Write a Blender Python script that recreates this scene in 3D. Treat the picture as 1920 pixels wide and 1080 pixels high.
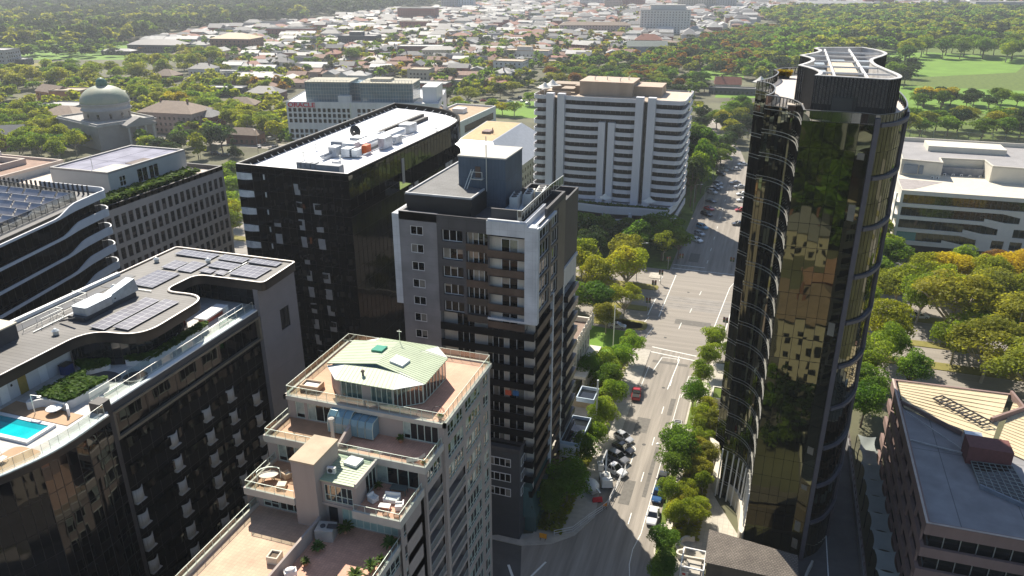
import bpy, math, random
import numpy as np
from mathutils import Vector, Matrix
for o in list(bpy.data.objects): bpy.data.objects.remove(o)
SC = bpy.context.scene
COL = SC.collection
rad = math.radians
rng = random.Random(7)
# ------------------------------------------------------------------ camera, sky, sun, exposure
CAMH = 85.0
cam_d = bpy.data.cameras.new("camera"); cam = bpy.data.objects.new("camera", cam_d); COL.objects.link(cam)
cam_d.sensor_width = 36.0; cam_d.lens = 1460/1920*36; cam_d.clip_start = .5; cam_d.clip_end = 12000
cam.matrix_world = Matrix.Translation((0, 0, CAMH)) @ Matrix.Rotation(rad(18.5), 4, 'Z') @ Matrix.Rotation(rad(67.5), 4, 'X') @ Matrix.Rotation(rad(-.13), 4, 'Z')
SC.camera = cam
SUN = Vector((-.62, .78, 1.0)).normalized()
SUN_EL = math.asin(SUN.z); SUN_AZ = math.atan2(SUN.x, SUN.y)
w = bpy.data.worlds.new("World"); SC.world = w; w.use_nodes = True
nt = w.node_tree; bg = nt.nodes["Background"]
sky = nt.nodes.new("ShaderNodeTexSky"); sky.sky_type = 'NISHITA'; sky.sun_disc = False
sky.sun_elevation = SUN_EL; sky.sun_rotation = SUN_AZ % (2*math.pi); sky.altitude = 60; sky.air_density = 1.0; sky.dust_density = .7
nt.links.new(sky.outputs[0], bg.inputs[0]); bg.inputs[1].default_value = .074
sun_d = bpy.data.lights.new("sun", 'SUN'); sun_d.energy = 4.8; sun_d.angle = rad(.53); sun_d.color = (1, .92, .79)
sun = bpy.data.objects.new("sun", sun_d); COL.objects.link(sun); sun.location = SUN*300
sun.rotation_euler = SUN.to_track_quat('Z', 'Y').to_euler()
SC.view_settings.view_transform = 'Standard'; SC.view_settings.look = 'None'; SC.view_settings.gamma = 1
SC.view_settings.exposure = .84
SC.render.engine = 'CYCLES'
SC.cycles.max_bounces = 6; SC.cycles.diffuse_bounces = 2; SC.cycles.glossy_bounces = 3; SC.cycles.transparent_max_bounces = 8
SC.cycles.volume_bounces = 0; SC.cycles.use_denoising = True; SC.cycles.sample_clamp_indirect = 6
# ------------------------------------------------------------------ ground point seen at a pixel of the 1920x1080 photograph
_M = cam.matrix_world.to_3x3()
def gp(u, v, z=0.0):
    d = _M @ Vector(((u-960)/1460, -(v-540)/1460, -1))
    t = (z-CAMH)/d.z
    return d.x*t, d.y*t
def project(x, y, z=0.0):
    c = _M.transposed() @ (Vector((x, y, z-CAMH)))
    if c.z > -1: return None
    return 960+1460*c.x/-c.z, 540-1460*c.y/-c.z
# ------------------------------------------------------------------ objects
ORG = {}
def tag(o, label=None, cat=None, group=None, kind=None):
    if label: o['label'] = label
    if cat: o['category'] = cat
    if group: o['group'] = group
    if kind: o['kind'] = kind
    return o
def thing(name, label, cat, loc=(0, 0, 0), rz=0, group=None):
    o = bpy.data.objects.new(name, None); COL.objects.link(o); o.empty_display_size = .5
    o.location = loc; o.rotation_euler = (0, 0, rz)
    ORG[o.name] = Vector(loc) if rz == 0 else Vector((0, 0, 0))
    return tag(o, label, cat, group)
class MB:
    """collects faces and links them as one mesh object"""
    def __init__(s): s.v = []; s.f = []; s.m = []
    def add(s, pts, faces, mi=0):
        b = len(s.v); s.v += [tuple(p) for p in pts]
        s.f += [tuple(b+i for i in f) for f in faces]; s.m += [mi]*len(faces); return s
    def quad(s, a, b, c, d, mi=0): return s.add((a, b, c, d), ((0, 1, 2, 3),), mi)
    def poly(s, pts, mi=0): return s.add(pts, (tuple(range(len(pts))),), mi)
    def hexa(s, p, mi=0):   # p: 4 bottom then 4 top, counter-clockwise
        return s.add(p, ((3, 2, 1, 0), (4, 5, 6, 7), (0, 1, 5, 4), (1, 2, 6, 5), (2, 3, 7, 6), (3, 0, 4, 7)), mi)
    def box(s, x0, x1, y0, y1, z0, z1, mi=0):
        return s.hexa(((x0, y0, z0), (x1, y0, z0), (x1, y1, z0), (x0, y1, z0), (x0, y0, z1), (x1, y0, z1), (x1, y1, z1), (x0, y1, z1)), mi)
    def obox(s, cx, cy, z0, z1, lx, ly, a=0, mi=0):
        c, q = math.cos(a), math.sin(a); P = []
        for z in (z0, z1):
            for (i, j) in ((-1, -1), (1, -1), (1, 1), (-1, 1)):
                u, v = i*lx/2, j*ly/2; P.append((cx+u*c-v*q, cy+u*q+v*c, z))
        return s.hexa(P, mi)
    def prism(s, poly, z0, z1, mi=0, top=True, bottom=False, mtop=None):
        n = len(poly); b = [(x, y, z0) for x, y in poly]+[(x, y, z1) for x, y in poly]
        s.add(b, [(i, (i+1) % n, n+(i+1) % n, n+i) for i in range(n)], mi)
        if top: s.poly([(x, y, z1) for x, y in poly], mi if mtop is None else mtop)
        if bottom: s.poly([(x, y, z0) for x, y in reversed(poly)], mi)
        return s
    def bar(s, a, b, r, mi=0, n=4):
        a = Vector(a); b = Vector(b); d = (b-a)
        if d.length < 1e-6: return s
        d.normalize(); u = d.orthogonal().normalized() if abs(d.z) > .95 else d.cross(Vector((0, 0, 1))).normalized(); v = d.cross(u)
        P = []
        for q in (a, b):
            for i in range(n):
                t = 2*math.pi*(i+.5)/n; P.append(q+u*math.cos(t)*r+v*math.sin(t)*r)
        s.add(P, [(i, (i+1) % n, n+(i+1) % n, n+i) for i in range(n)]+[tuple(range(n-1, -1, -1)), tuple(range(n, 2*n))], mi); return s
    def lathe(s, prof, cx=0, cy=0, n=16, mi=0, sx=1, sy=1):   # prof: (radius, z)
        P = []
        for r, z in prof:
            for i in range(n):
                t = 2*math.pi*i/n; P.append((cx+r*math.cos(t)*sx, cy+r*math.sin(t)*sy, z))
        F = [(k*n+i, k*n+(i+1) % n, (k+1)*n+(i+1) % n, (k+1)*n+i) for k in range(len(prof)-1) for i in range(n)]
        F.append(tuple(range(n-1, -1, -1))); F.append(tuple(range((len(prof)-1)*n, len(prof)*n)))
        s.add(P, F, mi); return s
    def strip(s, path, z0, z1, mi=0, th=0):   # vertical ribbon along a 2-D path
        for (a, b) in zip(path[:-1], path[1:]):
            s.quad((a[0], a[1], z0), (b[0], b[1], z0), (b[0], b[1], z1), (a[0], a[1], z1), mi)
        return s
    def wallpath(s, path, z0, z1, th, mi=0, closed=False):    # wall of a thickness along a path (th to the left of travel)
        q = offset(path, th, closed)
        n = len(path); rg = range(n if closed else n-1)
        for i in rg:
            j = (i+1) % n
            a, b, c, d = path[i], path[j], q[j], q[i]
            s.hexa(((a[0], a[1], z0), (b[0], b[1], z0), (c[0], c[1], z0), (d[0], d[1], z0), (a[0], a[1], z1), (b[0], b[1], z1), (c[0], c[1], z1), (d[0], d[1], z1)), mi)
        return s
    def build(s, name, mats, parent=None, smooth=False):
        me = bpy.data.meshes.new(name)
        v = s.v
        if parent is not None:
            r = parent
            while r.parent: r = r.parent
            og = ORG.get(r.name, Vector((0, 0, 0)))
            if og.length: v = [(a-og.x, b-og.y, c-og.z) for a, b, c in v]
        me.from_pydata(v, [], s.f)
        if not isinstance(mats, (list, tuple)): mats = [mats]
        for m in mats: me.materials.append(m)
        if len(mats) > 1: me.polygons.foreach_set("material_index", s.m)
        if smooth: me.polygons.foreach_set("use_smooth", [True]*len(me.polygons))
        me.update()
        o = bpy.data.objects.new(name, me); COL.objects.link(o)
        if parent is not None: o.parent = parent
        return o
def offset(path, th, closed=False):
    n = len(path); out = []
    for i in range(n):
        p = path[i]; a = path[i-1] if (i > 0 or closed) else None; b = path[(i+1) % n] if (i < n-1 or closed) else None
        ns = []
        for (u, v) in ((a, p), (p, b)):
            if u is None or v is None: continue
            dx, dy = v[0]-u[0], v[1]-u[1]; L = math.hypot(dx, dy) or 1; ns.append((-dy/L, dx/L))
        nx = sum(k[0] for k in ns)/len(ns); ny = sum(k[1] for k in ns)/len(ns)
        q = max(nx*nx+ny*ny, .3); out.append((p[0]+nx*th/q, p[1]+ny*th/q))
    return out
def structure(name, mb, mats, smooth=False): return tag(mb.build(name, mats, None, smooth), kind='structure')
def single(name, mb, mats, label, cat, group=None, kind=None, smooth=False): return tag(mb.build(name, mats, None, smooth), label, cat, group, kind)
def copy_tree(o, parent=None):
    c = o.copy(); COL.objects.link(c); c.parent = parent
    for ch in o.children: copy_tree(ch, c)
    return c
def spline(pts, n=6):
    out = []
    P = [pts[0]]+list(pts)+[pts[-1]]
    for i in range(1, len(P)-2):
        for k in range(n):
            t = k/n; a, b, c, d = P[i-1], P[i], P[i+1], P[i+2]
            out.append(tuple(.5*((2*b[j])+(-a[j]+c[j])*t+(2*a[j]-5*b[j]+4*c[j]-d[j])*t*t+(-a[j]+3*b[j]-3*c[j]+d[j])*t**3) for j in range(len(b))))
    out.append(tuple(pts[-1])); return out
def rounded(poly, r, n=5):      # polygon with rounded corners; r is one radius or one per corner
    out = []; N = len(poly)
    for i in range(N):
        p = Vector(poly[i]); a = Vector(poly[i-1]); b = Vector(poly[(i+1) % N]); rr = r[i] if isinstance(r, (list, tuple)) else r
        if rr <= 0: out.append(tuple(p)); continue
        u = (a-p); v = (b-p); t = min(rr, u.length*.48, v.length*.48); u.normalize(); v.normalize()
        A = p+u*t; B = p+v*t
        for k in range(n+1):
            q = k/n; out.append(tuple(A*(1-q)**2+p*2*q*(1-q)+B*q*q))
    return out
# ------------------------------------------------------------------ walls and windows
class Fr:
    """a vertical plane: s runs left to right seen from outside, o is outward"""
    def __init__(s, x, y, dx, dy):
        L = math.hypot(dx, dy); s.x, s.y, s.dx, s.dy = x, y, dx/L, dy/L; s.nx, s.ny = s.dy, -s.dx
    def pt(s, a, z, o=0.0): return (s.x+s.dx*a+s.nx*o, s.y+s.dy*a+s.ny*o, z)
    def box(s, mb, s0, s1, z0, z1, o0, o1, mi=0):
        p = s.pt; mb.hexa((p(s0, z0, o1), p(s1, z0, o1), p(s1, z0, o0), p(s0, z0, o0), p(s0, z1, o1), p(s1, z1, o1), p(s1, z1, o0), p(s0, z1, o0)), mi)
    def quad(s, mb, s0, s1, z0, z1, o=0, mi=0): mb.quad(s.pt(s0, z0, o), s.pt(s1, z0, o), s.pt(s1, z1, o), s.pt(s0, z1, o), mi)
def wall(mb, F, W0, W1, z0, z1, ops=(), depth=.25, mi=0):
    S = sorted({W0, W1, *[q for o in ops for q in o[:2]]}); Z = sorted({z0, z1, *[q for o in ops for q in o[2:4]]})
    S = [q for q in S if W0 <= q <= W1]; Z = [q for q in Z if z0 <= q <= z1]
    for a, b in zip(S[:-1], S[1:]):
        run = None
        for c, d in zip(Z[:-1], Z[1:]):
            mx, mz = (a+b)/2, (c+d)/2
            hole = any(o[0] < mx < o[1] and o[2] < mz < o[3] for o in ops)
            if hole:
                if run is not None: F.quad(mb, a, b, run, c, 0, mi); run = None
            elif run is None: run = c
        if run is not None: F.quad(mb, a, b, run, z1, 0, mi)
    p = F.pt
    for (a, b, c, d) in [o[:4] for o in ops]:
        mb.quad(p(a, c, 0), p(b, c, 0), p(b, c, -depth), p(a, c, -depth), mi); mb.quad(p(a, d, -depth), p(b, d, -depth), p(b, d, 0), p(a, d, 0), mi)
        mb.quad(p(a, c, -depth), p(a, d, -depth), p(a, d, 0), p(a, c, 0), mi); mb.quad(p(b, c, 0), p(b, d, 0), p(b, d, -depth), p(b, c, -depth), mi)
def pane(mb, F, a, b, c, d, nx=1, nz=1, fw=.07, o=-.16, gtilt=.004, low=None, blind=False):
    """frame bars (material 0) and slightly uneven glass (material 1)"""
    ft = .06
    F.box(mb, a, b, c, c+fw, o-.03, o+ft); F.box(mb, a, b, d-fw, d, o-.03, o+ft)
    xs = [a+(b-a)*i/nx for i in range(nx+1)]
    for i, x in enumerate(xs):
        x0 = x if i == 0 else (x-fw if i == nx else x-fw/2); F.box(mb, x0, x0+fw, c+fw, d-fw, o-.03, o+ft)
    zs = [c+(d-c)*i/nz for i in range(nz+1)] if low is None else [c, c+low, d]
    for z in zs[1:-1]: F.box(mb, a+fw, b-fw, z-fw/2, z+fw/2, o-.02, o+ft*.8)
    for x0, x1 in zip(xs[:-1], xs[1:]):
        for z0, z1 in zip(zs[:-1], zs[1:]):
            t = [rng.uniform(-gtilt, gtilt) for _ in range(2)]; h = (x1-x0)/2; v = (z1-z0)/2
            mb.quad(F.pt(x0, z0, o-h*t[0]-v*t[1]), F.pt(x1, z0, o+h*t[0]-v*t[1]), F.pt(x1, z1, o+h*t[0]+v*t[1]), F.pt(x0, z1, o-h*t[0]+v*t[1]), 1)
            if blind and rng.random() < .3 and z1-z0 > .7: F.quad(mb, x0+fw*.6, x1-fw*.6, z1-(z1-z0)*rng.choice((.3, .5, .75, .95, .95)), z1-fw, o+.015, 2)
class Wins:
    """the windows of one building: the 96 nearest in sight become parts of their own"""
    def __init__(s, root, mats, name='window', most=96): s.root = root; s.mats = mats; s.L = []; s.name = name; s.most = most
    def add(s, F, a, b, c, d, nx=1, nz=1, fw=.07, o=-.16, low=None): s.L.append((F, a, b, c, d, nx, nz, fw, o, low))
    def done(s):
        def key(t):
            F, a, b, c, d = t[:5]; p = Vector(F.pt((a+b)/2, (c+d)/2)); v = p-Vector((0, 0, CAMH))
            facing = -(v.x*F.nx+v.y*F.ny)/v.length
            return v.length*(1 if facing > .02 else 6)
        s.L.sort(key=key)
        for t in s.L[:s.most]:
            mb = MB(); pane(mb, *t[:5], nx=t[5], nz=t[6], fw=t[7], o=t[8], low=t[9], blind=len(s.mats) > 2); mb.build(s.name, s.mats, s.root)
        if s.L[s.most:]:
            mb = MB()
            for t in s.L[s.most:]: pane(mb, *t[:5], nx=t[5], nz=t[6], fw=t[7], o=t[8], low=t[9], blind=len(s.mats) > 2)
            tag(mb.build(s.name, s.mats, s.root), kind='stuff')
def curtain(mb, path, zs, pw, tilt=.004, mull=.05, o=.04, mi_g=0, mi_m=1, vert=True, skip=None):
    """glass panels, each a little out of true, between thin mullions along a path (outside on the right of travel)"""
    pts = []
    for a, b in zip(path[:-1], path[1:]):
        L = math.hypot(b[0]-a[0], b[1]-a[1]); n = max(1, round(L/pw))
        for k in range(n): pts.append((a[0]+(b[0]-a[0])*k/n, a[1]+(b[1]-a[1])*k/n))
    pts.append(path[-1])
    for i, (a, b) in enumerate(zip(pts[:-1], pts[1:])):
        L = math.hypot(b[0]-a[0], b[1]-a[1])
        if L < 1e-4: continue
        F = Fr(a[0], a[1], b[0]-a[0], b[1]-a[1])
        for k, (z0, z1) in enumerate(zip(zs[:-1], zs[1:])):
            if skip and skip(i, k): continue
            t0 = rng.gauss(0, tilt)*L/2; t1 = rng.gauss(0, tilt)*(z1-z0)/2
            mb.quad(F.pt(0, z0, -t0-t1), F.pt(L, z0, t0-t1), F.pt(L, z1, t0+t1), F.pt(0, z1, -t0+t1), mi_g)
        if vert: F.box(mb, -mull/2, mull/2, zs[0], zs[-1], -.1, o, mi_m)
        for z in zs: F.box(mb, 0, L, z-mull/2, z+mull/2, -.1, o*.8, mi_m)
def railing(name, root, path, h, mats, step=1.3, r=.03, glass=True):
    """posts and rail (material 0) with clear sheets (material 1); path of 3-D points"""
    mb = MB()
    for a, b in zip(path[:-1], path[1:]):
        A, B = Vector(a), Vector(b); L = (B-A).length; n = max(1, round(L/step)); up = Vector((0, 0, h))
        mb.bar(A+up, B+up, r*1.1, 0); mb.bar(A+Vector((0, 0, .1)), B+Vector((0, 0, .1)), r*.6, 0)
        for k in range(n+1):
            q = A.lerp(B, k/n); mb.bar(q, q+up, r, 0)
        if glass:
            z = Vector((0, 0, .12)); mb.quad(A+z, B+z, B+up*.95, A+up*.95, 1)
    return mb.build(name, mats, root)
# ------------------------------------------------------------------ materials
def mat(name, col, rough=.75, metal=0.0, var=.18, scale=.6, bump=0.0, bscale=None, spec=.4, col2=None, aniso=None, rnd=0.0, streak=False):
    m = bpy.data.materials.new(name); m.use_nodes = True; n = m.node_tree.nodes; l = m.node_tree.links; b = n["Principled BSDF"]
    b.inputs["Roughness"].default_value = rough; b.inputs["Metallic"].default_value = metal; b.inputs["Specular IOR Level"].default_value = spec
    tc = n.new("ShaderNodeTexCoord"); src = tc.outputs["Object"]
    if streak or aniso:
        mp = n.new("ShaderNodeMapping"); mp.inputs["Scale"].default_value = aniso or (1, 1, .12); l.new(src, mp.inputs[0]); src = mp.outputs[0]
    nz = n.new("ShaderNodeTexNoise"); nz.inputs["Scale"].default_value = scale; nz.inputs["Detail"].default_value = 6; nz.inputs["Roughness"].default_value = .65; l.new(src, nz.inputs["Vector"])
    cr = n.new("ShaderNodeValToRGB"); e = cr.color_ramp.elements
    c2 = col2 or [min(1, c*(1+var)) for c in col]; c1 = [c*(1-var) for c in col]
    e[0].position = .32; e[0].color = (*c1, 1); e[1].position = .68; e[1].color = (*c2, 1); l.new(nz.outputs["Fac"], cr.inputs[0])
    out = cr.outputs[0]
    if rnd:
        oi = n.new("ShaderNodeObjectInfo"); hs = n.new("ShaderNodeHueSaturation"); mr = n.new("ShaderNodeMapRange")
        mr.inputs["To Min"].default_value = 1-rnd; mr.inputs["To Max"].default_value = 1+rnd; l.new(oi.outputs["Random"], mr.inputs[0]); l.new(mr.outputs[0], hs.inputs["Value"]); l.new(out, hs.inputs["Color"]); out = hs.outputs[0]
    l.new(out, b.inputs["Base Color"])
    if bump:
        n2 = n.new("ShaderNodeTexNoise"); n2.inputs["Scale"].default_value = bscale or scale*8; n2.inputs["Detail"].default_value = 4; l.new(tc.outputs["Object"], n2.inputs["Vector"])
        bp = n.new("ShaderNodeBump"); bp.inputs["Strength"].default_value = bump; bp.inputs["Distance"].default_value = .05; l.new(n2.outputs["Fac"], bp.inputs["Height"]); l.new(bp.outputs[0], b.inputs["Normal"])
    return m
def tiles(name, c1, c2, mortar, sx, sy, rough=.7, off=.5, msize=.02, bump=.2, spec=.3, swap=False):
    m = bpy.data.materials.new(name); m.use_nodes = True; n = m.node_tree.nodes; l = m.node_tree.links; b = n["Principled BSDF"]
    b.inputs["Roughness"].default_value = rough; b.inputs["Specular IOR Level"].default_value = spec
    tc = n.new("ShaderNodeTexCoord"); src = tc.outputs["Object"]
    if swap:   # vertical faces: use height as the second coordinate
        sp = n.new("ShaderNodeSeparateXYZ"); l.new(src, sp.inputs[0]); ad = n.new("ShaderNodeMath"); l.new(sp.outputs[0], ad.inputs[0]); l.new(sp.outputs[1], ad.inputs[1])
        cb = n.new("ShaderNodeCombineXYZ"); l.new(ad.outputs[0], cb.inputs[0]); l.new(sp.outputs[2], cb.inputs[1]); src = cb.outputs[0]
    br = n.new("ShaderNodeTexBrick"); br.inputs["Scale"].default_value = 1; br.offset = off
    br.inputs["Color1"].default_value = (*c1, 1); br.inputs["Color2"].default_value = (*c2, 1); br.inputs["Mortar"].default_value = (*mortar, 1)
    br.inputs["Mortar Size"].default_value = msize; br.inputs["Brick Width"].default_value = sx; br.inputs["Row Height"].default_value = sy
    l.new(src, br.inputs["Vector"])
    nz = n.new("ShaderNodeTexNoise"); nz.inputs["Scale"].default_value = .35; nz.inputs["Detail"].default_value = 6; l.new(tc.outputs["Object"], nz.inputs["Vector"])
    mr = n.new("ShaderNodeMapRange"); mr.inputs["From Min"].default_value = .3; mr.inputs["From Max"].default_value = .7; mr.inputs["To Min"].default_value = .8; mr.inputs["To Max"].default_value = 1.15; l.new(nz.outputs["Fac"], mr.inputs[0])
    hs = n.new("ShaderNodeHueSaturation"); l.new(br.outputs["Color"], hs.inputs["Color"]); l.new(mr.outputs[0], hs.inputs["Value"]); l.new(hs.outputs[0], b.inputs["Base Color"])
    if bump:
        bp = n.new("ShaderNodeBump"); bp.inputs["Strength"].default_value = bump; bp.inputs["Distance"].default_value = .02; bp.invert = True; l.new(br.outputs["Fac"], bp.inputs["Height"]); l.new(bp.outputs[0], b.inputs["Normal"])
    return m
def glass(name, col=(.01, .01, .012), ior=1.9, rough=.02, tint=(1, 1, 1), wob=.02, wscale=.5):
    """dark reflective glazing"""
    m = bpy.data.materials.new(name); m.use_nodes = True; n = m.node_tree.nodes; l = m.node_tree.links; b = n["Principled BSDF"]
    b.inputs["Base Color"].default_value = (*col, 1); b.inputs["Roughness"].default_value = rough; b.inputs["IOR"].default_value = ior
    b.inputs["Specular IOR Level"].default_value = .5; b.inputs["Specular Tint"].default_value = (*tint, 1)
    if wob:
        tc = n.new("ShaderNodeTexCoord"); nz = n.new("ShaderNodeTexNoise"); nz.inputs["Scale"].default_value = wscale; nz.inputs["Detail"].default_value = 1; l.new(tc.outputs["Object"], nz.inputs["Vector"])
        bp = n.new("ShaderNodeBump"); bp.inputs["Strength"].default_value = wob; bp.inputs["Distance"].default_value = .3; l.new(nz.outputs["Fac"], bp.inputs["Height"]); l.new(bp.outputs[0], b.inputs["Normal"])
    return m
def clear(name, col=(.75, .85, .82), mix=.22):
    m = bpy.data.materials.new(name); m.use_nodes = True; n = m.node_tree.nodes; l = m.node_tree.links
    for q in list(n):
        if q.type == 'BSDF_PRINCIPLED': n.remove(q)
    t = n.new("ShaderNodeBsdfTransparent"); t.inputs[0].default_value = (*col, 1); g = n.new("ShaderNodeBsdfGlossy"); g.inputs["Roughness"].default_value = .05; g.inputs[0].default_value = (.9, .95, .95, 1)
    x = n.new("ShaderNodeMixShader"); x.inputs[0].default_value = mix; l.new(t.outputs[0], x.inputs[1]); l.new(g.outputs[0], x.inputs[2]); l.new(x.outputs[0], n["Material Output"].inputs[0]); return m
def leaf(name, c1, c2, c3=None, trans=.5, scale=.45, rnd=.2):
    m = bpy.data.materials.new(name); m.use_nodes = True; n = m.node_tree.nodes; l = m.node_tree.links
    for q in list(n):
        if q.type == 'BSDF_PRINCIPLED': n.remove(q)
    tc = n.new("ShaderNodeTexCoord"); oi = n.new("ShaderNodeObjectInfo"); ge = n.new("ShaderNodeNewGeometry")
    ad = n.new("ShaderNodeVectorMath"); ad.operation = 'MULTIPLY_ADD'; l.new(oi.outputs["Random"], ad.inputs[0]); ad.inputs[1].default_value = (40, 40, 40); l.new(tc.outputs["Object"], ad.inputs[2])
    nz = n.new("ShaderNodeTexNoise"); nz.inputs["Scale"].default_value = scale; nz.inputs["Detail"].default_value = 3; l.new(ad.outputs[0], nz.inputs["Vector"])
    cr = n.new("ShaderNodeValToRGB"); e = cr.color_ramp.elements; e[0].position = .36; e[0].color = (*c1, 1); e[1].position = .62; e[1].color = (*c2, 1)
    if c3: q = cr.color_ramp.elements.new(.72); q.color = (*c3, 1)
    l.new(nz.outputs["Fac"], cr.inputs[0])
    hs = n.new("ShaderNodeHueSaturation"); mr = n.new("ShaderNodeMapRange"); mr.inputs["To Min"].default_value = 1-rnd; mr.inputs["To Max"].default_value = 1+rnd
    mx = n.new("ShaderNodeMath"); mx.operation = 'MULTIPLY_ADD'; l.new(ge.outputs["Random Per Island"], mx.inputs[0]); mx.inputs[1].default_value = .7; mu = n.new("ShaderNodeMath"); mu.operation = 'MULTIPLY'; l.new(oi.outputs["Random"], mu.inputs[0]); mu.inputs[1].default_value = .3; l.new(mu.outputs[0], mx.inputs[2])
    l.new(mx.outputs[0], mr.inputs[0]); l.new(mr.outputs[0], hs.inputs["Value"]); l.new(cr.outputs[0], hs.inputs["Color"])
    mh = n.new("ShaderNodeMapRange"); mh.inputs["To Min"].default_value = .485; mh.inputs["To Max"].default_value = .515; l.new(oi.outputs["Random"], mh.inputs[0]); l.new(mh.outputs[0], hs.inputs["Hue"])
    d = n.new("ShaderNodeBsdfDiffuse"); t = n.new("ShaderNodeBsdfTranslucent"); g = n.new("ShaderNodeBsdfGlossy"); g.inputs["Roughness"].default_value = .45; g.inputs[0].default_value = (.8, .85, .8, 1)
    l.new(hs.outputs[0], d.inputs[0]); tm = n.new("ShaderNodeMix"); tm.data_type = 'RGBA'; tm.blend_type = 'MULTIPLY'; tm.inputs[0].default_value = 1; l.new(hs.outputs[0], tm.inputs[6]); tm.inputs[7].default_value = (2.3, 2.2, .9, 1); l.new(tm.outputs[2], t.inputs[0])
    x = n.new("ShaderNodeMixShader"); x.inputs[0].default_value = trans; l.new(d.outputs[0], x.inputs[1]); l.new(t.outputs[0], x.inputs[2])
    y = n.new("ShaderNodeMixShader"); y.inputs[0].default_value = .006; l.new(x.outputs[0], y.inputs[1]); l.new(g.outputs[0], y.inputs[2]); l.new(y.outputs[0], n["Material Output"].inputs[0]); return m

ASPH = mat('asphalt', (.265, .238, .205), .85, var=.28, scale=.5, bump=.15, bscale=30, aniso=(1.6, .07, 1))
ASPHX = mat('boulevard_asphalt', (.27, .243, .21), .85, var=.17, scale=.5, bump=.15, bscale=30, aniso=(.07, 1.5, 1))
ASPHD = mat('asphalt_dark', (.1, .095, .09), .9, var=.18, scale=.3, bump=.15, bscale=30)
PAINT = mat('road_paint', (.72, .72, .68), .7, var=.15, scale=3)
CONC = mat('concrete', (.42, .39, .34), .85, var=.15, scale=.8)
PAVE = tiles('paving', (.5, .46, .39), (.44, .41, .35), (.3, .28, .25), .9, .9, .85, 0, .02)
GRASS = mat('grass', (.085, .14, .02), .95, var=.35, scale=.35, bump=.4, bscale=12, col2=(.14, .19, .03))
LAWN = mat('lawn', (.13, .24, .025), .95, var=.18, scale=.05, bump=.2, bscale=8)
DRYG = mat('dry_grass', (.2, .18, .05), .95, var=.25, scale=.3)
EARTH = mat('suburb_ground', (.1, .095, .06), .95, var=.4, scale=.035, col2=(.15, .15, .085))
BARK = mat('bark', (.16, .12, .085), .9, var=.3, scale=3, bump=.4)
BARKP = mat('pale_bark', (.34, .3, .23), .9, var=.3, scale=3)
GLK = glass('black_glass', (.003, .003, .0035), 1.3, wob=.03)
GLP = glass('mirror_black_glass', (.004, .004, .005), 1.55, wob=.03)
GLH = glass('matt_black_glass', (.004, .004, .0045), 1.14, rough=.05, wob=.03)
DULLBLK = mat('dull_black_and_recess_shade', (.007, .007, .008), .6, spec=.08)  # black trim; on the pool block also painted shade of balcony recesses
GLK2 = glass('window_glass', (.012, .014, .016), 1.6, wob=.02)
GLT = glass('bronze_mirror_glass', (.004, .004, .003), 2.1, tint=(.92, .95, .6), wob=.045, wscale=.3)
GLB = glass('blue_green_glass', (.05, .1, .1), 1.6, wob=.02)
GLTEAL = glass('teal_panel', (.08, .25, .24), 1.5, wob=.02)
BLIND = mat('blind_behind_glass', (.2, .19, .17), .12, var=.3, scale=.9, spec=.6)
CLEAR = clear('clear_glass'); CLEARD = clear('smoked_glass', (.35, .36, .36), .2)
ALU = mat('aluminium', (.62, .64, .62), .4, .6, var=.08)
GREENALU = mat('pale_green_metal', (.55, .62, .54), .5, .1, var=.08)
BLACK = mat('black_metal', (.014, .014, .016), .35, 0, var=.2, spec=.5)
BLACKM = mat('matt_black_cladding', (.022, .022, .025), .6, 0, var=.2)
CHAR = mat('charcoal_cladding', (.055, .055, .06), .6, var=.12)
WHITE = mat('white_paint', (.78, .78, .77), .6, var=.06, scale=.5)
WHITED = mat('weathered_white', (.62, .62, .62), .75, var=.1, scale=.5, streak=True)
# ================================================================== GROUND
mb = MB(); mb.quad((-5200, -1200, 0), (3200, -1200, 0), (3200, 5200, 0), (-5200, 5200, 0)); structure('ground', mb, EARTH)
def sheet(name, polys, z, m):
    mb = MB()
    for p in polys: mb.poly([(x, y, z) for x, y in p])
    return structure(name, mb, m)
def rect(x0, x1, y0, y1): return [(x0, y0), (x1, y0), (x1, y1), (x0, y1)]
# asphalt: the street, the cross street, the boulevard and the street beyond it
near = [(-27, -260), (-12, -260), (-9.5, 60), (-8.2, 92), (-9.8, 99), (-10, 104), (-9.6, 150), (-7, 166), (-3, 169), (-22.5, 169), (-21.2, 160), (-21.2, 112), (-20.4, 104), (-22.5, 98.6), (-25.5, 95.6), (-30, 94.2), (-27, 84)]
sheet('street_road', [near], .012, ASPH)
sheet('cross_street_road', [rect(-400, -26, 84.2, 93.6)], .008, ASPHD)
sheet('boulevard_road', [rect(-420, 300, 168, 223)], .004, ASPHX)
far = [(-24.5, 222.5), (-4, 222.5), (-4.5, 300), (-6, 345), (-14, 400), (-30, 470), (-40, 470), (-26, 400), (-20, 345), (-24, 300)]
sheet('far_street_road', [far], .012, ASPH)
sheet('side_street_road', [rect(-420, -160, 330, 342), rect(-300, -130, 384, 396)], .012, ASPH)
sheet('laneway', [rect(11.5, 21.5, 60, 150)], .008, ASPHD)
# tram tracks and worn bands across the boulevard
mb = MB()
for y in (196.2, 197.7, 200.1, 201.6): mb.box(-420, 300, y-.06, y+.06, .004, .022)
structure('tram_rails', mb, mat('rail_steel', (.16, .15, .14), .5, .4))
sheet('tram_bed', [rect(-420, 300, 194.6, 198.6), rect(-420, 300, 199.2, 203.2)], .009, mat('tram_bed_concrete', (.27, .25, .225), .9, var=.14, scale=.3))
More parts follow.
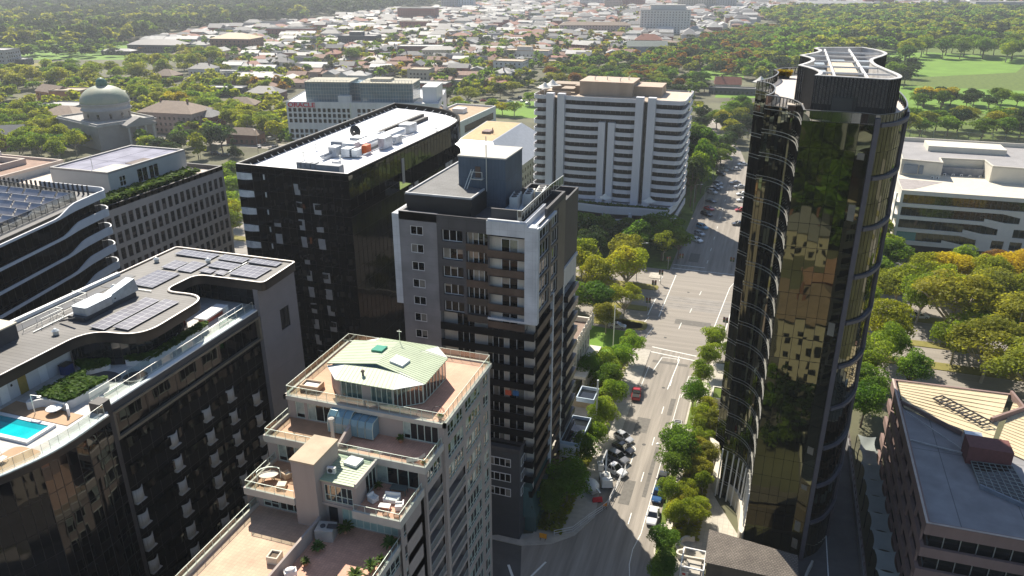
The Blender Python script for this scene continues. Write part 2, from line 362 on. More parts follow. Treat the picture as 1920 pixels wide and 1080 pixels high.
# painted markings
mb = MB(); z = .024
def mk(a, b, w=.13):
    d = Vector((b[0]-a[0], b[1]-a[1])); L = d.length; d.normalize(); p = Vector((-d.y, d.x))*w/2
    mb.quad((a[0]-p.x, a[1]-p.y, z), (b[0]-p.x, b[1]-p.y, z), (b[0]+p.x, b[1]+p.y, z), (a[0]+p.x, a[1]+p.y, z)) if False else mb.quad((a[0]+p.x, a[1]+p.y, z), (a[0]-p.x, a[1]-p.y, z), (b[0]-p.x, b[1]-p.y, z), (b[0]+p.x, b[1]+p.y, z))
for k in range(6): mk((-14.8+.06*k, 104.2+12.0*k), (-14.8+.06*k, 107.2+12.0*k), .16)
mk((-12.4, 102.5), (-12.0, 149.5)); mk((-12.4, 102.5), (-13.0, 98.5)); mk((-13, 98.5), (-12.9, 95)); mk((-12.9, 95), (-12.3, 92))
mk((-11.4, 151.5), (-11.2, 158)); mk((-11.2, 158), (-9.8, 158)); mk((-11.4, 151.5), (-11.7, 148))
for a, b in (((-18.8, 127.6), (-17.5, 126.2)), ((-17.5, 126.2), (-17.5, 121.4)), ((-17.5, 121.4), (-18, 118.8)), ((-20.6, 150), (-20.4, 160))): mk(a, b, .15)
mk((-21.3, 170), (-10.6, 168.3), .35); mk((-21.4, 167.4), (-10.6, 165.9), .35)
mk((-18.2, 165.2), (-19.2, 158), .2); mk((-14.2, 165.4), (-14.9, 150.6), .2); mk((-18.2, 165.4), (-14.2, 165.4), .2)
mk((-22, 219.6), (-22.4, 188), .22); mk((-25, 200), (-25.3, 188), .22); mk((-25.6, 217), (-26, 213), .22); mk((-24.8, 187), (-26, 180), .2); mk((-22.8, 181), (-23.8, 174), .2)
mk((-8.4, 175.5), (-8, 187), .2); mk((-8, 187), (-6.2, 214), .2); mk((-6.2, 214), (-5.2, 218.5), .2); mk((-5.6, 176), (-4, 214), .2); mk((-15, 193), (-14.8, 196), .18); mk((-16.5, 182), (-16.3, 186), .18); mk((-13.8, 206), (-13.6, 209), .18)
mk((-24, 224.8), (-5, 224.8), .3); mk((-24, 228), (-14.5, 228), .3)
for k in range(9): mk((-14.3, 232+12*k), (-14.2, 235+12*k), .16)
mk((-30.5, 97.1-8), (-27.4, 92.3-8), .4); mk((-27.6, 84.6), (-25.2, 91.5), .3)
mk((-14.5, 90.6), (-9.4, 89.7), .2)
structure('road_markings', mb, PAINT)
# lettering painted on the road surface (read from the far side)
fc = bpy.data.curves.new('road_lettering', 'FONT'); fc.body = "KEEP\nCLEAR"; fc.size = 1.15; fc.align_x = 'CENTER'; fc.space_line = 1.6
fo = bpy.data.objects.new('road_lettering', fc); COL.objects.link(fo); fo.location = (-15.4, 84.6, .026); fo.rotation_euler = (0, 0, math.pi); fo.scale = (1, 2.0, 1); fo.data.materials.append(PAINT)
bpy.context.view_layer.update(); me = bpy.data.meshes.new_from_object(fo); bpy.data.objects.remove(fo)
fo = bpy.data.objects.new('road_lettering', me); COL.objects.link(fo); fo.location = (-15.4, 84.6, .026); fo.rotation_euler = (0, 0, math.pi); fo.scale = (1, 2.0, 1); tag(fo, kind='structure')
PATCH = mat('asphalt_patch', (.15, .14, .125), .9, var=.2, scale=1.5)
sheet('road_patch', [rect(-19, -16.4, 132, 137.5), rect(-13.6, -12.6, 140, 147), rect(-17.5, -15.6, 109, 116), rect(-20, -12, 162.2, 163.4), rect(-18, -9, 185, 188), rect(-13.9, -13.2, 112, 128), rect(-20, -17, 232, 240)], .018, PATCH)
mb = MB()
for x, y in ((-16.2, 128), (-12.9, 137), (-15.8, 151), (-11, 172), (-17, 207), (-13.6, 119), (-19, 176)): mb.poly([(x+.38*math.cos(q*.524), y+.38*math.sin(q*.524), .022) for q in range(12)])
structure('manhole_covers', mb, mat('manhole_iron', (.07, .065, .06), .6, .3))
# raised footpaths with kerbs (0.13 m)
def slab(name, polys, m, z0=0, z1=.13):
    mb = MB()
    for p in polys: mb.prism(p, z0, z1)
    return structure(name, mb, m)
eastwalk = [(-10, 104), (-9.8, 99), (-8.2, 92), (-9.5, 72), (-3, 72), (-2.5, 99), (3, 106), (-2, 116), (-3.5, 131), (-1.3, 147), (3, 166), (-7, 166), (-9.6, 150)]
slab('east_footpath', [eastwalk], PAVE)
slab('west_footpath', [[(-21.2, 112), (-21.2, 168), (-60, 168), (-60, 122), (-29, 122), (-29, 97), (-35, 94.6), (-200, 94.6), (-200, 93.7), (-30, 93.7), (-25.5, 95.6), (-22.5, 98.6), (-20.4, 104)]], CONC)
slab('south_footpath', [[(-300, 40), (-27.5, 40), (-27.5, 83), (-300, 84)]], ASPHD)
slab('far_west_footpath', [[(-24.5, 223), (-24, 300), (-20, 345), (-26, 400), (-160, 400), (-160, 223)]], GRASS)
slab('far_east_footpath', [[(-4, 223), (40, 223), (40, 345), (-6, 345), (-4.5, 300)]], GRASS)
slab('verge_grass', [rect(-10, -8.9, 106, 121), rect(-9.6, -8.7, 122.5, 134), rect(-9.3, -8.3, 136, 148)], GRASS, .12, .17)
slab('corner_lawn', [[(-9.4, 92.6), (-8.3, 90), (-6.2, 100), (-8.6, 105.4), (-9.8, 104.6), (-9.5, 99)]], GRASS, .12, .17)
slab('garden_lawn', [[(-40, 150), (-28, 150), (-27, 176), (-40, 177)]], LAWN, .12, .18)
# grass medians of the boulevard, broken at the crossing
med = []
for y0, y1 in ((178.6, 182.4), (190.2, 193.4), (205.4, 209.4)):
    med.append(rounded(rect(-300, -25.5, y0, y1), 1.6)); med.append(rounded(rect(-3.6+26, 260, y0, y1), 1.6))
med.append(rounded(rect(-33, -24.3, 178, 183.5), 2.2))
slab('grass_median', med, DRYG, 0, .14)
slab('traffic_island', [rounded(rect(-29.5, -25.8, 214.5, 219), 1), rounded(rect(-7.2, 6, 176.8, 181.5), 1.4)], PAVE, 0, .14)
slab('park_path', [[(36, 224), (44, 224), (40, 300), (36, 300)]], CONC, 0, .05)
# park lawns
def lawn(name, px, m=LAWN, z=.02): return sheet(name, [[gp(*p) for p in px]], z, m)
lawn('park_grass', [(1420, 130), (1500, 60), (1960, 30), (1960, 262), (1690, 262), (1600, 225), (1420, 200)], GRASS, .012)
lawn('park_lawn', [(1660, 146), (1700, 146), (1905, 136), (1935, 110), (1745, 98), (1640, 100)])
lawn('lower_park_lawn', [(1590, 215), (1950, 212), (1950, 172), (1680, 160), (1590, 190)], z=.024)
lawn('far_lawn_patches', [(1340, 183), (1420, 184), (1425, 172), (1345, 172)]); lawn('bowling_green', [(1300, 150), (1395, 150), (1395, 128), (1320, 126)])
lawn('corner_park_lawn', [(900, 218), (1010, 222), (1030, 190), (960, 190)])
lawn('left_park_lawn', [(-40, 112), (240, 112), (240, 80), (-40, 80)], z=.03); lawn('left_oval', [(-60, 145), (90, 143), (75, 118), (-60, 118)], DRYG)
lawn('brick_hall_lawn', [(420, 112), (505, 106), (510, 99), (450, 100)], DRYG)
mb = MB()
for u in range(20):
    x = -420+u*33
sheet('park_road', [[gp(*p) for p in ((1380, 218), (1250, 232), (1262, 236), (1420, 224))], [gp(*p) for p in ((1435, 88), (1500, 92), (1500, 78), (1440, 76))]], .03, CONC)
# open ground behind the viewer, seen in the mirror glass
sheet('rear_park_lawn', [rect(8, 40, -120, -70), rect(10, 50, -330, -190)], .02, LAWN)
sheet('rear_court', [rect(-9, 60, -8, 70)], .006, ASPHD)
sheet('rear_yards', [rect(-420, -28, -260, 39)], .02, ASPHD)
# ================================================================== TERRACED APARTMENT BUILDING (foreground)
STUC = mat('beige_stucco', (.39, .33, .295), .85, var=.1, scale=.35, bump=.08, streak=True)
STUCL = mat('pale_stucco_trim', (.52, .48, .42), .85, var=.1, scale=.6)
DECK = tiles('terracotta_deck_tile', (.68, .37, .25), (.6, .32, .22), (.44, .25, .18), .3, .3, .62, 0, .012, .1, spec=.25)
DECKSUN = tiles('sunlit_tone_deck_tile', (.62, .42, .29), (.56, .38, .265), (.42, .28, .21), .4, .4, .7, 0, .012, .1, spec=.25)  # same tile as the red decks, sunlight put into a paler colour
DECKO = tiles('orange_deck_board', (.56, .32, .19), (.5, .28, .16), (.34, .19, .11), 1.8, .14, .65, .5, .01, .1, spec=.3)
ROOFG = mat('pale_green_roof_sheet', (.36, .43, .29), .55, .0, var=.1, scale=.5)
TX0, TX1 = -50.2, -30.3
T = thing('terraced_apartment_building', 'beige terraced apartment building stepping down in red tiled roof decks', 'building', (-40, 64, 0))
Z0, Z1, Z2, Z3 = 38.6, 35.7, 32.8, 29.9
TW = Wins(T, [GREENALU, GLK2, mat('green_tinted_blind', (.34, .4, .36), .12, var=.3, scale=.9, spec=.6)])
# body of each tier: walls with openings; front walls face -y, side walls face +x
def tierwalls(name, x0, x1, y0, y1, zb, zt, front=(), right=(), back=(), left=(), m=STUC):
    mb = MB()
    wall(mb, Fr(x0, y0, 1, 0), 0, x1-x0, zb, zt, front); wall(mb, Fr(x1, y0, 0, 1), 0, y1-y0, zb, zt, right)
    wall(mb, Fr(x1, y1, -1, 0), 0, x1-x0, zb, zt, back); wall(mb, Fr(x0, y1, 0, -1), 0, y1-y0, zb, zt, left)
    return mb
# upper block y 66.9..81.6 ; columns of the right face (s measured from y=66.9)
RIGHT = Fr(TX1, 66.9, 0, 1); ops = []; balc = []
for k in range(13):
    zc = Z0-2.9*(k+1)+.75; 
    for (a, b, n) in ((1.0, 5.5, 5), (6.3, 11.3, 5), (12.2, 14.1, 2)):
        if k >= 3 and a == 1.0:
            ops.append((a-.3, b+.2, zc-.75+.0, zc+1.75)); balc.append((RIGHT, a-.3, b+.2, zc-.75)); continue
        h = 2.1 if zc > 1 else 1.5; zc -= .2
        ops.append((a, b, zc-.1, zc+h-.15)); TW.add(RIGHT, a, b, zc-.1, zc+h-.15, n, 1, .08, -.12, low=.55 if k < 9 else None); zc += .2
fops = [(1.0, 2.2, Z1+.1, Z1+2.3), (2.6, 5.8, Z1+.1, Z1+2.3), (14.9, 19.2, Z1+.1, Z1+2.3)]
FT = Fr(TX0, 66.9, 1, 0)
mb = tierwalls('upper', TX0, TX1, 66.9, 81.6, 0, Z0-.3, fops, ops)
mb.build('upper_wall', STUC, T)
for a, b, n in ((1.0, 2.2, 1), (2.6, 5.8, 3), (14.9, 19.2, 5)): TW.add(FT, a, b, Z1+.1, Z1+2.3, n, 1, .09, -.12)
# middle block y 62.3..66.9 below Z1
M_R = Fr(-30.6, 62.3, 0, 1); ops2 = []
for k in range(12):
    zc = Z1-2.9*(k+1)+.75
    if k == 0: ops2.append((.5, 4.1, zc-.2, zc+1.7)); TW.add(M_R, .5, 4.1, zc-.2, zc+1.7, 4, 1, .08, -.12, low=.5)
    else: ops2.append((.4, 4.3, zc-.75, zc+1.75)); balc.append((M_R, .4, 4.3, zc-.75))
fo2 = [(11.0+1.5, 18.8, Z2+.1, Z2+2.35), (1.3, 5.6, Z2+.1, Z2+2.3)]
mb = tierwalls('m', TX0, -30.6, 62.3, 66.8, 0, Z1-.3, fo2, ops2); mb.build('middle_wall', STUC, T)
FM = Fr(TX0, 62.3, 1, 0); TW.add(FM, 12.5, 18.8, Z2+.1, Z2+2.35, 5, 1, .09, -.12); TW.add(FM, 1.3, 5.6, Z2+.1, Z2+2.3, 4, 1, .09, -.12)
# lower block y 57.9..62.2 below Z2 (deck Z2 overhangs to y 56.6)
L_R = Fr(-30.9, 56.6, 0, 1); ops3 = []
for k in range(11):
    zc = Z2-2.9*(k+1)+.75; ops3.append((.7, 4.9, zc-.1, zc+1.7)); TW.add(L_R, .7, 4.9, zc-.1, zc+1.7, 5, 1, .08, -.12, low=.5)
fo3 = [(.9, 5.6, Z3+.1, Z3+2.3), (9.2, 10.3, Z3+.1, Z3+2.1), (10.8, 17.3, Z3+.1, Z3+2.3)]
mb = tierwalls('l', -49.2, -30.9, 57.9, 62.2, 0, Z2-.3, fo3, ())
wall(mb, L_R, 0, 5.6, 0, Z2-.3, ops3); mb.quad((-49.2, 57.9, Z3-.2), (-49.2, 56.6, Z3-.2), (-49.2, 56.6, Z2-.3), (-49.2, 57.9, Z2-.3)); mb.build('lower_wall', STUC, T)
FL = Fr(-49.2, 57.9, 1, 0); TW.add(FL, .9, 2.9, Z3+.1, Z3+2.3, 2, 1, .09, -.12, low=.6); TW.add(FL, 3.0, 5.6, Z3+.1, Z3+2.3, 3, 1, .09, -.12)
mb = MB()
for i in range(8): pane(mb, FL, 10.8+.81*i, 10.8+.81*(i+1), Z3+.1, Z3+2.3, 1, 1, .05, -.1)
mb.build('curtained_glazing', [GREENALU, mat('drawn_blind', (.3, .42, .38), .4, var=.1)], T)
mb = MB(); pane(mb, FL, 9.2, 10.3, Z3+.1, Z3+2.1, 1, 1, .08, -.1); mb.build('door', [CHAR, BLACKM], T)
# bottom block y 44..57.8 below Z3
B_R = Fr(-31.2, 44, 0, 1); ops4 = []
for k in range(10):
    zc = Z3-2.9*(k+1)+.75; ops4.append((8.6, 12.7, zc-.1, zc+1.7)); TW.add(B_R, 8.6, 12.7, zc-.1, zc+1.7, 4, 1, .08, -.12, low=.5)
    ops4.append((2.5, 7.4, zc-.75, zc+1.75)); balc.append((B_R, 2.5, 7.4, zc-.75))
mb = tierwalls('b', -49, -31.2, 44, 57.8, 0, Z3-.3, (), ops4); mb.build('base_wall', STUC, T)
for k in range(13):
    for F_, ss, zt in ((Fr(TX0, 81.6, 0, -1), (1, 5.5, 10.2), Z0), (Fr(TX0, 66.8, 0, -1), (.8,), Z1), (Fr(-49.2, 62.2, 0, -1), (.6,), Z2), (Fr(-49, 57.8, 0, -1), (1, 5.5, 9.6), Z3)):
        for s_ in ss:
            if zt-2.9*(k+1) > 1: TW.add(F_, s_, s_+3.2, zt-2.9*(k+1)+.5, zt-2.9*(k+1)+2.3, 3, 1, .08, .02)
TW.done()
# balconies: dark recess behind, slab edge and bar railing
for i, (F, a, b, z) in enumerate(balc):
    mb = MB(); 
    mb.quad(F.pt(a, z, -1.6), F.pt(b, z, -1.6), F.pt(b, z+2.5, -1.6), F.pt(a, z+2.5, -1.6), 1)
    mb.quad(F.pt(a, z+.02, 0), F.pt(b, z+.02, 0), F.pt(b, z+.02, -1.6), F.pt(a, z+.02, -1.6), 2)
    mb.quad(F.pt(a, z+2.49, -1.6), F.pt(b, z+2.49, -1.6), F.pt(b, z+2.49, 0), F.pt(a, z+2.49, 0), 2)
    for q in (a, b): mb.quad(F.pt(q, z, -1.6), F.pt(q, z, 0), F.pt(q, z+2.5, 0), F.pt(q, z+2.5, -1.6), 2)
    F.box(mb, a, b, z-.12, z+.28, .01, .09, 2)
    F.box(mb, a, b, z+1.12, z+1.2, -.05, .03, 0)
    n = int((b-a)/.17)
    for k in range(n+1): q = a+(b-a)*k/n; F.box(mb, q-.018, q+.018, z+.28, z+1.12, -.02, .02, 0)
    mb.build('balcony', [ALU, GLK2, STUC], T)
# decks with upstands
def deck(name, poly, z, m, th=.3): mb = MB(); mb.prism(poly, z-th, z, 0, True, True); return mb.build(name, m, T)
deck('deck', rect(TX0-.25, -43.6, 66.7, 81.8), Z0, DECKO); deck('deck', rect(-43.6, TX1+.25, 66.7, 81.8), Z0, DECK)
mb = MB()
for p0, p1 in (((TX0-.3, 66.6), (TX1+.3, 66.6)), ((TX1+.3, 66.6), (TX1+.3, 81.9)), ((TX1+.3, 81.9), (TX0-.3, 81.9)), ((TX0-.3, 81.9), (TX0-.3, 66.6))):
    mb.wallpath([p0, p1], Z0-.35, Z0+.16, .35)
mb.build('cornice', STUCL, T)
deck('deck', rect(TX0-.1, -41.2, 62.2, 66.9), Z1, DECKO); deck('deck', rect(-41.2, -30.5, 62.2, 66.9), Z1, DECK)
mb = MB(); mb.wallpath([(TX0-.2, 66.9), (TX0-.2, 62.0), (-30.4, 62.0), (-30.4, 66.9)], Z1-.4, Z1+.45, .22); mb.build('parapet', STUCL, T)
deck('deck', rect(-49.2, -43.1, 56.6, 62.3), Z2, DECKO); deck('deck', rect(-36.3, -30.9, 56.6, 62.3), Z2, DECK); deck('deck', rect(-43.1, -36.3, 57.4, 62.3), Z2, STUC)
mb = MB(); mb.wallpath([(-49.4, 62.3), (-49.4, 56.4), (-43.1, 56.4)], Z2-.45, Z2+.4, .22); mb.build('parapet', STUCL, T); mb = MB(); mb.wallpath([(-36.3, 56.5), (-30.8, 56.5), (-30.8, 62.3)], Z2-.45, Z2+.5, .22); mb.build('parapet', STUCL, T)
deck('deck', rect(-49, -40.35, 44, 57.9), Z3, DECKSUN); deck('deck', rect(-40.35, -31.1, 44, 57.9), Z3, DECK)
mb = MB(); mb.wallpath([(-49.15, 57.9), (-49.15, 44)], Z3-.4, Z3+.5, .25); mb.build('parapet', STUCL, T); mb = MB(); mb.wallpath([(-31.05, 44), (-31.05, 57.9)], Z3-.4, Z3+.35, .25); mb.build('parapet', STUCL, T)
mb = MB(); mb.box(-40.45, -40.2, 44, 56.6, Z3, Z3+1.6); mb.build('partition_wall', STUC, T)
mb = MB(); mb.add([(-41.3, 62.2, Z1), (-41.0, 62.2, Z1), (-41, 66.9, Z1), (-41.3, 66.9, Z1), (-41.3, 62.2, Z1+.6), (-41, 62.2, Z1+.6), (-41, 66.9, Z1+2.2), (-41.3, 66.9, Z1+2.2)], ((0, 1, 5, 4), (1, 2, 6, 5), (2, 3, 7, 6), (3, 0, 4, 7), (4, 5, 6, 7))); mb.build('partition_wall', STUC, T)
# railings
RM = [GREENALU, CLEAR]
railing('railing', T, [(TX0, 67, Z0+.1), (TX0, 81.6, Z0+.1), (TX1, 81.6, Z0+.1), (TX1, 67, Z0+.1), (TX0, 67, Z0+.1)], 1.15, RM)
railing('railing', T, [(TX0, 66.8, Z1+.2), (TX0, 62.2, Z1+.2), (-30.6, 62.2, Z1+.2), (-30.6, 66.8, Z1+.2)], 1.05, RM)
railing('railing', T, [(-49.2, 62.2, Z2+.2), (-49.2, 56.6, Z2+.2), (-43.2, 56.6, Z2+.2)], 1.05, RM)
railing('railing', T, [(-36.2, 56.7, Z2+.3), (-31, 56.7, Z2+.3), (-31, 62.1, Z2+.3)], .95, RM)
railing('railing', T, [(-49, 57.8, Z3+.4), (-49, 44, Z3+.4)], .9, RM); railing('railing', T, [(-31.2, 44.2, Z3+.2), (-31.2, 57.6, Z3+.2)], .95, RM)
# penthouse: chamfered glass room under folded sheet roofs
P_ = [(-46.2, 70.4), (-43.7, 68.0), (-36.9, 68.0), (-34.2, 70.2), (-34.0, 76.2), (-36.4, 78.8), (-43.8, 78.8), (-46.3, 76.4)]
mb = MB()
for i in (0, 7, 6, 5): a, b = P_[i], P_[(i+1) % 8]; F = Fr(*a, b[0]-a[0], b[1]-a[1]); F.quad(mb, 0, math.dist(a, b), Z0, Z0+2.7)
a, b = P_[1], P_[2]; F = Fr(*a, 1, 0); wall(mb, F, 0, 6.8, Z0, Z0+2.75, [(.2, 2.9, Z0+.5, Z0+2.5), (4.0, 6.7, Z0+.5, Z0+2.5)])
mb.build('penthouse_wall', STUC, T)
mb = MB(); pane(mb, F, .2, 2.9, Z0+.5, Z0+2.5, 4, 1, .07, -.1); mb.build('window', [GREENALU, GLB], T)
mb = MB(); pane(mb, F, 4.0, 6.7, Z0+.5, Z0+2.5, 4, 1, .07, -.1); mb.build('window', [GREENALU, GLB], T)
for i in (2, 3):
    a, b = P_[i], P_[i+1]; F = Fr(*a, b[0]-a[0], b[1]-a[1]); mb = MB(); pane(mb, F, 0, math.dist(a, b), Z0+.1, Z0+2.6, 7, 1, .08, 0); mb.build('glazed_wall', [GREENALU, CLEARD], T)
def ribroof(name, quad, m, step=.42, axis=0, h=.028, th=.1):
    """sloping sheet roof with raised ribs between edge (q0,q1) and edge (q3,q2)"""
    q = [Vector(p) for p in quad]; mb = MB(); dn = Vector((0, 0, -th))
    mb.hexa([p+dn for p in q]+q); n = max(2, round((q[1]-q[0]).length/step))
    for i in range(n+1):
        t = i/n; mb.bar(q[0].lerp(q[1], t)+Vector((0, 0, .01)), q[3].lerp(q[2], t)+Vector((0, 0, .01)), h, 0)
    return mb.build(name, m, T)
e, r = Z0+2.85, Z0+3.75
ribroof('roof_sheet', [(-46.5, 70.2, e+.35), (-46.5, 76.6, e+.35), (-40.4, 76.9, r), (-40.4, 71.0, r)], ROOFG)
ribroof('roof_sheet', [(-33.7, 76.4, e), (-33.7, 69.8, e), (-40.4, 71.0, r), (-40.4, 76.9, r)], ROOFG)
ribroof('roof_sheet', [(-44.0, 67.7, e-.1), (-36.7, 67.7, e-.1), (-37.3, 70.7, e+.5), (-44.2, 70.7, e+.5)], ROOFG, .5)
ribroof('roof_sheet', [(-36.2, 79.1, e-.1), (-44, 79.1, e-.1), (-43.8, 76.2, e+.5), (-37.2, 76.2, e+.5)], ROOFG, .5)
ROOFW = mat('white_roof_sheet', (.62, .64, .6), .5, var=.06)
for tri in (((-46.5, 70.2, e), (-44.0, 67.7, e-.1), (-44.2, 70.7, e+.5)), ((-36.7, 67.7, e-.1), (-33.7, 69.8, e), (-37.3, 70.7, e+.5)), ((-33.7, 76.4, e), (-36.2, 79.1, e-.1), (-37.2, 76.2, e+.5)), ((-44, 79.1, e-.1), (-46.5, 76.6, e), (-43.8, 76.2, e+.5))):
    t = [Vector(p) for p in tri]; d = Vector((0, 0, -.08)); mb = MB(); mb.add(t+[p+d for p in t], ((0, 1, 2), (5, 4, 3), (0, 3, 4, 1), (1, 4, 5, 2), (2, 5, 3, 0))); mb.build('roof_hip', ROOFW, T)
mb = MB(); mb.add([(-44.2, 70.75, e+.5), (-37.3, 70.75, e+.5), (-34.0, 70.2, e), (-40.4, 71.0, r-.1), (-46.3, 70.5, e+.35)], ((0, 1, 3), (1, 2, 3), (0, 3, 4))); mb.build('clerestory', GLB, T)
mb = MB(); mb.hexa(((-42.6, 73.9, r-.5), (-41.1, 73.7, r-.3), (-41.0, 75.1, r-.3), (-42.5, 75.3, r-.5), (-42.6, 73.9, r+.05), (-41.1, 73.7, r+.2), (-41, 75.1, r+.2), (-42.5, 75.3, r+.05))); mb.build('skylight', mat('green_skylight', (.06, .3, .2), .2, var=.05), T)
mb = MB(); mb.hexa(((-39.2, 72.0, r-.3), (-37.4, 71.7, r-.5), (-37.2, 73.4, r-.5), (-39.1, 73.7, r-.3), (-39.2, 72.0, r+.08), (-37.4, 71.7, r-.16), (-37.2, 73.4, r-.16), (-39.1, 73.7, r+.08))); mb.build('skylight', WHITE, T)
mb = MB(); mb.lathe([(.13, e), (.13, e+.6), (.22, e+.62), (.2, e+.8), (.05, e+.9)], -41.2, 69.2, 10); mb.build('roof_vent', mat('rusty_vent', (.2, .15, .12), .6), T)
mb = MB(); mb.bar((-40.3, 77, r), (-40.3, 77, r+1.6), .04); mb.bar((-40.6, 77, r+1.4), (-40, 77, r+1.4), .03); mb.build('aerial', ALU, T)
# solarium in front of the upper block, sloped glass
mb = MB()
for i in range(6):
    x0 = -44.0+i*.95; dz = 0 if i < 3 else -.35; y1 = 66.85
    prof = [(65.3, Z1+.2), (65.3, Z1+1.5), (65.6, Z1+2.2), (66.2, Z1+2.6+dz), (y1, Z1+2.7+dz)]
    for (ya, za), (yb, zb) in zip(prof[:-1], prof[1:]): mb.quad((x0, ya, za), (x0+.95, ya, za), (x0+.95, yb, zb), (x0, yb, zb), 1)
    for x in (x0, x0+.95):
        for (ya, za), (yb, zb) in zip(prof[:-1], prof[1:]): mb.bar((x, ya, za), (x, yb, zb), .05, 0)
for x in (-44.0, -38.3): mb.poly([(x, 66.85, Z1+.2), (x, 65.3, Z1+.2), (x, 65.3, Z1+1.5), (x, 65.6, Z1+2.2), (x, 66.85, Z1+2.4)], 1)
mb.build('solarium', [GREENALU, glass('solarium_glass', (.18, .3, .36), 1.5, .1)], T)
mb = MB(); mb.lathe([(.2, Z1), (.2, Z1+3), (.34, Z1+3.05), (.34, Z1+3.4), (.1, Z1+3.5)], -42.2, 63.4, 12); mb.build('flue', STUCL, T)
# stair block and glass room of the Z2 level
mb = MB(); mb.box(-43.1, -40.35, 56.6, 61.3, Z3-.2, 37.9); mb.build('stair_block_wall', STUC, T)
mb = MB(); mb.box(-43.2, -40.25, 56.5, 61.4, 37.9, 38.08); mb.build('stair_block_roof', mat('tan_membrane', (.46, .37, .26), .8, var=.12), T)
mb = MB(); wall(mb, Fr(-40.3, 57.5, 1, 0), 0, 4.0, Z2-.3, 35.6, [(.3, 3.6, Z2+.2, 35.1)]); wall(mb, Fr(-36.3, 57.5, 0, 1), 0, 4.7, Z2-.3, 35.6, [(2.2, 4.5, Z2+.1, 35.2)]); mb.build('sunroom_wall', STUC, T)
mb = MB(); pane(mb, Fr(-40.3, 57.5, 1, 0), .3, 3.6, Z2+.2, 35.1, 5, 1, .08, -.1, low=.8); mb.build('window', [GREENALU, CLEARD], T)
mb = MB(); pane(mb, Fr(-36.3, 57.5, 0, 1), 2.2, 4.5, Z2+.1, 35.2, 3, 1, .08, -.1); mb.build('window', [GREENALU, GLK2], T)
ribroof('sunroom_roof', [(-40.7, 57.3, 35.7), (-40.7, 62.3, 35.9), (-36.1, 62.3, 35.8), (-36.1, 57.3, 35.7)], ROOFG, .4)
mb = MB(); mb.box(-36.25, -36.0, 57.25, 62.3, 35.6, 36.1); mb.build('sunroom_parapet', STUCL, T)
mb = MB(); mb.hexa(((-39.2, 60.3, 35.8), (-37.6, 60.1, 35.8), (-37.4, 61.5, 35.85), (-39, 61.7, 35.85), (-39.2, 60.3, 36.1), (-37.6, 60.1, 36.1), (-37.4, 61.5, 36.15), (-39, 61.7, 36.15))); mb.build('skylight', WHITE, T)
# ---- things on the decks
TAN = mat('wicker_tan', (.52, .4, .28), .8, var=.2, scale=12, bump=.3); CUSH = mat('cream_cushion', (.66, .6, .5), .9, var=.08)
WHT = mat('white_outdoor_furniture', (.75, .73, .7), .6, var=.06)
def seatthing(name, label, cat, x, y, z, a, w, d, m1, m2, arms=True, group=None):
    t = thing(name, label, cat, (x, y, z), a, group)
    b = MB(); b.box(-w/2, w/2, -d/2, d/2, .06, .32); b.build('base', m1, t)
    b = MB(); b.box(-w/2+.1, w/2-.1, -d/2+.02, d/2-.14, .32, .46); b.build('cushion', m2, t)
    b = MB(); b.hexa(((-w/2, d/2-.16, .3), (w/2, d/2-.16, .3), (w/2, d/2, .3), (-w/2, d/2, .3), (-w/2, d/2-.08, .85), (w/2, d/2-.08, .85), (w/2, d/2+.06, .85), (-w/2, d/2+.06, .85))); b.build('backrest', m1, t)
    if arms:
        for s in (-1, 1): b = MB(); x0 = s*(w/2-.07); b.box(x0-.07, x0+.07, -d/2, d/2-.1, .32, .64); b.build('armrest', m1, t)
    return t
seatthing('armchair', 'tan wicker armchair nearer the oval table on the small left deck', 'armchair', -46.3, 59.9, Z2, 2.7, .9, .9, TAN, CUSH)
seatthing('armchair', 'tan wicker armchair beside the pink stair block on the small left deck', 'armchair', -44.7, 59.6, Z2, 3.5, .9, .9, TAN, CUSH)
t = thing('ottoman', 'square tan ottoman between two wicker armchairs', 'ottoman', (-45.8, 58.2, Z2), .3)
b = MB(); b.box(-.5, .5, -.45, .45, .08, .38); b.build('base', TAN, t); b = MB(); b.box(-.47, .47, -.42, .42, .38, .5); b.build('cushion', CUSH, t)
t = thing('ottoman', 'cream seat against the deck rail below the pink stair block', 'ottoman', (-44.0, 57.6, Z2), 0)
b = MB(); b.box(-.55, .55, -.5, .5, .05, .4); b.build('base', TAN, t); b = MB(); b.box(-.52, .52, -.47, .47, .4, .52); b.build('cushion', CUSH, t)
t = thing('oval_table', 'pale oval table with looped grey frame at the left deck railing', 'table', (-47.9, 58.9, Z2), .5)
b = MB(); b.lathe([(.9, .68), (.92, .71), (.9, .74)], n=20, sx=1.15, sy=.72); b.build('tabletop', CUSH, t)
b = MB(); P = [(1.25*math.cos(q*.39), .85*math.sin(q*.39), 1.1 if 0 < q < 9 else .1) for q in range(10)]
for p, q in zip(P[:-1], P[1:]): b.bar(p, q, .06)
b.bar((.5, .2, 0), (.5, .2, .7), .05); b.bar((-.5, -.2, 0), (-.5, -.2, .7), .05); b.build('frame', GREENALU, t)
t = thing('daybed', 'square wicker daybed with white cushion on the top left deck', 'daybed', (-48.2, 69.2, Z0), .05)
b = MB(); b.box(-1.2, 1.2, -.8, .8, .05, .4); b.build('base', TAN, t); b = MB(); b.wallpath([(-1.2, -.8), (1.2, -.8), (1.2, .8), (-1.2, .8)], .4, .75, .18, closed=True); b.build('surround', TAN, t); b = MB(); b.box(-.95, .95, -.55, .55, .4, .52); b.build('cushion', WHT, t)
seatthing('outdoor_sofa', 'white two-seat outdoor sofa on the right middle deck', 'sofa', -33.4, 59.8, Z2, .15, 1.7, .9, WHT, WHT)
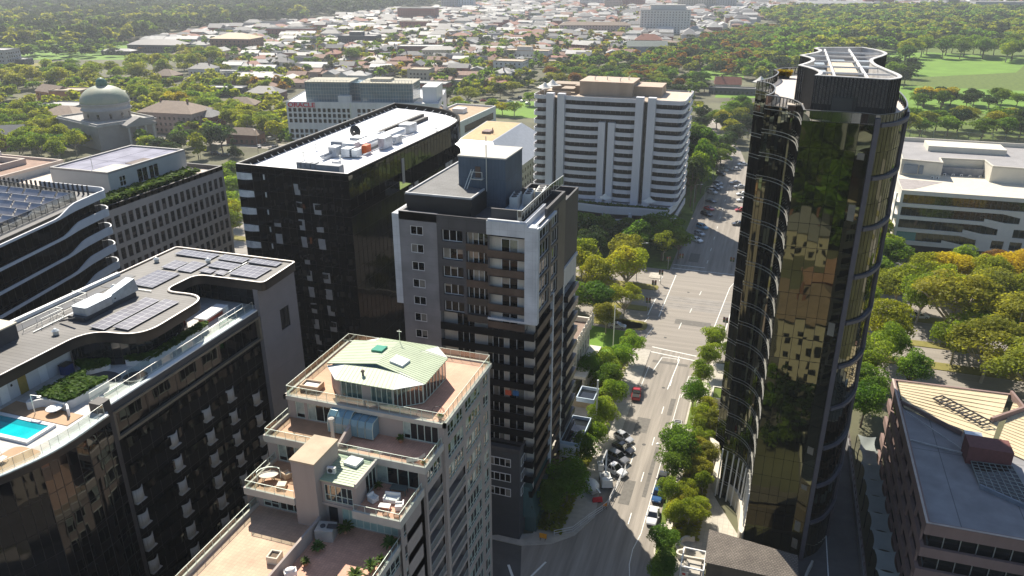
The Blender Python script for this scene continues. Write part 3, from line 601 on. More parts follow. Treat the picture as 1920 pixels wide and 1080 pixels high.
seatthing('armchair', 'white outdoor armchair by the sunroom wall on the right middle deck', 'armchair', -35.3, 59.2, Z2, 1.2, .85, .85, WHT, WHT)
seatthing('armchair', 'white outdoor armchair right of the low white table on the middle deck', 'armchair', -32.1, 58.9, Z2, -1.2, .85, .85, WHT, WHT)
def legtable(name, label, x, y, z, a, w, d, h, m):
    t = thing(name, label, 'table', (x, y, z), a); b = MB(); b.box(-w/2, w/2, -d/2, d/2, h-.05, h); b.build('tabletop', m, t)
    for i in (-1, 1):
        for j in (-1, 1): b = MB(); b.box(i*(w/2-.08)-.04, i*(w/2-.08)+.04, j*(d/2-.08)-.04, j*(d/2-.08)+.04, 0, h-.05); b.build('leg', m, t)
    return t
legtable('coffee_table', 'low white table in front of the white outdoor sofa', -33.6, 58.5, Z2, .15, 1.2, .7, .4, WHT)
legtable('dining_table', 'dark glass outdoor table near the sliding doors of the middle deck', -33.3, 61.3, Z2, .1, 1.8, .95, .74, mat('dark_table', (.1, .12, .11), .3))
legtable('dining_table', 'cream square table standing alone on the sunlit lower deck', -45.3, 50.5, Z3, 0, 1.5, 1.3, .75, CUSH)
for x, y, lb in ((-32.9, 57.4, 'left of two small brown boxes at the middle deck rail'), (-31.7, 57.5, 'right of two small brown boxes at the middle deck rail')):
    t = thing('planter_box', lb, 'planter', (x, y, Z2), .2, 'brown boxes on the middle deck'); b = MB(); b.lathe([(.3, 0), (.38, .35), (.38, .42), (.32, .42), (.3, .34)], n=8); b.build('pot', mat('brown_pot', (.2, .1, .06), .7), t)
t = thing('planter_box', 'square cream planter box on the sunlit lower deck by the partition', 'planter', (-42.2, 51.0, Z3), .1)
b = MB(); b.wallpath([(-.6, -.6), (.6, -.6), (.6, .6), (-.6, .6)], 0, .8, .14, closed=True); b.build('box', CUSH, t); b = MB(); b.box(-.46, .46, -.46, .46, .5, .6); b.build('soil', BARK, t)
t = thing('washing_bench', 'small grey sink bench by the stair block on the lower deck', 'bench', (-42.2, 56.0, Z3)); b = MB(); b.box(-.7, .7, -.35, .35, .75, .85); b.box(-.6, -.5, -.3, .3, 0, .75); b.box(.5, .6, -.3, .3, 0, .75); b.build('bench', ALU, t); b = MB(); b.lathe([(.05, .85), (.3, 1.2), (.33, 1.5), (.2, 1.65)], -.2, .1, 12); b.build('basin', ALU, t)
t = thing('hot_water_unit', 'large grey plant unit beside the partition wall on the red lower deck', 'plant unit', (-39.1, 55.7, Z3), .2)
b = MB(); b.box(-.95, .95, -.8, .8, 0, 1.35); b.build('casing', ALU, t); b = MB(); b.box(.2, 1.2, -.3, .3, 1.35, 1.5); b.lathe([(.28, 1.35), (.28, 1.46)], -.3, 0, 12); b.build('lid', CHAR, t)
t = thing('barbecue', 'covered white barbecue beside the partition on the red lower deck', 'barbecue', (-39.3, 49.4, Z3), .7)
b = MB(); b.box(-.6, .6, -.35, .35, .45, .95); b.lathe([(.5, .95), (.42, 1.15), (.1, 1.25)], n=12, sx=1.1, sy=.7); b.build('hood', WHT, t); b = MB()
for i in (-1, 1):
    for j in (-1, 1): b.box(i*.5-.04, i*.5+.04, j*.28-.04, j*.28+.04, 0, .45)
b.build('legs', BLACK, t)
def ac(x, y, z, a, label):
    t = thing('air_conditioner', label, 'air conditioner', (x, y, z), a); b = MB(); b.box(-.45, .45, -.17, .17, .05, .75); b.box(-.4, -.3, -.15, .15, 0, .05); b.box(.3, .4, -.15, .15, 0, .05); b.build('casing', WHT, t)
    b = MB(); P = [(.27*math.cos(q*.5236)-.08, -.18, .4+.27*math.sin(q*.5236)) for q in range(12)]; b.poly(P[::-1]); b.poly([(p[0], -.185, p[2]) for p in P]); b.build('fan_grille', CHAR, t)
ac(-37.7, 66.2, Z1, 0, 'white air conditioner by the solarium on the upper red deck'); ac(-39.6, 58.6, 35.78, .1, 'white air conditioner on the green sunroom roof')
t = thing('sun_lounger', 'dark folded lounger at the right end of the upper red deck', 'lounger', (-32.2, 63.2, Z1), .5)
b = MB(); b.box(-.9, .5, -.35, .35, .25, .36); b.build('seat', CHAR, t); b = MB(); b.hexa(((.5, -.35, .25), (1.2, -.35, .75), (1.2, .35, .75), (.5, .35, .25), (.45, -.35, .36), (1.15, -.35, .86), (1.15, .35, .86), (.45, .35, .36))); b.build('backrest', CHAR, t); b = MB(); b.box(-.8, -.7, -.3, .3, 0, .25); b.box(.4, .5, -.3, .3, 0, .25); b.build('frame', ALU, t)
t = thing('bicycle_frame', 'black curved metal frame at the right front of the top deck', 'garden frame', (-31.4, 68.0, Z0), .3)
b = MB(); P = [(.7*math.cos(q*.5), 0, .75+.7*math.sin(q*.5)) for q in range(13)]
for p, q in zip(P[:-1], P[1:]): b.bar(p, q, .03)
b.bar((0, 0, 0), (.3, .5, .9), .03); b.bar((.3, .5, .9), (.9, .3, 0), .03); b.build('frame', BLACK, t)
PALM = leaf('palm_leaf', (.04, .075, .015), (.1, .15, .04), trans=.3, scale=2)
POT = mat('terracotta_pot', (.4, .19, .11), .8)
def palm(x, y, z, s, label, n=26):
    t = thing('potted_palm', label, 'potted plant', (x, y, z), rng.uniform(0, 6)); b = MB(); b.lathe([(.2, 0), (.33, .4), (.36, .42), (.3, .45)], n=12); b.build('pot', POT, t)
    b = MB()
    for i in range(n):
        a = i*2.4; el = rng.uniform(.2, 1.25); L = s*rng.uniform(.7, 1); p = Vector((0, 0, .5)); d = Vector((math.cos(a)*math.cos(el), math.sin(a)*math.cos(el), math.sin(el))); sd = Vector((-math.sin(a), math.cos(a), 0)); w0 = .02
        for k in range(4):
            q = p+d*L/4; d = (d+Vector((0, 0, -.32))).normalized(); w1 = (.1, .13, .09, .01)[k]*s
            b.quad(p-sd*w0, q-sd*w1, q+sd*w1, p+sd*w0); p, w0 = q, w1
    b.build('fronds', PALM, t); return t
for a in ((-37.6, 56.9, 1.3, 'large potted palm before the teal blinds of the lower deck'), (-38.8, 53.6, 1.0, 'dark potted palm by the grey plant unit on the lower deck'), (-38.9, 51.4, .7, 'small green potted plant halfway along the partition wall'), (-33.2, 51.2, 1.25, 'spiky palm in the right rail row, biggest of that row'), (-34.3, 49.6, 1.0, 'spiky palm in the sunlit corner, nearest the viewer'), (-32.3, 52.8, 1.1, 'bushy potted plant at the right rail just behind the biggest palm'), (-31.9, 53.9, .8, 'pale small potted plant at the middle of the right rail'), (-32.1, 56.4, 1.2, 'dark shrub in a pot in the right rear corner of the lower deck')):
    palm(a[0], a[1], Z3, a[2], a[3])
palm(-35.3, 66.2, Z1, .7, 'low potted shrub against the wall of the upper red deck'); palm(-31.0, 62.8, Z1, .5, 'small potted plant in the right corner of the upper red deck'); palm(-31.0, 67.6, Z0, .6, 'potted plant at the front right corner of the top deck'); palm(-35.7, 61.2, Z2, .7, 'potted plant by the sunroom side window')
# ================================================================== POOL-DECK APARTMENT BLOCK (front left)
SOLAR = tiles('solar_panel', (.10, .095, .12), (.12, .115, .14), (.42, .42, .42), 1.0, .85, .22, 0, .035, 0, spec=.6)
GREYROOF = tiles('grey_roof_tray', (.135, .128, .122), (.12, .114, .108), (.06, .057, .055), 40, .55, .6, 0, .03, .3)
FASC = mat('bronze_black_fascia', (.05, .04, .035), .45, .3, var=.15)
WDECK = tiles('pale_deck_paving', (.6, .58, .56), (.55, .53, .51), (.38, .36, .34), .9, .9, .75, 0, .02, .05)
PLK = mat('purple_grey_panel', (.2, .19, .205), .55, .1, var=.08, scale=.25)
P = thing('pool_apartment_block', 'black glass apartment block with rooftop pool and solar panels', 'building', (-68, 62, 0))
PZ, PR = 43.6, 47.5
# facade toward +x : curved part y 20..50, fin, straight part 52..77, end block 77..85
curve = spline([(-72, 20), (-66.5, 28), (-62.2, 36), (-60.0, 41), (-59.1, 45), (-59.3, 50.6)], 5)
zs = [0]+[PZ-.6-3.2*k for k in range(13, -1, -1)]
mb = MB(); curtain(mb, curve, zs, 1.35, .0022, .05, .03); mb.build('curtain_wall', [GLP, BLACK], P)
mb = MB(); mb.wallpath(curve, PZ-.6, PZ+.12, -.12); mb.build('fascia', BLACK, P)
mb = MB(); mb.wallpath(curve, PZ+.12, PZ+.2, .35); mb.build('deck_edge', WHITE, P)
railing('railing', P, [(x-.5, y, PZ+.1) for x, y in curve], 1.15, [ALU, CLEAR], 1.6, .02)
mb = MB(); mb.box(-61.6, -60.2, 50.6, 51.9, 0, PZ+1.1); mb.build('corner_fin', mat('dark_fin', (.045, .042, .045), .6, var=.15), P)
FP = Fr(-60.8, 51.9, 0, 1); L = 25.2
mb = MB(); zt = PZ-.9-3.2
curtain(mb, [(-60.9, 51.9), (-60.9, 77.1)], [0]+[zt-3.2*k for k in range(12, -1, -1)], 1.6, .002, .05, .03); mb.build('curtain_wall', [DULLBLK, BLACK], P)  # flat black panels: shade of the recessed balconies put into the colour
mb = MB(); curtain(mb, [(-60.85, 52.6), (-60.85, 76.6)], [zt+.35, PZ-1.0], 1.5, .003, .05, .03); mb.build('ribbon_window', [GLP, BLACK], P)
mb = MB(); FR = Fr(-60.8, 51.9, 0, 1); FR.box(mb, .1, L, PZ-1.0, PZ-.72, -.2, .35); FR.box(mb, .1, L, zt+.05, zt+.35, -.2, .35); FR.box(mb, .1, .5, zt+.35, PZ-1.0, -.2, .35); FR.box(mb, L-.35, L, zt+.35, PZ-1.0, -.2, .35); mb.build('window_frame', mat('bronze_frame', (.16, .14, .11), .45, .2), P)
mb = MB(); FR.box(mb, 0, L, PZ-.72, PZ, -.5, .12); mb.build('fascia', CHAR, P); mb = MB(); FR.box(mb, 0, L, PZ, PZ+.16, -.5, .1); mb.build('deck_edge', WHITE, P)
mb = MB(); FE = Fr(-60.3, 77.1, 0, 1); wall(mb, FE, 0, 8.3, 0, PR-.9, [(4.1, 6.2, 38.9, 42.0)]); wall(mb, Fr(-61, 77.1, 1, 0), 0, .7, 0, PR-.9)
for z in (42.6, 38.3, 34, 29.7, 25.4): FE.box(mb, 0, 8.3, z-.06, z+.06, -.1, .03)
mb.build('end_wall', PLK, P); mb = MB(); pane(mb, FE, 4.1, 6.2, 38.9, 42.0, 2, 1, .08, -.15); mb.build('window', [BLACK, GLK2], P)
for k in range(12):
    mb = MB(); z = zt-.4-3.2*k; n = 50; pv = None
    for i in range(n+1):
        s = 1+23.4*i/n; o = .1+.12*math.sin(s*1.1+k*.4)+.05*math.sin(s*3.7+k); c = (s, z-1.2, z-.15+.12*math.sin(s*.8+k), o)
        if pv: mb.quad(FR.pt(pv[0], pv[1], pv[3]), FR.pt(c[0], c[1], c[3]), FR.pt(c[0], c[2], c[3]), FR.pt(pv[0], pv[2], pv[3])); mb.quad(FR.pt(pv[0], pv[2], pv[3]), FR.pt(c[0], c[2], c[3]), FR.pt(c[0], c[2], -.1), FR.pt(pv[0], pv[2], -.1))
        pv = c
    mb.build('balustrade', GLK, P, True)
# balcony screens: curved grey panels, one per flat
SCR = mat('grey_balcony_screen', (.34, .33, .32), .6, var=.1)
scr = [(53.2, 31.9, 8), (59.4, 35.0, 9), (65.2, 35.0, 9), (69.7, 35.2, 10), (74.5, 32.0, 9)]
for y, z, n in scr:
    for k in range(n):
        mb = MB(); zz = z-3.2*k-.75
        pth = [(-60.72+.38*math.sin(math.pi*q/6), y-.75+1.5*q/6) for q in range(7)]
        mb.wallpath(pth, zz, zz+1.65, .06); mb.box(-60.75, -60.3, y-.72, y+.72, zz-.04, zz+.06); mb.build('balcony_screen', SCR, P, True)
mb = MB(); wall(mb, Fr(-82, 20, 1, 0), 0, 12, 0, PZ); wall(mb, Fr(-80, 85.2, 0, -1), 0, 65, 0, PZ); wall(mb, Fr(-60.3, 85.4, -1, 0), 0, 20, 0, PR-.9); mb.build('rear_wall', CHAR, P)
# deck
mb = MB(); dk = [(-80, 20)]+curve+[(-60.9, 51.9), (-60.9, 77.1), (-60.4, 85.2), (-80, 85.2)]; mb.prism(dk, PZ-.5, PZ); mb.build('roof_deck', WDECK, P)
railing('railing', P, [(-61.2, 52.2, PZ+.16), (-61.2, 76.9, PZ+.16)], 1.1, [ALU, CLEAR], 1.7, .025)
railing('railing', P, [(-63.2, 52.2, PZ), (-63.2, 64.5, PZ), (-64.4, 66.8, PZ)], 1.0, [ALU, CLEAR], 1.7, .025)
railing('railing', P, [(-62.2, 71.5, PZ+.1), (-62.2, 76.2, PZ+.1)], 1.1, [WHITE, CLEAR], 1.7, .04)
# main roof with rounded cut-outs
ro = rounded([(-79.6, 30), (-69.8, 30), (-69.4, 59.2), (-62.7, 59.8), (-63.2, 71.6), (-69.6, 71.2), (-69.4, 77.0), (-59.3, 77.2), (-59.7, 85.3), (-79.6, 85.3)], [.3, .5, 3.0, 3.6, 3.2, 1.8, 1.6, .8, .6, .6], 8)
mb = MB(); mb.prism(ro, PR-1.05, PR, 0, False, True); mb.wallpath(ro, PR-.2, PR+.14, .3, closed=True); mb.build('roof_fascia', FASC, P)
mb = MB(); mb.poly([(x, y, PR-.02) for x, y in ro]); mb.build('roof', GREYROOF, P)
mb = MB(); mb.wallpath(ro, PR+.14, PR+.19, .16, closed=True); mb.build('roof_edge_trim', mat('pale_trim', (.55, .52, .5), .5, .3), P)
# glazed rooms and white wall with doors under the roof
inner = rounded([(-71.5, 20), (-71, 57.8), (-64.2, 60.6), (-64.6, 70.2), (-71, 70.4), (-71, 78.6), (-60.9, 78.6)], [0, 1, 3, 3, 1, 1, 0], 6)
zsI = [PZ, PZ+1.0, PR-1.05]
mb = MB(); k0 = min(range(len(inner)), key=lambda i: abs(inner[i][1]-57.8)+abs(inner[i][0]+71)); curtain(mb, inner[k0:], zsI, 1.2, .002, .06, .03); mb.build('lounge_glazing', [GLK2, BLACK], P)
mb = MB(); Fw = Fr(-71.3, 30, 0, 1); Fw.quad(mb, 0, 27.8, PZ, PR-1.05); mb.build('terrace_wall', WHITED, P)
for y in (44.2, 46.3, 48.9, 51.1, 53.6):
    mb = MB(); Fw.box(mb, y-30-.0, y-30+.95, PZ+.02, PZ+2.3, 0, .07); mb.build('door', mat('ochre_door', (.36, .26, .07), .6) if y in (46.3, 51.1) else WHITE, P)
for y in (45.2, 49.9): mb = MB(); Fw.box(mb, y-30+.35, y-30+.55, PZ+1.4, PZ+1.65, .0, .04); mb.build('door_sign', BLACK, P)
mb = MB(); rr = rounded(rect(-79.4, -75.4, 47, 55.6), .1); mb.prism(rr, PR, PR+1.7); mb.build('roof_plant_room', [CHAR], P); mb = MB(); mb.box(-79.5, -75.3, 46.9, 55.7, PR+1.7, PR+1.85); mb.build('plant_room_roof', mat('cream_membrane', (.6, .54, .42), .8, var=.08), P)
mb = MB()
for y0, y1 in ((56.5, 62.6), (63.0, 69.6), (70, 74.4)): mb.box(-78.4, -76.9, y0, y1, PR-.3, PR+.02)
mb.build('roof_gutter', BLACK, P)
railing('safety_rail', P, [(-76.4, 57, PR), (-76.4, 66, PR), (-78.6, 66, PR)], 1.0, [ALU, CLEAR], 1.8, .035, False)
railing('safety_rail', P, [(-75.3, 58.5, PR), (-75.3, 61.5, PR), (-76.4, 61.5, PR)], 1.0, [ALU, CLEAR], 1.2, .035, False)
mb = MB(); mb.box(-79.5, -79.0, 30, 74, PR, PR+.4); mb.build('roof_kerb', WHITE, P)
mb = MB()
for a, b in (((-79, 45.5, PR+.1), (-70.4, 46.2, PR+.1)), ((-75.0, 57, PR+.08), (-75.0, 76, PR+.08)), ((-74.6, 70.6, PR+.1), (-71, 70.6, PR+.1)), ((-66, 77.9, PR+.08), (-66, 84.5, PR+.08))): mb.bar(a, b, .07)
mb.build('roof_cable_tray', ALU, P)
for x, y in ((-76, 69.8), (-72.3, 57.5), (-78, 79.5), (-71, 81.4), (-74.4, 46.2)): mb = MB(); mb.lathe([(.3, PR), (.3, PR+.4), (.42, PR+.45), (.1, PR+.7)], x, y, 10); mb.build('roof_vent', ALU, P)
# solar arrays: things resting on the roof
def solar(x0, x1, y0, y1, label):
    t = thing('solar_array', label, 'solar panels', ((x0+x1)/2, (y0+y1)/2, PR), 0, 'solar panel arrays on the left roof')
    mb = MB(); mb.hexa(((x0, y0, PR+.22), (x1, y0, PR+.12), (x1, y1, PR+.12), (x0, y1, PR+.22), (x0, y0, PR+.27), (x1, y0, PR+.17), (x1, y1, PR+.17), (x0, y1, PR+.27))); mb.build('panels', SOLAR, t)
    mb = MB()
    for k in range(3):
        y = y0+.3+(y1-y0-.6)*k/2; mb.box(x0+.1, x1-.1, y-.04, y+.04, PR, PR+.14)
    mb.build('frame', ALU, t)
for a in ((-70.0, -67.9, 59.8, 68.6, 'long solar array beside the ductwork on the rounded roof bulge'), (-67.4, -65.3, 60.6, 68.9, 'long solar array at the outer edge of the rounded roof bulge'),
          (-75.2, -71.6, 71.5, 76.6, 'wide solar array just behind the ductwork on the left roof'), (-75.6, -73.4, 77.6, 80.4, 'small solar array above the wide one at the roof kerb'), (-73.0, -70.6, 77.4, 80.8, 'square solar array at the bend of the left roof'),
          (-77.5, -71.4, 82.4, 84.4, 'solar strip at the left end of the rear roof edge'), (-70.6, -66.4, 82.6, 84.4, 'solar strip at the middle of the rear roof edge'), (-65.8, -61.2, 82.8, 84.4, 'solar strip at the right end of the rear roof edge'),
          (-70.0, -66.0, 79.8, 82.0, 'solar array in the second row left of the cross gap'), (-65.4, -61.2, 78.3, 82.0, 'big square solar array near the roof corner at right'), (-69.8, -67.9, 77.9, 79.2, 'smallest solar array left in the front row'), (-67.4, -66.0, 77.9, 79.2, 'smallest solar array right in the front row')):
    solar(*a)
DUCT = mat('galvanised_duct', (.5, .54, .58), .35, .6, var=.15, scale=2)
t = thing('roof_duct', 'silver rooftop ductwork hump beside the long solar panels', 'ductwork', (-72.6, 66, PR))
mb = MB(); mb.prism(rounded(rect(-74.0, -71.8, 61.5, 65.5), .3), PR+.5, PR+1.5); mb.build('duct_box', DUCT, t)
mb = MB(); mb.hexa(((-73.6, 65.5, PR+.4), (-72, 65.5, PR+.4), (-71.8, 69.5, PR+.6), (-73.4, 69.5, PR+.6), (-73.4, 65.5, PR+1.4), (-72.2, 65.5, PR+1.4), (-72, 69.3, PR+2.2), (-73.2, 69.3, PR+2.2))); mb.build('duct_hood', DUCT, t)
mb = MB()
for y in (60, 62, 64, 66): mb.bar((-74.4, y, PR+.2), (-72, y, PR+.9), .12)
mb.box(-74.2, -71.8, 61, 69, PR, PR+.5); mb.build('duct_base', CHAR, t)
# planted beds, pool, furniture on the deck
HEDGE = leaf('hedge_leaf', (.035, .07, .015), (.09, .14, .03), trans=.3, scale=1.2)
def leafpatch(mb, poly, z, n, s, h=.25):
    xs = [p[0] for p in poly]; ys = [p[1] for p in poly]; k = 0; N = len(poly)
    while k < n:
        x, y = rng.uniform(min(xs), max(xs)), rng.uniform(min(ys), max(ys)); c = False
        for i in range(N):
            (x1, y1), (x2, y2) = poly[i-1], poly[i]
            if (y1 > y) != (y2 > y) and x < (x2-x1)*(y-y1)/(y2-y1)+x1: c = not c
        if not c: continue
        a = rng.uniform(0, 6.28); u = Vector((math.cos(a), math.sin(a), rng.uniform(-.5, .5)))*s; v = Vector((-math.sin(a), math.cos(a), rng.uniform(-.3, .8)))*s; q = Vector((x, y, z+rng.uniform(-.05, h)))
        mb.quad(q-u-v, q+u-v, q+u+v, q-u+v); k += 1
    return mb
def bed(label, poly, h, n, s=.16, m=None):
    t = thing('planter_bed', label, 'planter', (poly[0][0], poly[0][1], PZ)); mb = MB(); mb.wallpath(poly, PZ, PZ+h, .18, closed=True); mb.build('rim', m or WHITED, t)
    mb = MB(); mb.poly([(x, y, PZ+h-.1) for x, y in poly]); mb.build('soil', BARK, t); mb = leafpatch(MB(), poly, PZ+h, n, s, .35); mb.build('plants', HEDGE, t)
bed('curving planter of clipped grass beside the pool terrace', rounded([(-68.6, 50.3), (-63.9, 50.2), (-63.8, 55.6), (-66.4, 54.6), (-67.6, 56.4)], [.8, .9, .4, 1, .8], 5), .9, 2600, .12)
bed('dark planter with a wavy rim below the rounded roof', rounded([(-70.8, 57.6), (-68.0, 56.4), (-66.6, 58.6), (-67.6, 59.4), (-70.8, 59.0)], .8, 4), .6, 1200)
bed('white curved planter wrapping the glazed lounge', rounded([(-65.8, 59.6), (-63.0, 60.2), (-62.9, 70.6), (-64.0, 70.4), (-63.9, 61.4), (-66, 60.6)], [.5, 2.2, 1.2, .4, 2, .4], 5), .7, 1800)
bed('low planter by the doors at the left edge of the terrace', rounded(rect(-70.9, -68.2, 40.5, 45.2), .8, 4), .7, 900)
t = thing('swimming_pool', 'turquoise rooftop swimming pool in a pale surround', 'pool', (-68, 45.6, PZ)); mb = MB(); mb.wallpath([(-75, 44.2), (-62.7, 44.2), (-62.7, 47.5), (-75, 47.5)], PZ, PZ+.28, .4, closed=True); mb.build('coping', WHITE, t)
WATER = mat('pool_water', (.01, .5, .55), .08, 0, var=.12, scale=.7, bump=.35, bscale=3.5, spec=.5); mb = MB(); mb.box(-74.8, -63.0, 44.5, 47.2, PZ+.05, PZ+.2); mb.build('water', WATER, t); mb = MB(); mb.box(-74.8, -63.0, 46.3, 47.2, PZ+.1, PZ+.205); mb.build('rear_pool_band', mat('darker_pool_band', (.01, .3, .36), .1, var=.15, bump=.3, bscale=3.5), t)  # darker teal band along the rear of the water
TD = mat('timber_deck', (.42, .27, .16), .75, var=.12); mb = MB(); mb.box(-70.6, -61.8, 47.9, 49.9, PZ, PZ+.06); single('pool_timber_deck', mb, TD, 'brown timber strip along the rear of the rooftop pool', 'deck')
mb = MB(); mb.prism(rounded(rect(-63.6, -60.1, 40, 43.8), 1), PZ, PZ+.06); single('pool_timber_deck', mb, TD, 'brown timber corner in front of the rooftop pool', 'deck')
t = thing('outdoor_shower', 'steel shower post on the timber strip by the pool', 'shower', (-66.6, 48.6, PZ)); mb = MB(); mb.bar((-66.6, 48.6, PZ), (-66.6, 48.6, PZ+2.2), .05); mb.bar((-66.6, 48.6, PZ+2.2), (-65.6, 48.7, PZ+2.2), .05); mb.build('post', ALU, t); mb = MB(); mb.lathe([(.2, PZ+2.1), (.2, PZ+2.16)], -65.6, 48.7, 10); mb.build('shower_head', ALU, t)
t = thing('round_table', 'round white table in the curved seating nook', 'table', (-64.9, 49.4, PZ)); mb = MB(); mb.lathe([(.75, PZ+.5), (.78, PZ+.55), (.75, PZ+.6)], -64.9, 49.4, 18); mb.build('tabletop', WHITE, t); mb = MB(); mb.lathe([(.3, PZ), (.12, PZ+.1), (.12, PZ+.5)], -64.9, 49.4, 10); mb.build('pedestal', CHAR, t)
t = thing('fire_pit', 'round dark sunken fire pit near the terrace railing', 'fire pit', (-62.4, 57.6, PZ)); mb = MB(); mb.lathe([(1.25, PZ), (1.25, PZ+.3), (1.0, PZ+.3), (.95, PZ+.12)], -62.4, 57.6, 24); mb.build('rim', CHAR, t)
mb = MB(); mb.poly([(-66.0+2.2*math.cos(q*.35), 56.6+1.5*math.sin(q*.35), PZ+.012) for q in range(18)]); mb.build('dark_floor_inlay', mat('dark_inlay', (.07, .07, .075), .8), P)
t = thing('serving_bench', 'long white bench with red shelf before the end block', 'bench', (-64.6, 73.6, PZ)); mb = MB(); mb.obox(-64.8, 73.4, PZ+.75, PZ+.95, 1.7, 4.6, .05); mb.build('top', WHITE, t); mb = MB(); mb.obox(-64.8, 73.4, PZ, PZ+.75, .9, 4.2, .05); mb.build('shelf', mat('red_shelf', (.3, .07, .05), .6), t); mb = MB(); mb.obox(-64.75, 75.3, PZ, PZ+.75, 1.6, .6, .05); mb.build('end_panel', WHITE, t)
t = thing('storage_bin', 'blue bin against the white terrace wall', 'bin', (-70.4, 56.3, PZ)); mb = MB(); mb.box(-70.9, -70, 55.7, 56.8, PZ, PZ+1.1); mb.build('body', mat('blue_bin', (.03, .05, .16), .5), t); mb = MB(); mb.box(-70.95, -69.95, 55.65, 56.85, PZ+1.1, PZ+1.18); mb.build('lid', BLACK, t)
t = thing('seating_wall', 'white curved low wall around the seating nook', 'wall', (-66, 49.6, PZ)); mb = MB(); mb.wallpath(spline([(-68.4, 50.0), (-67.9, 48.9), (-66.8, 50.0), (-64.2, 50.0), (-63.0, 49.2)], 5), PZ, PZ+.9, .2); mb.build('wall', WHITED, t)
t = thing('garden_chair', 'thin wire chair at the left end of the pool deck', 'chair', (-62.4, 41.4, PZ)); mb = MB()
for i in (-.3, .3):
    for j in (-.3, .3): mb.bar((-62.4+i, 41.4+j, PZ), (-62.4+i*.8, 41.4+j*.8, PZ+.45), .03)
mb.box(-62.7, -62.1, 41.1, 41.7, PZ+.43, PZ+.47); mb.build('seat', ALU, t); mb = MB()
for q in range(4): mb.bar((-62.7, 41.15+q*.18, PZ+.45), (-62.85, 41.15+q*.18, PZ+.95), .02)
mb.build('backrest', ALU, t)
# ================================================================== GREY AND WHITE APARTMENT TOWER (centre)
GP = tiles('grey_panel_cladding', (.225, .22, .23), (.215, .21, .22), (.17, .165, .17), 3.0, 1.35, .65, 0, .012, .05, swap=True)
WP = tiles('white_panel_cladding', (.58, .6, .63), (.56, .58, .61), (.42, .43, .45), 1.2, 1.35, .6, 0, .015, .05, swap=True)
DG = tiles('dark_grey_panel', (.078, .076, .081), (.07, .068, .073), (.04, .04, .043), 2.7, 1.37, .65, 0, .012, .05, swap=True)
BRB = mat('brown_balustrade', (.095, .066, .05), .5, 0, var=.35, scale=.4, spec=.15)
C = thing('grey_apartment_tower', 'grey and white apartment tower with black balconies and blue roof box', 'building', (-39.5, 108, 0))
CF = 97.0; CT = 52.4; FC = Fr(-49.7, CF, 1, 0)
CW = Wins(C, [WHITED, GLK, BLIND]); ops = []
for k in range(17):
    z = 49.05-2.75*k; 
    if z < 3: break
    ops.append((1.75, 3.75, z, z+1.35)); CW.add(FC, 1.75, 3.75, z, z+1.35, 2, 1, .09, -.1)
mb = MB(); wall(mb, FC, 0, 6.0, 0, CT, ops); mb.quad((-43.7, CF, 0), (-43.7, CF+1.2, 0), (-43.7, CF+1.2, 40), (-43.7, CF, 40)); mb.build('grey_wall', GP, C)
mb = MB(); mb.box(-50.8, -49.72, CF+.05, CF+6, 37.9, 52.0); mb.build('white_side_panel', WP, C)
mb = MB(); wall(mb, Fr(-49.7, 127, 0, -1), 0, 30, 0, CT-3); mb.build('west_wall', CHAR, C)
# dark upper frame
FD = Fr(-43.7, CF-.15, 1, 0); ops = []
for k in range(5):
    z = 48.6-2.75*k; ops += [(.7, 3.9, z, z+1.75), (4.4, 7.7, z-1.0, z+1.75)]
mb = MB(); wall(mb, FD, 0, 8.0, 37.6, CT, ops, .9); mb.quad((-43.7, CF+1, 37.6), (-35.7, CF+1, 37.6), (-35.7, CF-.15, 37.6), (-43.7, CF-.15, 37.6)); mb.build('dark_frame_wall', DG, C)
for k in range(5):
    z = 48.6-2.75*k; CW.add(FD, .7, 3.9, z, z+1.75, 3, 1, .1, -.5); CW.add(FD, 4.4, 7.7, z-.9, z+1.75, 4, 1, .1, -.8)
    mb = MB(); FD.box(mb, 4.4, 7.7, z-1.05, z+.05, -.12, .08); mb.build('balcony', BRB if k < 3 else BLACK, C)
# white frame box
FWb = Fr(-36.1, CF-.3, 1, 0)
mb = MB(); FWb.box(mb, 0, 5.9, 50.4, CT, -.8, .05); FWb.box(mb, 5.6, 7.2, 37.4, 52.0, -1.5, .06); FWb.box(mb, 0, 5.6, 37.4, 37.7, -1.2, .05); mb.box(-28.92, -28.6, CF-.3, CF+.6, 37.4, 51.9); mb.box(-31.0, -28.6, CF+.6, CF+9.5, 51.3, 51.7); mb.build('white_frame', WP, C)
BLND = mat('pale_room_wall', (.5, .47, .42), .7, var=.12, scale=.5)
for k in range(5):
    z = 48.0-2.75*k; mb = MB(); FB = Fr(-36.1, CF+.55, 1, 0)
    FB.quad(mb, 0, 1.9, z-1, z+1.75, 0, 0); FB.quad(mb, 4.4, 5.6, z-1, z+1.75, 0, 0); FWb.quad(mb, 0, 5.6, z+1.76, z+1.9, -.85, 0); mb.build('room_wall', BLND, C)
    CW.add(FB, 1.9, 4.4, z-1, z+1.75, 2, 1, .09, 0)
    mb = MB(); FWb.box(mb, 0, 5.6, z-1.05, z+.1, -.2, -.05); mb.build('balcony', BRB if k else BRB, C)
    mb = MB(); FWb.box(mb, 0, 5.6, z-1.1, z-.95, -1.3, -.05); mb.build('balcony_slab', DG, C)
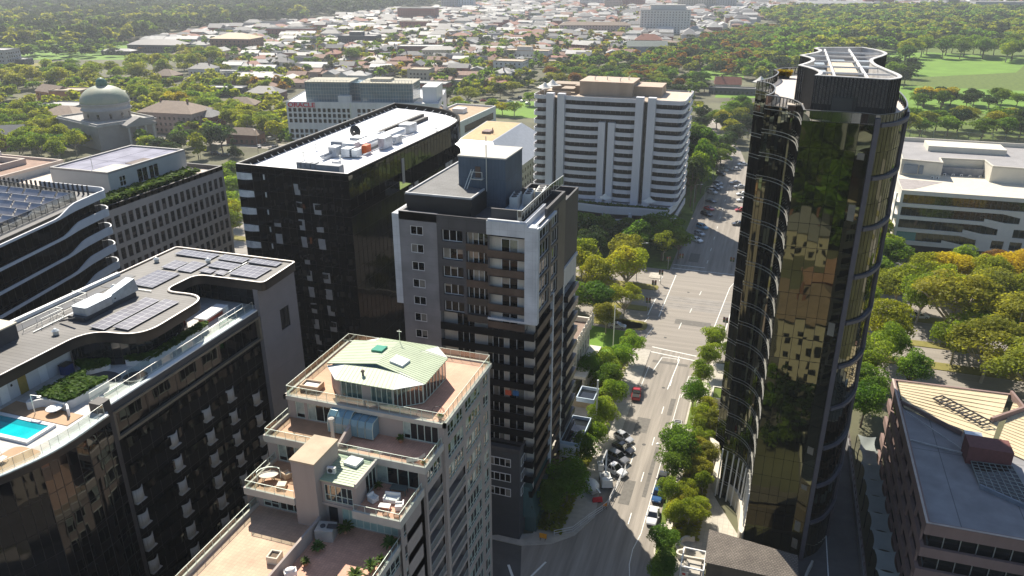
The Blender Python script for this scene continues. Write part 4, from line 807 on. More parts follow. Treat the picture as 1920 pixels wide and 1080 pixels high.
# recessed storeys below with black balconies wrapping the corner
for k in range(13):
    z = 34.75-2.75*k
    if z < 2: break
    mb = MB(); FB = Fr(-43.7, CF+1.3, 1, 0)
    for a, b in ((0, 2.1), (5.0, 6.9), (9.6, 10.3), (12.8, 14.4)): FB.quad(mb, a, b, z, z+2.75, 0, 0)
    FB.quad(mb, 0, 14.4, z+2.45, z+2.75, .02, 0); FRt = Fr(-30.4, CF+1.2, 0, 1); FRt.quad(mb, 0, 2, z, z+2.75, 0, 0); mb.build('room_wall', BLND, C)
    for a, b, n in ((2.1, 5.0, 3), (6.9, 9.6, 3), (10.3, 12.8, 2)): CW.add(FB, a, b, z+.1, z+2.45, n, 1, .08, -.02)
    mb = MB(); mb.wallpath([(-29.05, CF+1.6), (-29.05, CF+10)], z-.15, z+1.0, .1); mb.build('balcony', BRB, C); mb = MB(); mb.wallpath([(-43.7, CF-.1), (-29.1, CF-.1), (-29.1, CF+1.6)], z-.15, z+1.0, .1); mb.box(-43.7, -29.2, CF, CF+1.35, z-.15, z+.0); mb.box(-30.5, -29.2, CF+1.3, CF+10, z-.15, z); mb.build('balcony', DULLBLK, C)
# right face
FR_ = Fr(-30.4, CF+1.2, 0, 1); mb = MB(); curtain(mb, [(-30.4, CF+3.2), (-30.4, 113)], [37.6-2.75*k for k in range(13, -1, -1)], 1.3, .002, .06, .03); mb.build('side_glazing', [GLK, BLACK], C)
FRu = Fr(-29.0, CF+.6, 0, 1); ops = [(.5, 6.5, 38.2+2.75*k, 40.5+2.75*k) for k in range(5)]+[(7.4, 11.2, 38.2+2.75*k, 40.5+2.75*k) for k in range(5)]
mb = MB(); wall(mb, FRu, 0, 15.4, 37.4, CT-.3, ops, .5); mb.build('side_wall', mat('brown_grey_render', (.1, .088, .08), .5, var=.15), C)
for o in ops: CW.add(FRu, *o, 4 if o[0] < 3 else 3, 1, .07, -.3)
mb = MB()
for k in range(13):
    z = 34.75-2.75*k; mb.box(-29.3, -29.05, 107.2, 113, z-.15, z+1.0)
mb.build('balcony', BRB, C)
mb = MB(); mb.box(-29.4, -28.95, 106.6, 107.2, 3, 38.4); mb.build('white_fin', WP, C)
FRb = Fr(-29.1, 113, 0, 1); mb = MB(); wall(mb, FRb, 0, 8.5, 3, 39.5, [(1, 7.5, 4.2+2.75*k, 6.2+2.75*k) for k in range(12)], 1.1); mb.quad((-29.1, 121.5, 3), (-49, 121.5, 3), (-49, 121.5, 39.5), (-29.1, 121.5, 39.5)); mb.poly([(-29.1, 113, 39.5), (-29.1, 121.5, 39.5), (-49, 121.5, 39.5), (-49, 113, 39.5)]); mb.box(-29.4, -28.9, 112.9, 121.7, 39.5, 40.1); mb.build('rear_wing_wall', WHITED, C)
for k in range(12):
    z = 4.2+2.75*k; CW.add(FRb, 1, 7.5, z, z+2, 5, 1, .07, -1); mb = MB(); FRb.box(mb, .6, 7.9, z-.5, z+.55, -.1, .75); mb.build('balcony', BLACK if k % 2 else mat('dark_balustrade', (.03, .03, .033), .3), C)
mb = MB(); mb.quad((-29, 113, 39), (-48, 113, 39), (-48, 113, CT), (-29, 113, CT)); mb.quad((-29.1, 113, 0), (-29.1, 121.5, 0), (-29.1, 121.5, 3), (-29.1, 113, 3)); mb.build('rear_wall', CHAR, C)
mb = MB(); mb.box(-36.2, -30.6, 94.9, CF+1.2, 0, 16.2); mb.build('podium_wall', mat('slate_grey_render', (.06, .064, .072), .7, var=.12, scale=.4), C)
for k in range(3):
    z = 14.0-2.75*k; Fq = Fr(-36.2, 94.88, 1, 0); CW.add(Fq, .6, 4.2, z-.4, z+1.1, 4, 1, .1, .02); Fq2 = Fr(-30.58, 94.9, 0, 1); CW.add(Fq2, .6, 2.6, z-.4, z+1.1, 2, 1, .08, .02)
mb = MB(); mb.wallpath([(-36.2, 94.95), (-30.6, 94.95), (-30.6, 98)], 16.2, 16.9, .25); mb.build('podium_parapet', DG, C)
mb = MB(); mb.box(-30.5, -28.6, 97.5, 107, 0, 3.4); mb.hexa(((-30.5, 96.5, 3.4), (-28.4, 97, 3.4), (-28.4, 107, 3.4), (-30.5, 107, 3.4), (-30.5, 96.5, 9.2), (-29.6, 97, 8.9), (-29.6, 107, 8.9), (-30.5, 107, 9.2))); mb.build('street_lobby', [GLB], C)
for k in range(16):
    for s_ in (2, 8, 14, 20): CW.add(Fr(-49.7, 127, 0, -1), s_, s_+3.4, 4.4+2.75*k, 6.2+2.75*k, 3, 1, .08, .02)
CW.done()
# roof: parapets, black penthouse, blue box, plant
mb = MB(); mb.box(-49.6, -29.2, CF, 113, CT-1.2, CT-.9); mb.build('roof', mat('dark_roof_membrane', (.09, .09, .095), .8, var=.2), C)
mb = MB(); mb.wallpath([(-49.7, 120), (-49.7, CF), (-43.7, CF)], CT-1, CT+.1, .5); mb.build('parapet', GP, C)
mb = MB(); mb.wallpath([(-43.7, CF), (-36, CF)], CT-1, CT+.06, .4); mb.wallpath([(-29.1, CF+6), (-29.1, 113), (-36, 113)], CT-1, CT+.5, .4); mb.build('parapet', DG, C)
mb = MB(); mb.wallpath([(-36, CF-.2), (-30.3, CF-.2), (-30.3, CF+9.5)], CT-1, CT+.2, .45); mb.build('parapet', WP, C)
mb = MB(); mb.box(-49.4, -39.3, 99.2, 120, CT-1, 54.2); mb.box(-49.5, -39.0, 98.8, 104.5, 53.3, 54.45); mb.box(-49.5, -44, 104.5, 120.2, 53.3, 54.45); mb.build('penthouse_wall', BLACKM, C)
mb = MB(); mb.poly([(-49.3, 99, 54.5), (-39.2, 99, 54.5), (-39.2, 104.4, 54.5), (-44.1, 106, 54.5), (-44.1, 120, 54.5), (-49.3, 120, 54.5)]); mb.build('penthouse_roof', tiles('slate_grey_sheet', (.15, .15, .15), (.13, .13, .13), (.08, .08, .08), 1.5, .5, .7, .5, .03, .2), C)
mb = MB(); mb.wallpath([(-39.1, 104.4), (-39.1, 98.9), (-49.4, 98.9), (-49.4, 120)], 54.45, 54.72, -.25); mb.build('penthouse_trim', mat('pale_grey_trim', (.4, .41, .42), .5), C)
BB = tiles('blue_grey_cladding', (.085, .115, .155), (.078, .107, .146), (.05, .07, .095), .55, 3.1, .6, .5, .02, .1, swap=True)
mb = MB(); mb.box(-43.7, -36.3, 105.6, 113.6, CT-1, 58.9); mb.build('lift_tower_wall', BB, C); mb = MB(); mb.box(-43.8, -36.2, 105.5, 113.7, 58.9, 59.1); mb.build('lift_tower_roof', mat('grey_white_membrane', (.5, .48, .43), .8, var=.08), C)
mb = MB(); mb.box(-41.0, -40.2, 105.5, 105.62, 55.9, 57.6); mb.build('lift_tower_door', mat('rust_door', (.12, .08, .06), .7), C)
mb = MB(); mb.bar((-42.2, 104.0, 54.5), (-41.5, 105.2, 57.2), .06); mb.bar((-41.8, 104.0, 54.5), (-41.1, 105.2, 57.2), .06); mb.box(-41.3, -39.6, 104.6, 105.6, 55.85, 55.95)
for x in (-41.3, -39.6): mb.bar((x, 104.6, 55.9), (x, 104.6, 57), .05)
mb.bar((-41.3, 104.6, 57), (-39.6, 104.6, 57), .05); mb.build('access_stair', ALU, C)
mb = MB(); mb.bar((-39.2, 105.4, 54), (-39.2, 105.4, 62.2), .07); mb.build('mast', ALU, C)
mb = MB(); mb.box(-37.6, -37.0, 113.58, 113.64, 55, 57); mb.build('vent_panel', CHAR, C)
mb = MB(); mb.box(-36.2, -35.9, 100, 124, CT-1, CT+2.4) if False else mb.box(-36.0, -31.4, 98.4, 98.7, CT-1, CT+1.3); mb.box(-31.7, -31.4, 98.4, 112.8, CT-1, CT+1.0); mb.build('plant_screen', CHAR, C)
railing('safety_rail', C, [(-31.9, 97.8, CT), (-31.3, 97.8, CT), (-31.3, 112.6, CT), (-31.3, 120, 52)], 1.5, [ALU, CLEARD], 1.4, .05)
mb = MB(); mb.box(-36.1, -31.6, 98.8, 112.8, CT-.88, CT-.5)
for y in (99.6, 101.4, 103.2): mb.bar((-36, y, CT-.2), (-32, y, CT-.2), .12); mb.box(-35.6, -32, y-.5, y+.5, CT-.5, CT-.1)
mb.build('pipework', mat('pale_blue_pipe', (.35, .42, .48), .5, .3, var=.2, scale=3), C)
for i, (x, y, lb) in enumerate(((-35.6, 99.3, 'left small condenser at the front of the plant deck'), (-34.2, 99.2, 'right small condenser at the front of the plant deck'))): ac(x, y, CT-.5, 0, lb)
VENTW = mat('condenser_white', (.6, .6, .56), .6)
for i, (x, y) in enumerate(((-35.0, 106.5), (-33.6, 108.8), (-32.4, 110.8))):
    t = thing('condenser_bank', ('front', 'middle', 'rear')[i]+' bank of pale rooftop condensers beside the blue lift tower', 'air conditioner', (x, y, CT-.5), .12); b = MB(); b.box(-.6, .6, -1.8, 1.8, 0, 1.7); b.build('casing', VENTW, t)
    for q in (-1.2, 0, 1.2): b = MB(); b.lathe([(.42, 1.7), (.42, 1.8), (.3, 1.8)], 0, q, 12); b.build('fan', CHAR, t)
mb = MB(); mb.box(-37.5, -29.2, 113, 122, 39.5, 50); mb.wallpath([(-37.5, 113), (-29.2, 113), (-29.2, 122), (-37.5, 122)], 50, 51.2, .3, closed=True); mb.build('rear_core_wall', CHAR, C)
# coloured laundry on the balconies
for x, z, col, lb in ((-31.8, 27.9-2.6, (.03, .12, .3), 'blue cloth hung over a black balcony of the grey tower'), (-33.0, 27.8-2.6, (.5, .1, .05), 'red and orange bundle on a black balcony of the grey tower'), (-37.2, 27.6-2.6, (.08, .5, .05), 'bright green cloth on a black balcony of the grey tower')):
    t = thing('laundry', lb, 'cloth', (x, CF-.25, z)); b = MB(); 
    for q in range(5): b.quad((x-.5+q*.2, CF-.25-.05*(q % 2), z), (x-.3+q*.2, CF-.25-.05*((q+1) % 2), z), (x-.3+q*.2, CF-.25-.05*((q+1) % 2), z+.85), (x-.5+q*.2, CF-.25-.05*(q % 2), z+.85+.1*(q % 2)))
    b.build('cloth', mat('cloth', col, .9), t)
# ================================================================== BLACK HOTEL (left centre)
H = thing('black_glass_hotel', 'black glass building with a white flat roof curving to a point at the rear', 'building', (-76, 140, 0))
HZ = 53.0
hp = [(-87.6, 110.9), (-65.4, 110.5), (-65.3, 154)]+spline([(-65.3, 154), (-66.2, 161), (-69, 167.5), (-74, 172.5), (-80, 175.5), (-86.5, 177.2)], 5)[1:]+[(-90.3, 178)]
mb = MB(); zs = [0]+[HZ-.9-3.14*k for k in range(16, -1, -1)]+[HZ]
curtain(mb, hp[:2], zs, 1.6, .003, .06, .03); mb.build('front_curtain_wall', [GLK, BLACK], H)
mb = MB(); curtain(mb, hp[1:-1], zs[:-3], 1.5, .003, .06, .03); mb.build('side_curtain_wall', [GLH, DULLBLK], H)
mb = MB(); curtain(mb, hp[1:-1], zs[-3:], 1.5, .004, .06, .03); mb.build('side_upper_glazing', [GLP, DULLBLK], H)
mb = MB(); curtain(mb, [hp[-2], hp[-1], hp[0]], zs[-8:], 4, .002); mb.quad((*hp[-1], 0), (*hp[0], 0), (*hp[0], zs[-8]), (*hp[-1], zs[-8])); mb.build('rear_curtain_wall', [GLK, BLACK], H)
mb = MB(); mb.wallpath(hp, HZ, HZ+.35, .3, closed=True); mb.wallpath(offset(hp, .3, True), HZ-.9, HZ+.3, .12, closed=True); mb.build('parapet', DULLBLK, H)
mb = MB(); mb.wallpath(hp[:2], HZ+.35, HZ+.4, .3); mb.wallpath([hp[-1], hp[0]], HZ+.35, HZ+.4, .12); mb.build('parapet_trim', mat('grey_trim', (.3, .3, .3), .4, .5), H)
mb = MB(); mb.poly([(x, y, HZ-.75) for x, y in offset(hp, .35, True)]); mb.build('roof', mat('white_roof_membrane', (.82, .82, .84), .45, 0, var=.04, scale=.12, spec=.7), H)
mb = MB(); l0, l1 = Vector((*hp[-1], 0)), Vector((*hp[0], 0))
for k in range(30):
    q = l0.lerp(l1, (k+.5)/30); mb = MB(); mb.bar((q.x+.6, q.y, HZ-.2), (q.x+1.3, q.y, HZ-.8), .06); mb.build('parapet_brace', WHITE, H)
for p in hp[2:-2:2]: mb = MB(); mb.bar((p[0]-.5, p[1]-.4, HZ-.2), (p[0]-1.2, p[1]-.9, HZ-.8), .06); mb.build('parapet_brace', WHITE, H)
# pale balcony bands at the left corner and pale screens on the front
FH = Fr(*hp[0], hp[1][0]-hp[0][0], hp[1][1]-hp[0][1])
for k in range(6):
    z = HZ-1.0-3.14*k; mb = MB()
    for i in range(8):
        s0, s1 = i*.72, (i+1)*.72; o0, o1 = .08+.25*math.sin(s0*1.1), .08+.25*math.sin(s1*1.1); b0 = z-1.3+.25*(s0/5)**2; b1 = z-1.3+.25*(s1/5)**2
        mb.quad(FH.pt(s0, b0, o0), FH.pt(s1, b1, o1), FH.pt(s1, z-.1, o1), FH.pt(s0, z-.1, o0)); mb.quad(FH.pt(s0, b0, -.1), FH.pt(s1, b1, -.1), FH.pt(s1, b1, o1), FH.pt(s0, b0, o0)); mb.quad(FH.pt(s0, z-.1, o0), FH.pt(s1, z-.1, o1), FH.pt(s1, z-.1, -.1), FH.pt(s0, z-.1, -.1))
    mb.build('balcony_band', mat('silver_balcony_band', (.7, .7, .68), .4, .0, var=.25, scale=.8), H)
for k in range(15):   # dark rippled balustrades
    mb = MB(); z = HZ-3.2-3.14*k; n = 44; pv = None
    for i in range(n+1):
        s = 5.6+16.2*i/n; o = .14+.13*math.sin(s*1.5+k*1.9)+.06*math.sin(s*4.1+k); c = (s, z-.1*math.sin(s*.9+k), z+.95+.2*math.sin(s*.7+k*1.3), o)
        if pv: mb.quad(FH.pt(pv[0], pv[1], pv[3]), FH.pt(c[0], c[1], c[3]), FH.pt(c[0], c[2], c[3]), FH.pt(pv[0], pv[2], pv[3])); mb.quad(FH.pt(pv[0], pv[2], pv[3]), FH.pt(c[0], c[2], c[3]), FH.pt(c[0], c[2], 0), FH.pt(pv[0], pv[2], 0))
        pv = c
    mb.build('balustrade', GLP, H, True)
for k in range(13):
    z = HZ-2.2-3.14*k; P1 = FH.pt
    for s, wd in ((11.6, 1.0), (15.0, 1.3)):
        if s > 12 and k in (0, 4, 9): continue
        q0 = s+.12*k; mb = MB(); mb.hexa((P1(q0, z-1.9, .12), P1(q0+wd, z-1.9, .12), P1(q0+wd, z-1.9, .02), P1(q0, z-1.9, .02), P1(q0-.15, z, .12), P1(q0+wd, z, .12), P1(q0+wd, z, .02), P1(q0-.15, z, .02))); mb.build('balcony_screen', SCR, H)
    if k in (2, 3, 5): mb = MB(); FH.box(mb, 6.6, 7.9, z-1.8, z, .02, .12); mb.build('balcony_screen', SCR, H)
mb = MB(); FS = Fr(-65.35, 110.5, 0, 1); FS.box(mb, 19.5, 20.5, 46.8, HZ-1.4, .02, .12); mb.build('side_panel', SCR, H)
for s, z in ((22, 45.5), (24.5, 45.8), (40, 46), (42, 46)):
    mb = MB(); FS.box(mb, s, s+1.6, z-2, z, .02, .2); mb.build('balcony_screen', SCR, H)
RW = mat('rooftop_unit_white', (.7, .71, .72), .5, var=.06)
def rooftop(name, label, cat, boxes, m, tubes=()):
    t = thing(name, label, cat, ((boxes[0][0]+boxes[0][1])/2, (boxes[0][2]+boxes[0][3])/2, HZ-.75)); first = True
    for b in boxes:
        mb = MB(); mb.box(*b); mb.build('casing' if first else 'duct', m, t); first = False
    for a, b, r in tubes: mb = MB(); mb.bar(a, b, r, 0, 8); mb.build('pipe', m, t)
    return t
z = HZ-.75
rooftop('rooftop_plant', 'long white plant units with silver ducts along the middle of the white roof', 'plant unit', ((-75.5, -73.0, 130, 139, z+.3, z+1.7), (-76.2, -73.8, 127.5, 130, z+.2, z+2.1), (-74.5, -72.4, 139.5, 147, z+.4, z+1.6), (-77.5, -76.6, 122, 141, z+.2, z+.7)), RW, (((-73, 128, z+1), (-72.4, 146, z+1), .35),))
rooftop('rooftop_plant', 'second bank of white and grey plant boxes left of the orange unit', 'plant unit', tuple((x, x+w_, y, y+d_, z+.1, z+h_) for x, y, w_, d_, h_ in ((-77.4, 124.5, 1.6, 2.2, 1.9), (-78.6, 134.5, 2.2, 3.0, 1.6), (-77.8, 139, 1.4, 4.5, 1.2), (-74.8, 148.5, 2.6, 3.5, 1.9), (-71.6, 133, 1.3, 3.4, 2.2), (-71.4, 138.2, 1.1, 2.6, 1.5), (-73.2, 118.5, 1.2, 1.2, .9))), mat('plant_mixed', (.45, .47, .5), .45, .2, var=.45, scale=.6), (((-77, 121, z+.9), (-76.4, 145, z+.9), .22), ((-79.5, 128, z+.5), (-72, 128.6, z+.5), .16), ((-71, 126, z+.5), (-70.6, 147, z+.5), .14)))
rooftop('rooftop_duct', 'silver angular duct mouth at the front of the white roof plant', 'ductwork', ((-74.9, -73.2, 124.8, 127.4, z+.2, z+1.7), (-73.0, -71.9, 125.2, 127, z+.2, z+1.5)), DUCT)
rooftop('orange_plant_unit', 'bright orange box among the white roof plant', 'plant unit', ((-72.6, -71.6, 128.4, 130.2, z+.2, z+1.7),), mat('orange_casing', (.65, .13, .03), .6))
rooftop('rooftop_fan_row', 'row of grey fan units on the front edge of the white roof', 'plant unit', tuple((-76.3+i*.95, -75.5+i*.95, 112.3, 113.7, z, z+1.9) for i in range(4))+((-72.4, -68.0, 112.2, 113.8, z, z+1.8),), mat('fan_grey', (.22, .24, .27), .5))
rooftop('rooftop_box', 'blue grey duct box left of the white roof plant', 'plant unit', ((-80.8, -77.8, 131, 133, z+.2, z+1.4),), mat('blue_grey_box', (.12, .15, .2), .5))
for i, x in enumerate((-78.6, -76.2)):
    mb = MB(); mb.box(x, x+.8, 146-i*2, 168-i*3, z, z+.75); single('solar_trough', mb, BLACKM, ('left', 'right')[i]+' dark panel trough at the rear of the white roof', 'roof trough', 'dark troughs on the white roof')
t = thing('satellite_dish', 'black satellite dish standing on the white roof', 'dish', (-79.6, 139, z)); mb = MB(); mb.bar((-79.6, 139, z), (-79.6, 139, z+1.4), .1); mb.build('post', ALU, t)
mb = MB(); c = Vector((-79.6, 138.7, z+2.0))
ring = [[c+Vector((r*math.cos(q*.524), -.45+.3*r*r, r*math.sin(q*.524))) for q in range(12)] for r in (.1, .7, 1.25)]
for A, B in zip(ring[:-1], ring[1:]):
    for q in range(12): mb.quad(A[q], A[(q+1) % 12], B[(q+1) % 12], B[q])
mb.build('reflector', BLACKM, t)
for i, (x, y) in enumerate(((-82.6, 128.5), (-80.8, 121.5), (-72.9, 121), (-66.9, 150))):
    t = thing('roof_vent', ('vent pipe near the left parapet of the white roof', 'twin vent pipe at the left front of the white roof', 'short vent pipes by the fan row on the white roof', 'tall vent pipe at the right rear of the white roof')[i], 'vent', (x, y, z)); mb = MB(); mb.bar((x, y, z), (x, y, z+1.2), .12); mb.bar((x+.3, y, z), (x+.3, y, z+.8), .1); mb.build('pipe', ALU, t); mb = MB(); mb.lathe([(.22, z+1.2), (.22, z+1.4), (.05, z+1.5)], x, y, 8); mb.build('cowl', ALU, t)
# ================================================================== CURVED BLACK TOWER (right)
K = thing('curved_black_tower', 'tall curved black glass tower with a ribbed black crown', 'building', (7, 125, 0))
KZ = 66.8; KN = 20; kh = KZ/KN
front = [(3.4, 105.5), (10.2, 105.45), (11.7, 104.7)]
rightc = spline([(12.3, 104.7), (14.4, 107.0), (16.0, 111.5), (16.7, 118), (16.7, 126), (15.9, 134), (14.3, 142), (11.4, 149), (8, 152)], 5)
backc = [(8, 152), (3, 152)]
l1 = spline([(3, 152), (.6, 150.2), (-1.0, 146.8)], 4)
l2 = spline([(-1.0, 146.8), (-.35, 144.3), (-.5, 140.4), (-1.5, 135.4), (-3.2, 131.2)], 4)
l3 = spline([(-3.2, 131.2), (-1.3, 129.0), (-.5, 125.5), (-.45, 121.5), (-.8, 118.6), (-1.4, 116.6)], 4)
l4 = spline([(-1.4, 116.6), (.5, 115.6), (2.1, 113.6), (3.0, 110.9), (3.3, 108), (3.4, 105.5)], 4)
zs = [kh*k for k in range(KN+1)]
for nm, pth, pw in (('front_curtain_wall', front, 1.4), ('right_curtain_wall', rightc, 1.5), ('rear_curtain_wall', backc, 1.6), ('left_curtain_wall', l1, .8), ('left_curtain_wall', l2, .8), ('left_curtain_wall', l3, .8), ('left_curtain_wall', l4, .8)):
    mb = MB(); curtain(mb, pth, zs, pw, .0055, .05, .015); mb.build(nm, [GLT, DULLBLK], K)
# parapet glass and cap
allp = front[:1]+front[1:]+rightc+backc[1:]+l1[1:]+l2[1:]+l3[1:]+l4[1:-1]
mb = MB(); curtain(mb, allp[:1]+allp[1:]+[allp[0]], [KZ, KZ+1.3], 1.1, .003, .06, .03); mb.build('parapet', [CLEARD, BLACK], K)
mb = MB(); mb.wallpath(allp, KZ+1.3, KZ+1.38, .18, closed=True); mb.build('parapet_cap', mat('dull_silver', (.28, .28, .28), .4, .5), K)
mb = MB(); mb.poly([(x, y, KZ+.05) for x, y in allp]); mb.build('roof_terrace', mat('pale_pink_paving', (.6, .54, .5), .8, var=.06), K)
# pale floor lines on the scalloped side
mb = MB()
for k in range(1, KN+1):
    for d in (0, .5):
        for pth in (l2, l3, l4): mb.wallpath(pth, kh*k-d-.05, kh*k-d+.02, -.09)
mb.build('floor_line', mat('steel_line', (.4, .4, .38), .35, .6), K)
# purple-grey frame over the right side
PG = mat('purple_grey_frame', (.1, .095, .115), .5, .2, var=.1)
mb = MB(); mb.box(11.75, 12.35, 104.2, 105.0, 0, KZ+.9)
for i in (10, 22): p, q = rightc[i], rightc[i+1]; F = Fr(p[0], p[1], q[0]-p[0], q[1]-p[1]); F.box(mb, 0, .4, 0, KZ+.8, -.1, .35)
for k in range(1, 11): mb.wallpath(rightc, KZ-6.66*(k-1)-.15, KZ-6.66*(k-1)+.3, -.4)
mb.build('side_frame', PG, K)
mb = MB(); Ff = Fr(*front[1], front[2][0]-front[1][0], front[2][1]-front[1][1]); r2 = random.Random(3)
for k in range(KN):
    if r2.random() < .4: h = r2.uniform(.8, 2.6); Ff.quad(mb, .3, 1.2, kh*(k+1)-.2-h, kh*(k+1)-.2, .03)
mb.build('drawn_blinds', mat('cream_blind', (.22, .2, .16), .8), K)
# crown
cr = spline([(2.7, 131), (4.1, 127.5), (4.2, 124), (3.4, 120.5), (2.4, 117.4)], 5)[:-1]+spline([(2.4, 117.4), (3.7, 115), (4.7, 111.6), (4.8, 109.0), (4.35, 107.0)], 5)+[(8.5, 106.2)]+spline([(12.6, 105.4), (14.0, 107.5), (14.2, 110.6), (13.3, 116), (12.4, 122), (12.6, 128), (14.4, 133.5), (15.4, 138), (14.6, 143), (12.6, 147)], 5)+[(5.6, 144.5)]+spline([(5.0, 143), (5.7, 140), (5.0, 136), (2.7, 131)], 4)[:-1]
CZ = 72.2
mb = MB(); L = 0
for a, b in zip(cr, cr[1:]+cr[:1]):
    d = math.dist(a, b); F = Fr(a[0], a[1], b[0]-a[0], b[1]-a[1]); F.quad(mb, 0, d, KZ, CZ)
    F2 = Fr(a[0], a[1], b[0]-a[0], b[1]-a[1]); n = max(1, round(d/.42))
    for k in range(n): q = d*(k+.3)/n; F2.box(mb, q, q+.14, KZ+.1, CZ, 0, .12)
mb.build('crown_screen', BLACKM, K)
mb = MB(); mb.wallpath(cr, KZ+2, CZ, .25, closed=True); mb.wallpath(offset(cr, -.13, True), CZ, CZ+.1, .5, closed=True); mb.build('crown_rim', mat('pale_rim', (.6, .58, .56), .5, .2), K)
mb = MB(); mb.poly([(x, y, KZ+2.2) for x, y in cr]); mb.build('crown_floor', mat('plant_floor', (.3, .28, .27), .8, var=.2), K)
mb = MB()
for x, y0, y1 in ((6.6, 107.2, 143.5), (10.4, 106.2, 145)): mb.box(x-.12, x+.12, y0, y1, CZ-.35, CZ-.05)
for y, x0, x1 in ((112, 5, 13.4), (119, 3.4, 12.6), (126, 4.4, 12.4), (133, 4, 13.8), (139, 5.8, 15)): mb.box(x0, x1, y-.1, y+.1, CZ-.3, CZ-.08)
mb.build('crown_beam', WHITED, K)
mb = MB(); mb.box(6.8, 10.2, 119.5, 132, KZ+2.2, CZ-.9); mb.build('crown_plant_roof', mat('cream_plant_roof', (.58, .5, .38), .8), K)
for a in ((4.6, 6.2, 121, 124, 71), (4.8, 6.2, 128, 131, 71.3), (10.9, 12.2, 112, 114.5, 71), (5.5, 6.5, 111, 113, 70.6), (11.0, 12.6, 127, 129, 71.2), (11, 13, 134, 137, 71.2), (7.5, 9.5, 137, 139, 71), (7, 9.8, 113, 116, 70.2)):
    mb = MB(); mb.box(a[0], a[1], a[2], a[3], KZ+2.2, a[4]); mb.build('crown_plant', mat('plant_grey', (.33, .38, .42), .5, .3, var=.2), K)
mb = MB(); mb.box(6.8, 9.0, 105.6, 106.4, KZ, KZ+1.2); mb.build('gondola_rail', CHAR, K)
mb = MB(); mb.box(6.6, 9.4, 106.0, 106.3, KZ+.1, KZ+3.0); mb.build('crown_hatch', mat('dark_hatch', (.035, .04, .045), .4), K)
t = thing('roof_bench', 'pale timber box seat on the pink terrace at the foot of the black crown', 'bench', (2.2, 113.2, KZ)); mb = MB(); mb.box(1.6, 3.4, 112.4, 114, KZ+.05, KZ+.7); mb.build('base', mat('dark_timber', (.1, .06, .045), .7), t); mb = MB(); mb.box(1.5, 3.5, 112.3, 114.1, KZ+.7, KZ+.85); mb.build('top', mat('pale_timber', (.5, .43, .36), .7), t)
t = thing('roof_planter', 'yellow shrub in the tower terrace corner', 'planter', (.8, 146.5, KZ)); mb = MB(); mb.lathe([(.9, KZ+.05), (1, KZ+.5), (.8, KZ+.5)], .8, 146.5, 12); mb.build('pot', CHAR, t); mb = leafpatch(MB(), [(-.4, 145.6), (2, 145.6), (2, 147.4), (-.4, 147.4)], KZ+.6, 300, .2, .8); mb.build('foliage', leaf('yellow_shrub_leaf', (.2, .18, .02), (.35, .28, .04)), t)
# podium
mb = MB(); mb.prism(spline([(-4.6, 130), (-2.6, 123), (-2.6, 117.6), (-.2, 116.2), (1.6, 113.4), (2.4, 109.5), (2.4, 104.4), (3.2, 104.2), (3.2, 112), (1, 117), (-1, 120), (-3, 131)], 3)[:-1], 0, 3.4); mb.build('podium_wall', mat('cream_stone', (.62, .57, .48), .8, var=.08), K)
mb = MB()
for p in l4[::2]: mb.bar((p[0]-.5, p[1]-.3, 0), (p[0]-.1, p[1], 9.5), .12)
mb.build('podium_fin', WHITE, K)
# ================================================================== WHITE BANDED APARTMENT TOWER
WB = mat('white_band_concrete', (.6, .6, .64), .75, var=.07, scale=.25, streak=True)
BRN = mat('bronze_window_wall', (.03, .026, .024), .3, 0, var=.5, scale=.8, spec=.6)
TANR = mat('tan_plant_cladding', (.33, .26, .195), .75, var=.1, scale=.3, streak=True)
W = thing('banded_apartment_tower', 'white apartment tower with wavy balcony bands and paired columns', 'building', (-53, 272, 0))
WX0, WX1, WF, WD, WT = -78.8, -27.6, 258.6, 284.5, 44.2
mb = MB(); mb.box(WX0+1.2, WX1-2.0, WF+1.3, WD-1, 10, WT-.6); mb.build('window_wall', BRN, W)
mb = MB()
for k in range(12):
    z = 11.2+2.8*k
    for i in range(30): x = WX0+1.2+i*1.7; mb.box(x-.05, x+.05, WF+1.2, WF+1.32, z, z+1.5)
mb.build('mullion', mat('grey_mullion', (.2, .2, .2), .5), W)
cols = ((-73.9, -71.4), (-70.0, -67.5), (-43.5, -40.9), (-39.5, -36.9)); cmid = ((-55.7, -53.4), (-52.4, -50.1))
for a, b in cols: mb = MB(); mb.box(a, b, WF-.9, WF+1.4, 8.5, WT+1.0); mb.build('column', WB, W)
for a, b in cmid: mb = MB(); mb.box(a, b, WF-.6, WF+1.4, 8.5, 36.4); mb.build('column', WB, W)
def band(x0, x1, z, hgt, y0, amp, side=None):
    n = 10; pth = []
    for i in range(n+1):
        t = i/n; e = min(t, 1-t)/.22; e = max(0, min(1, e)); s = e*e*(3-2*e); pth.append((x0+(x1-x0)*t, y0-amp*(s if amp > 0 else (s-1))))
    return pth
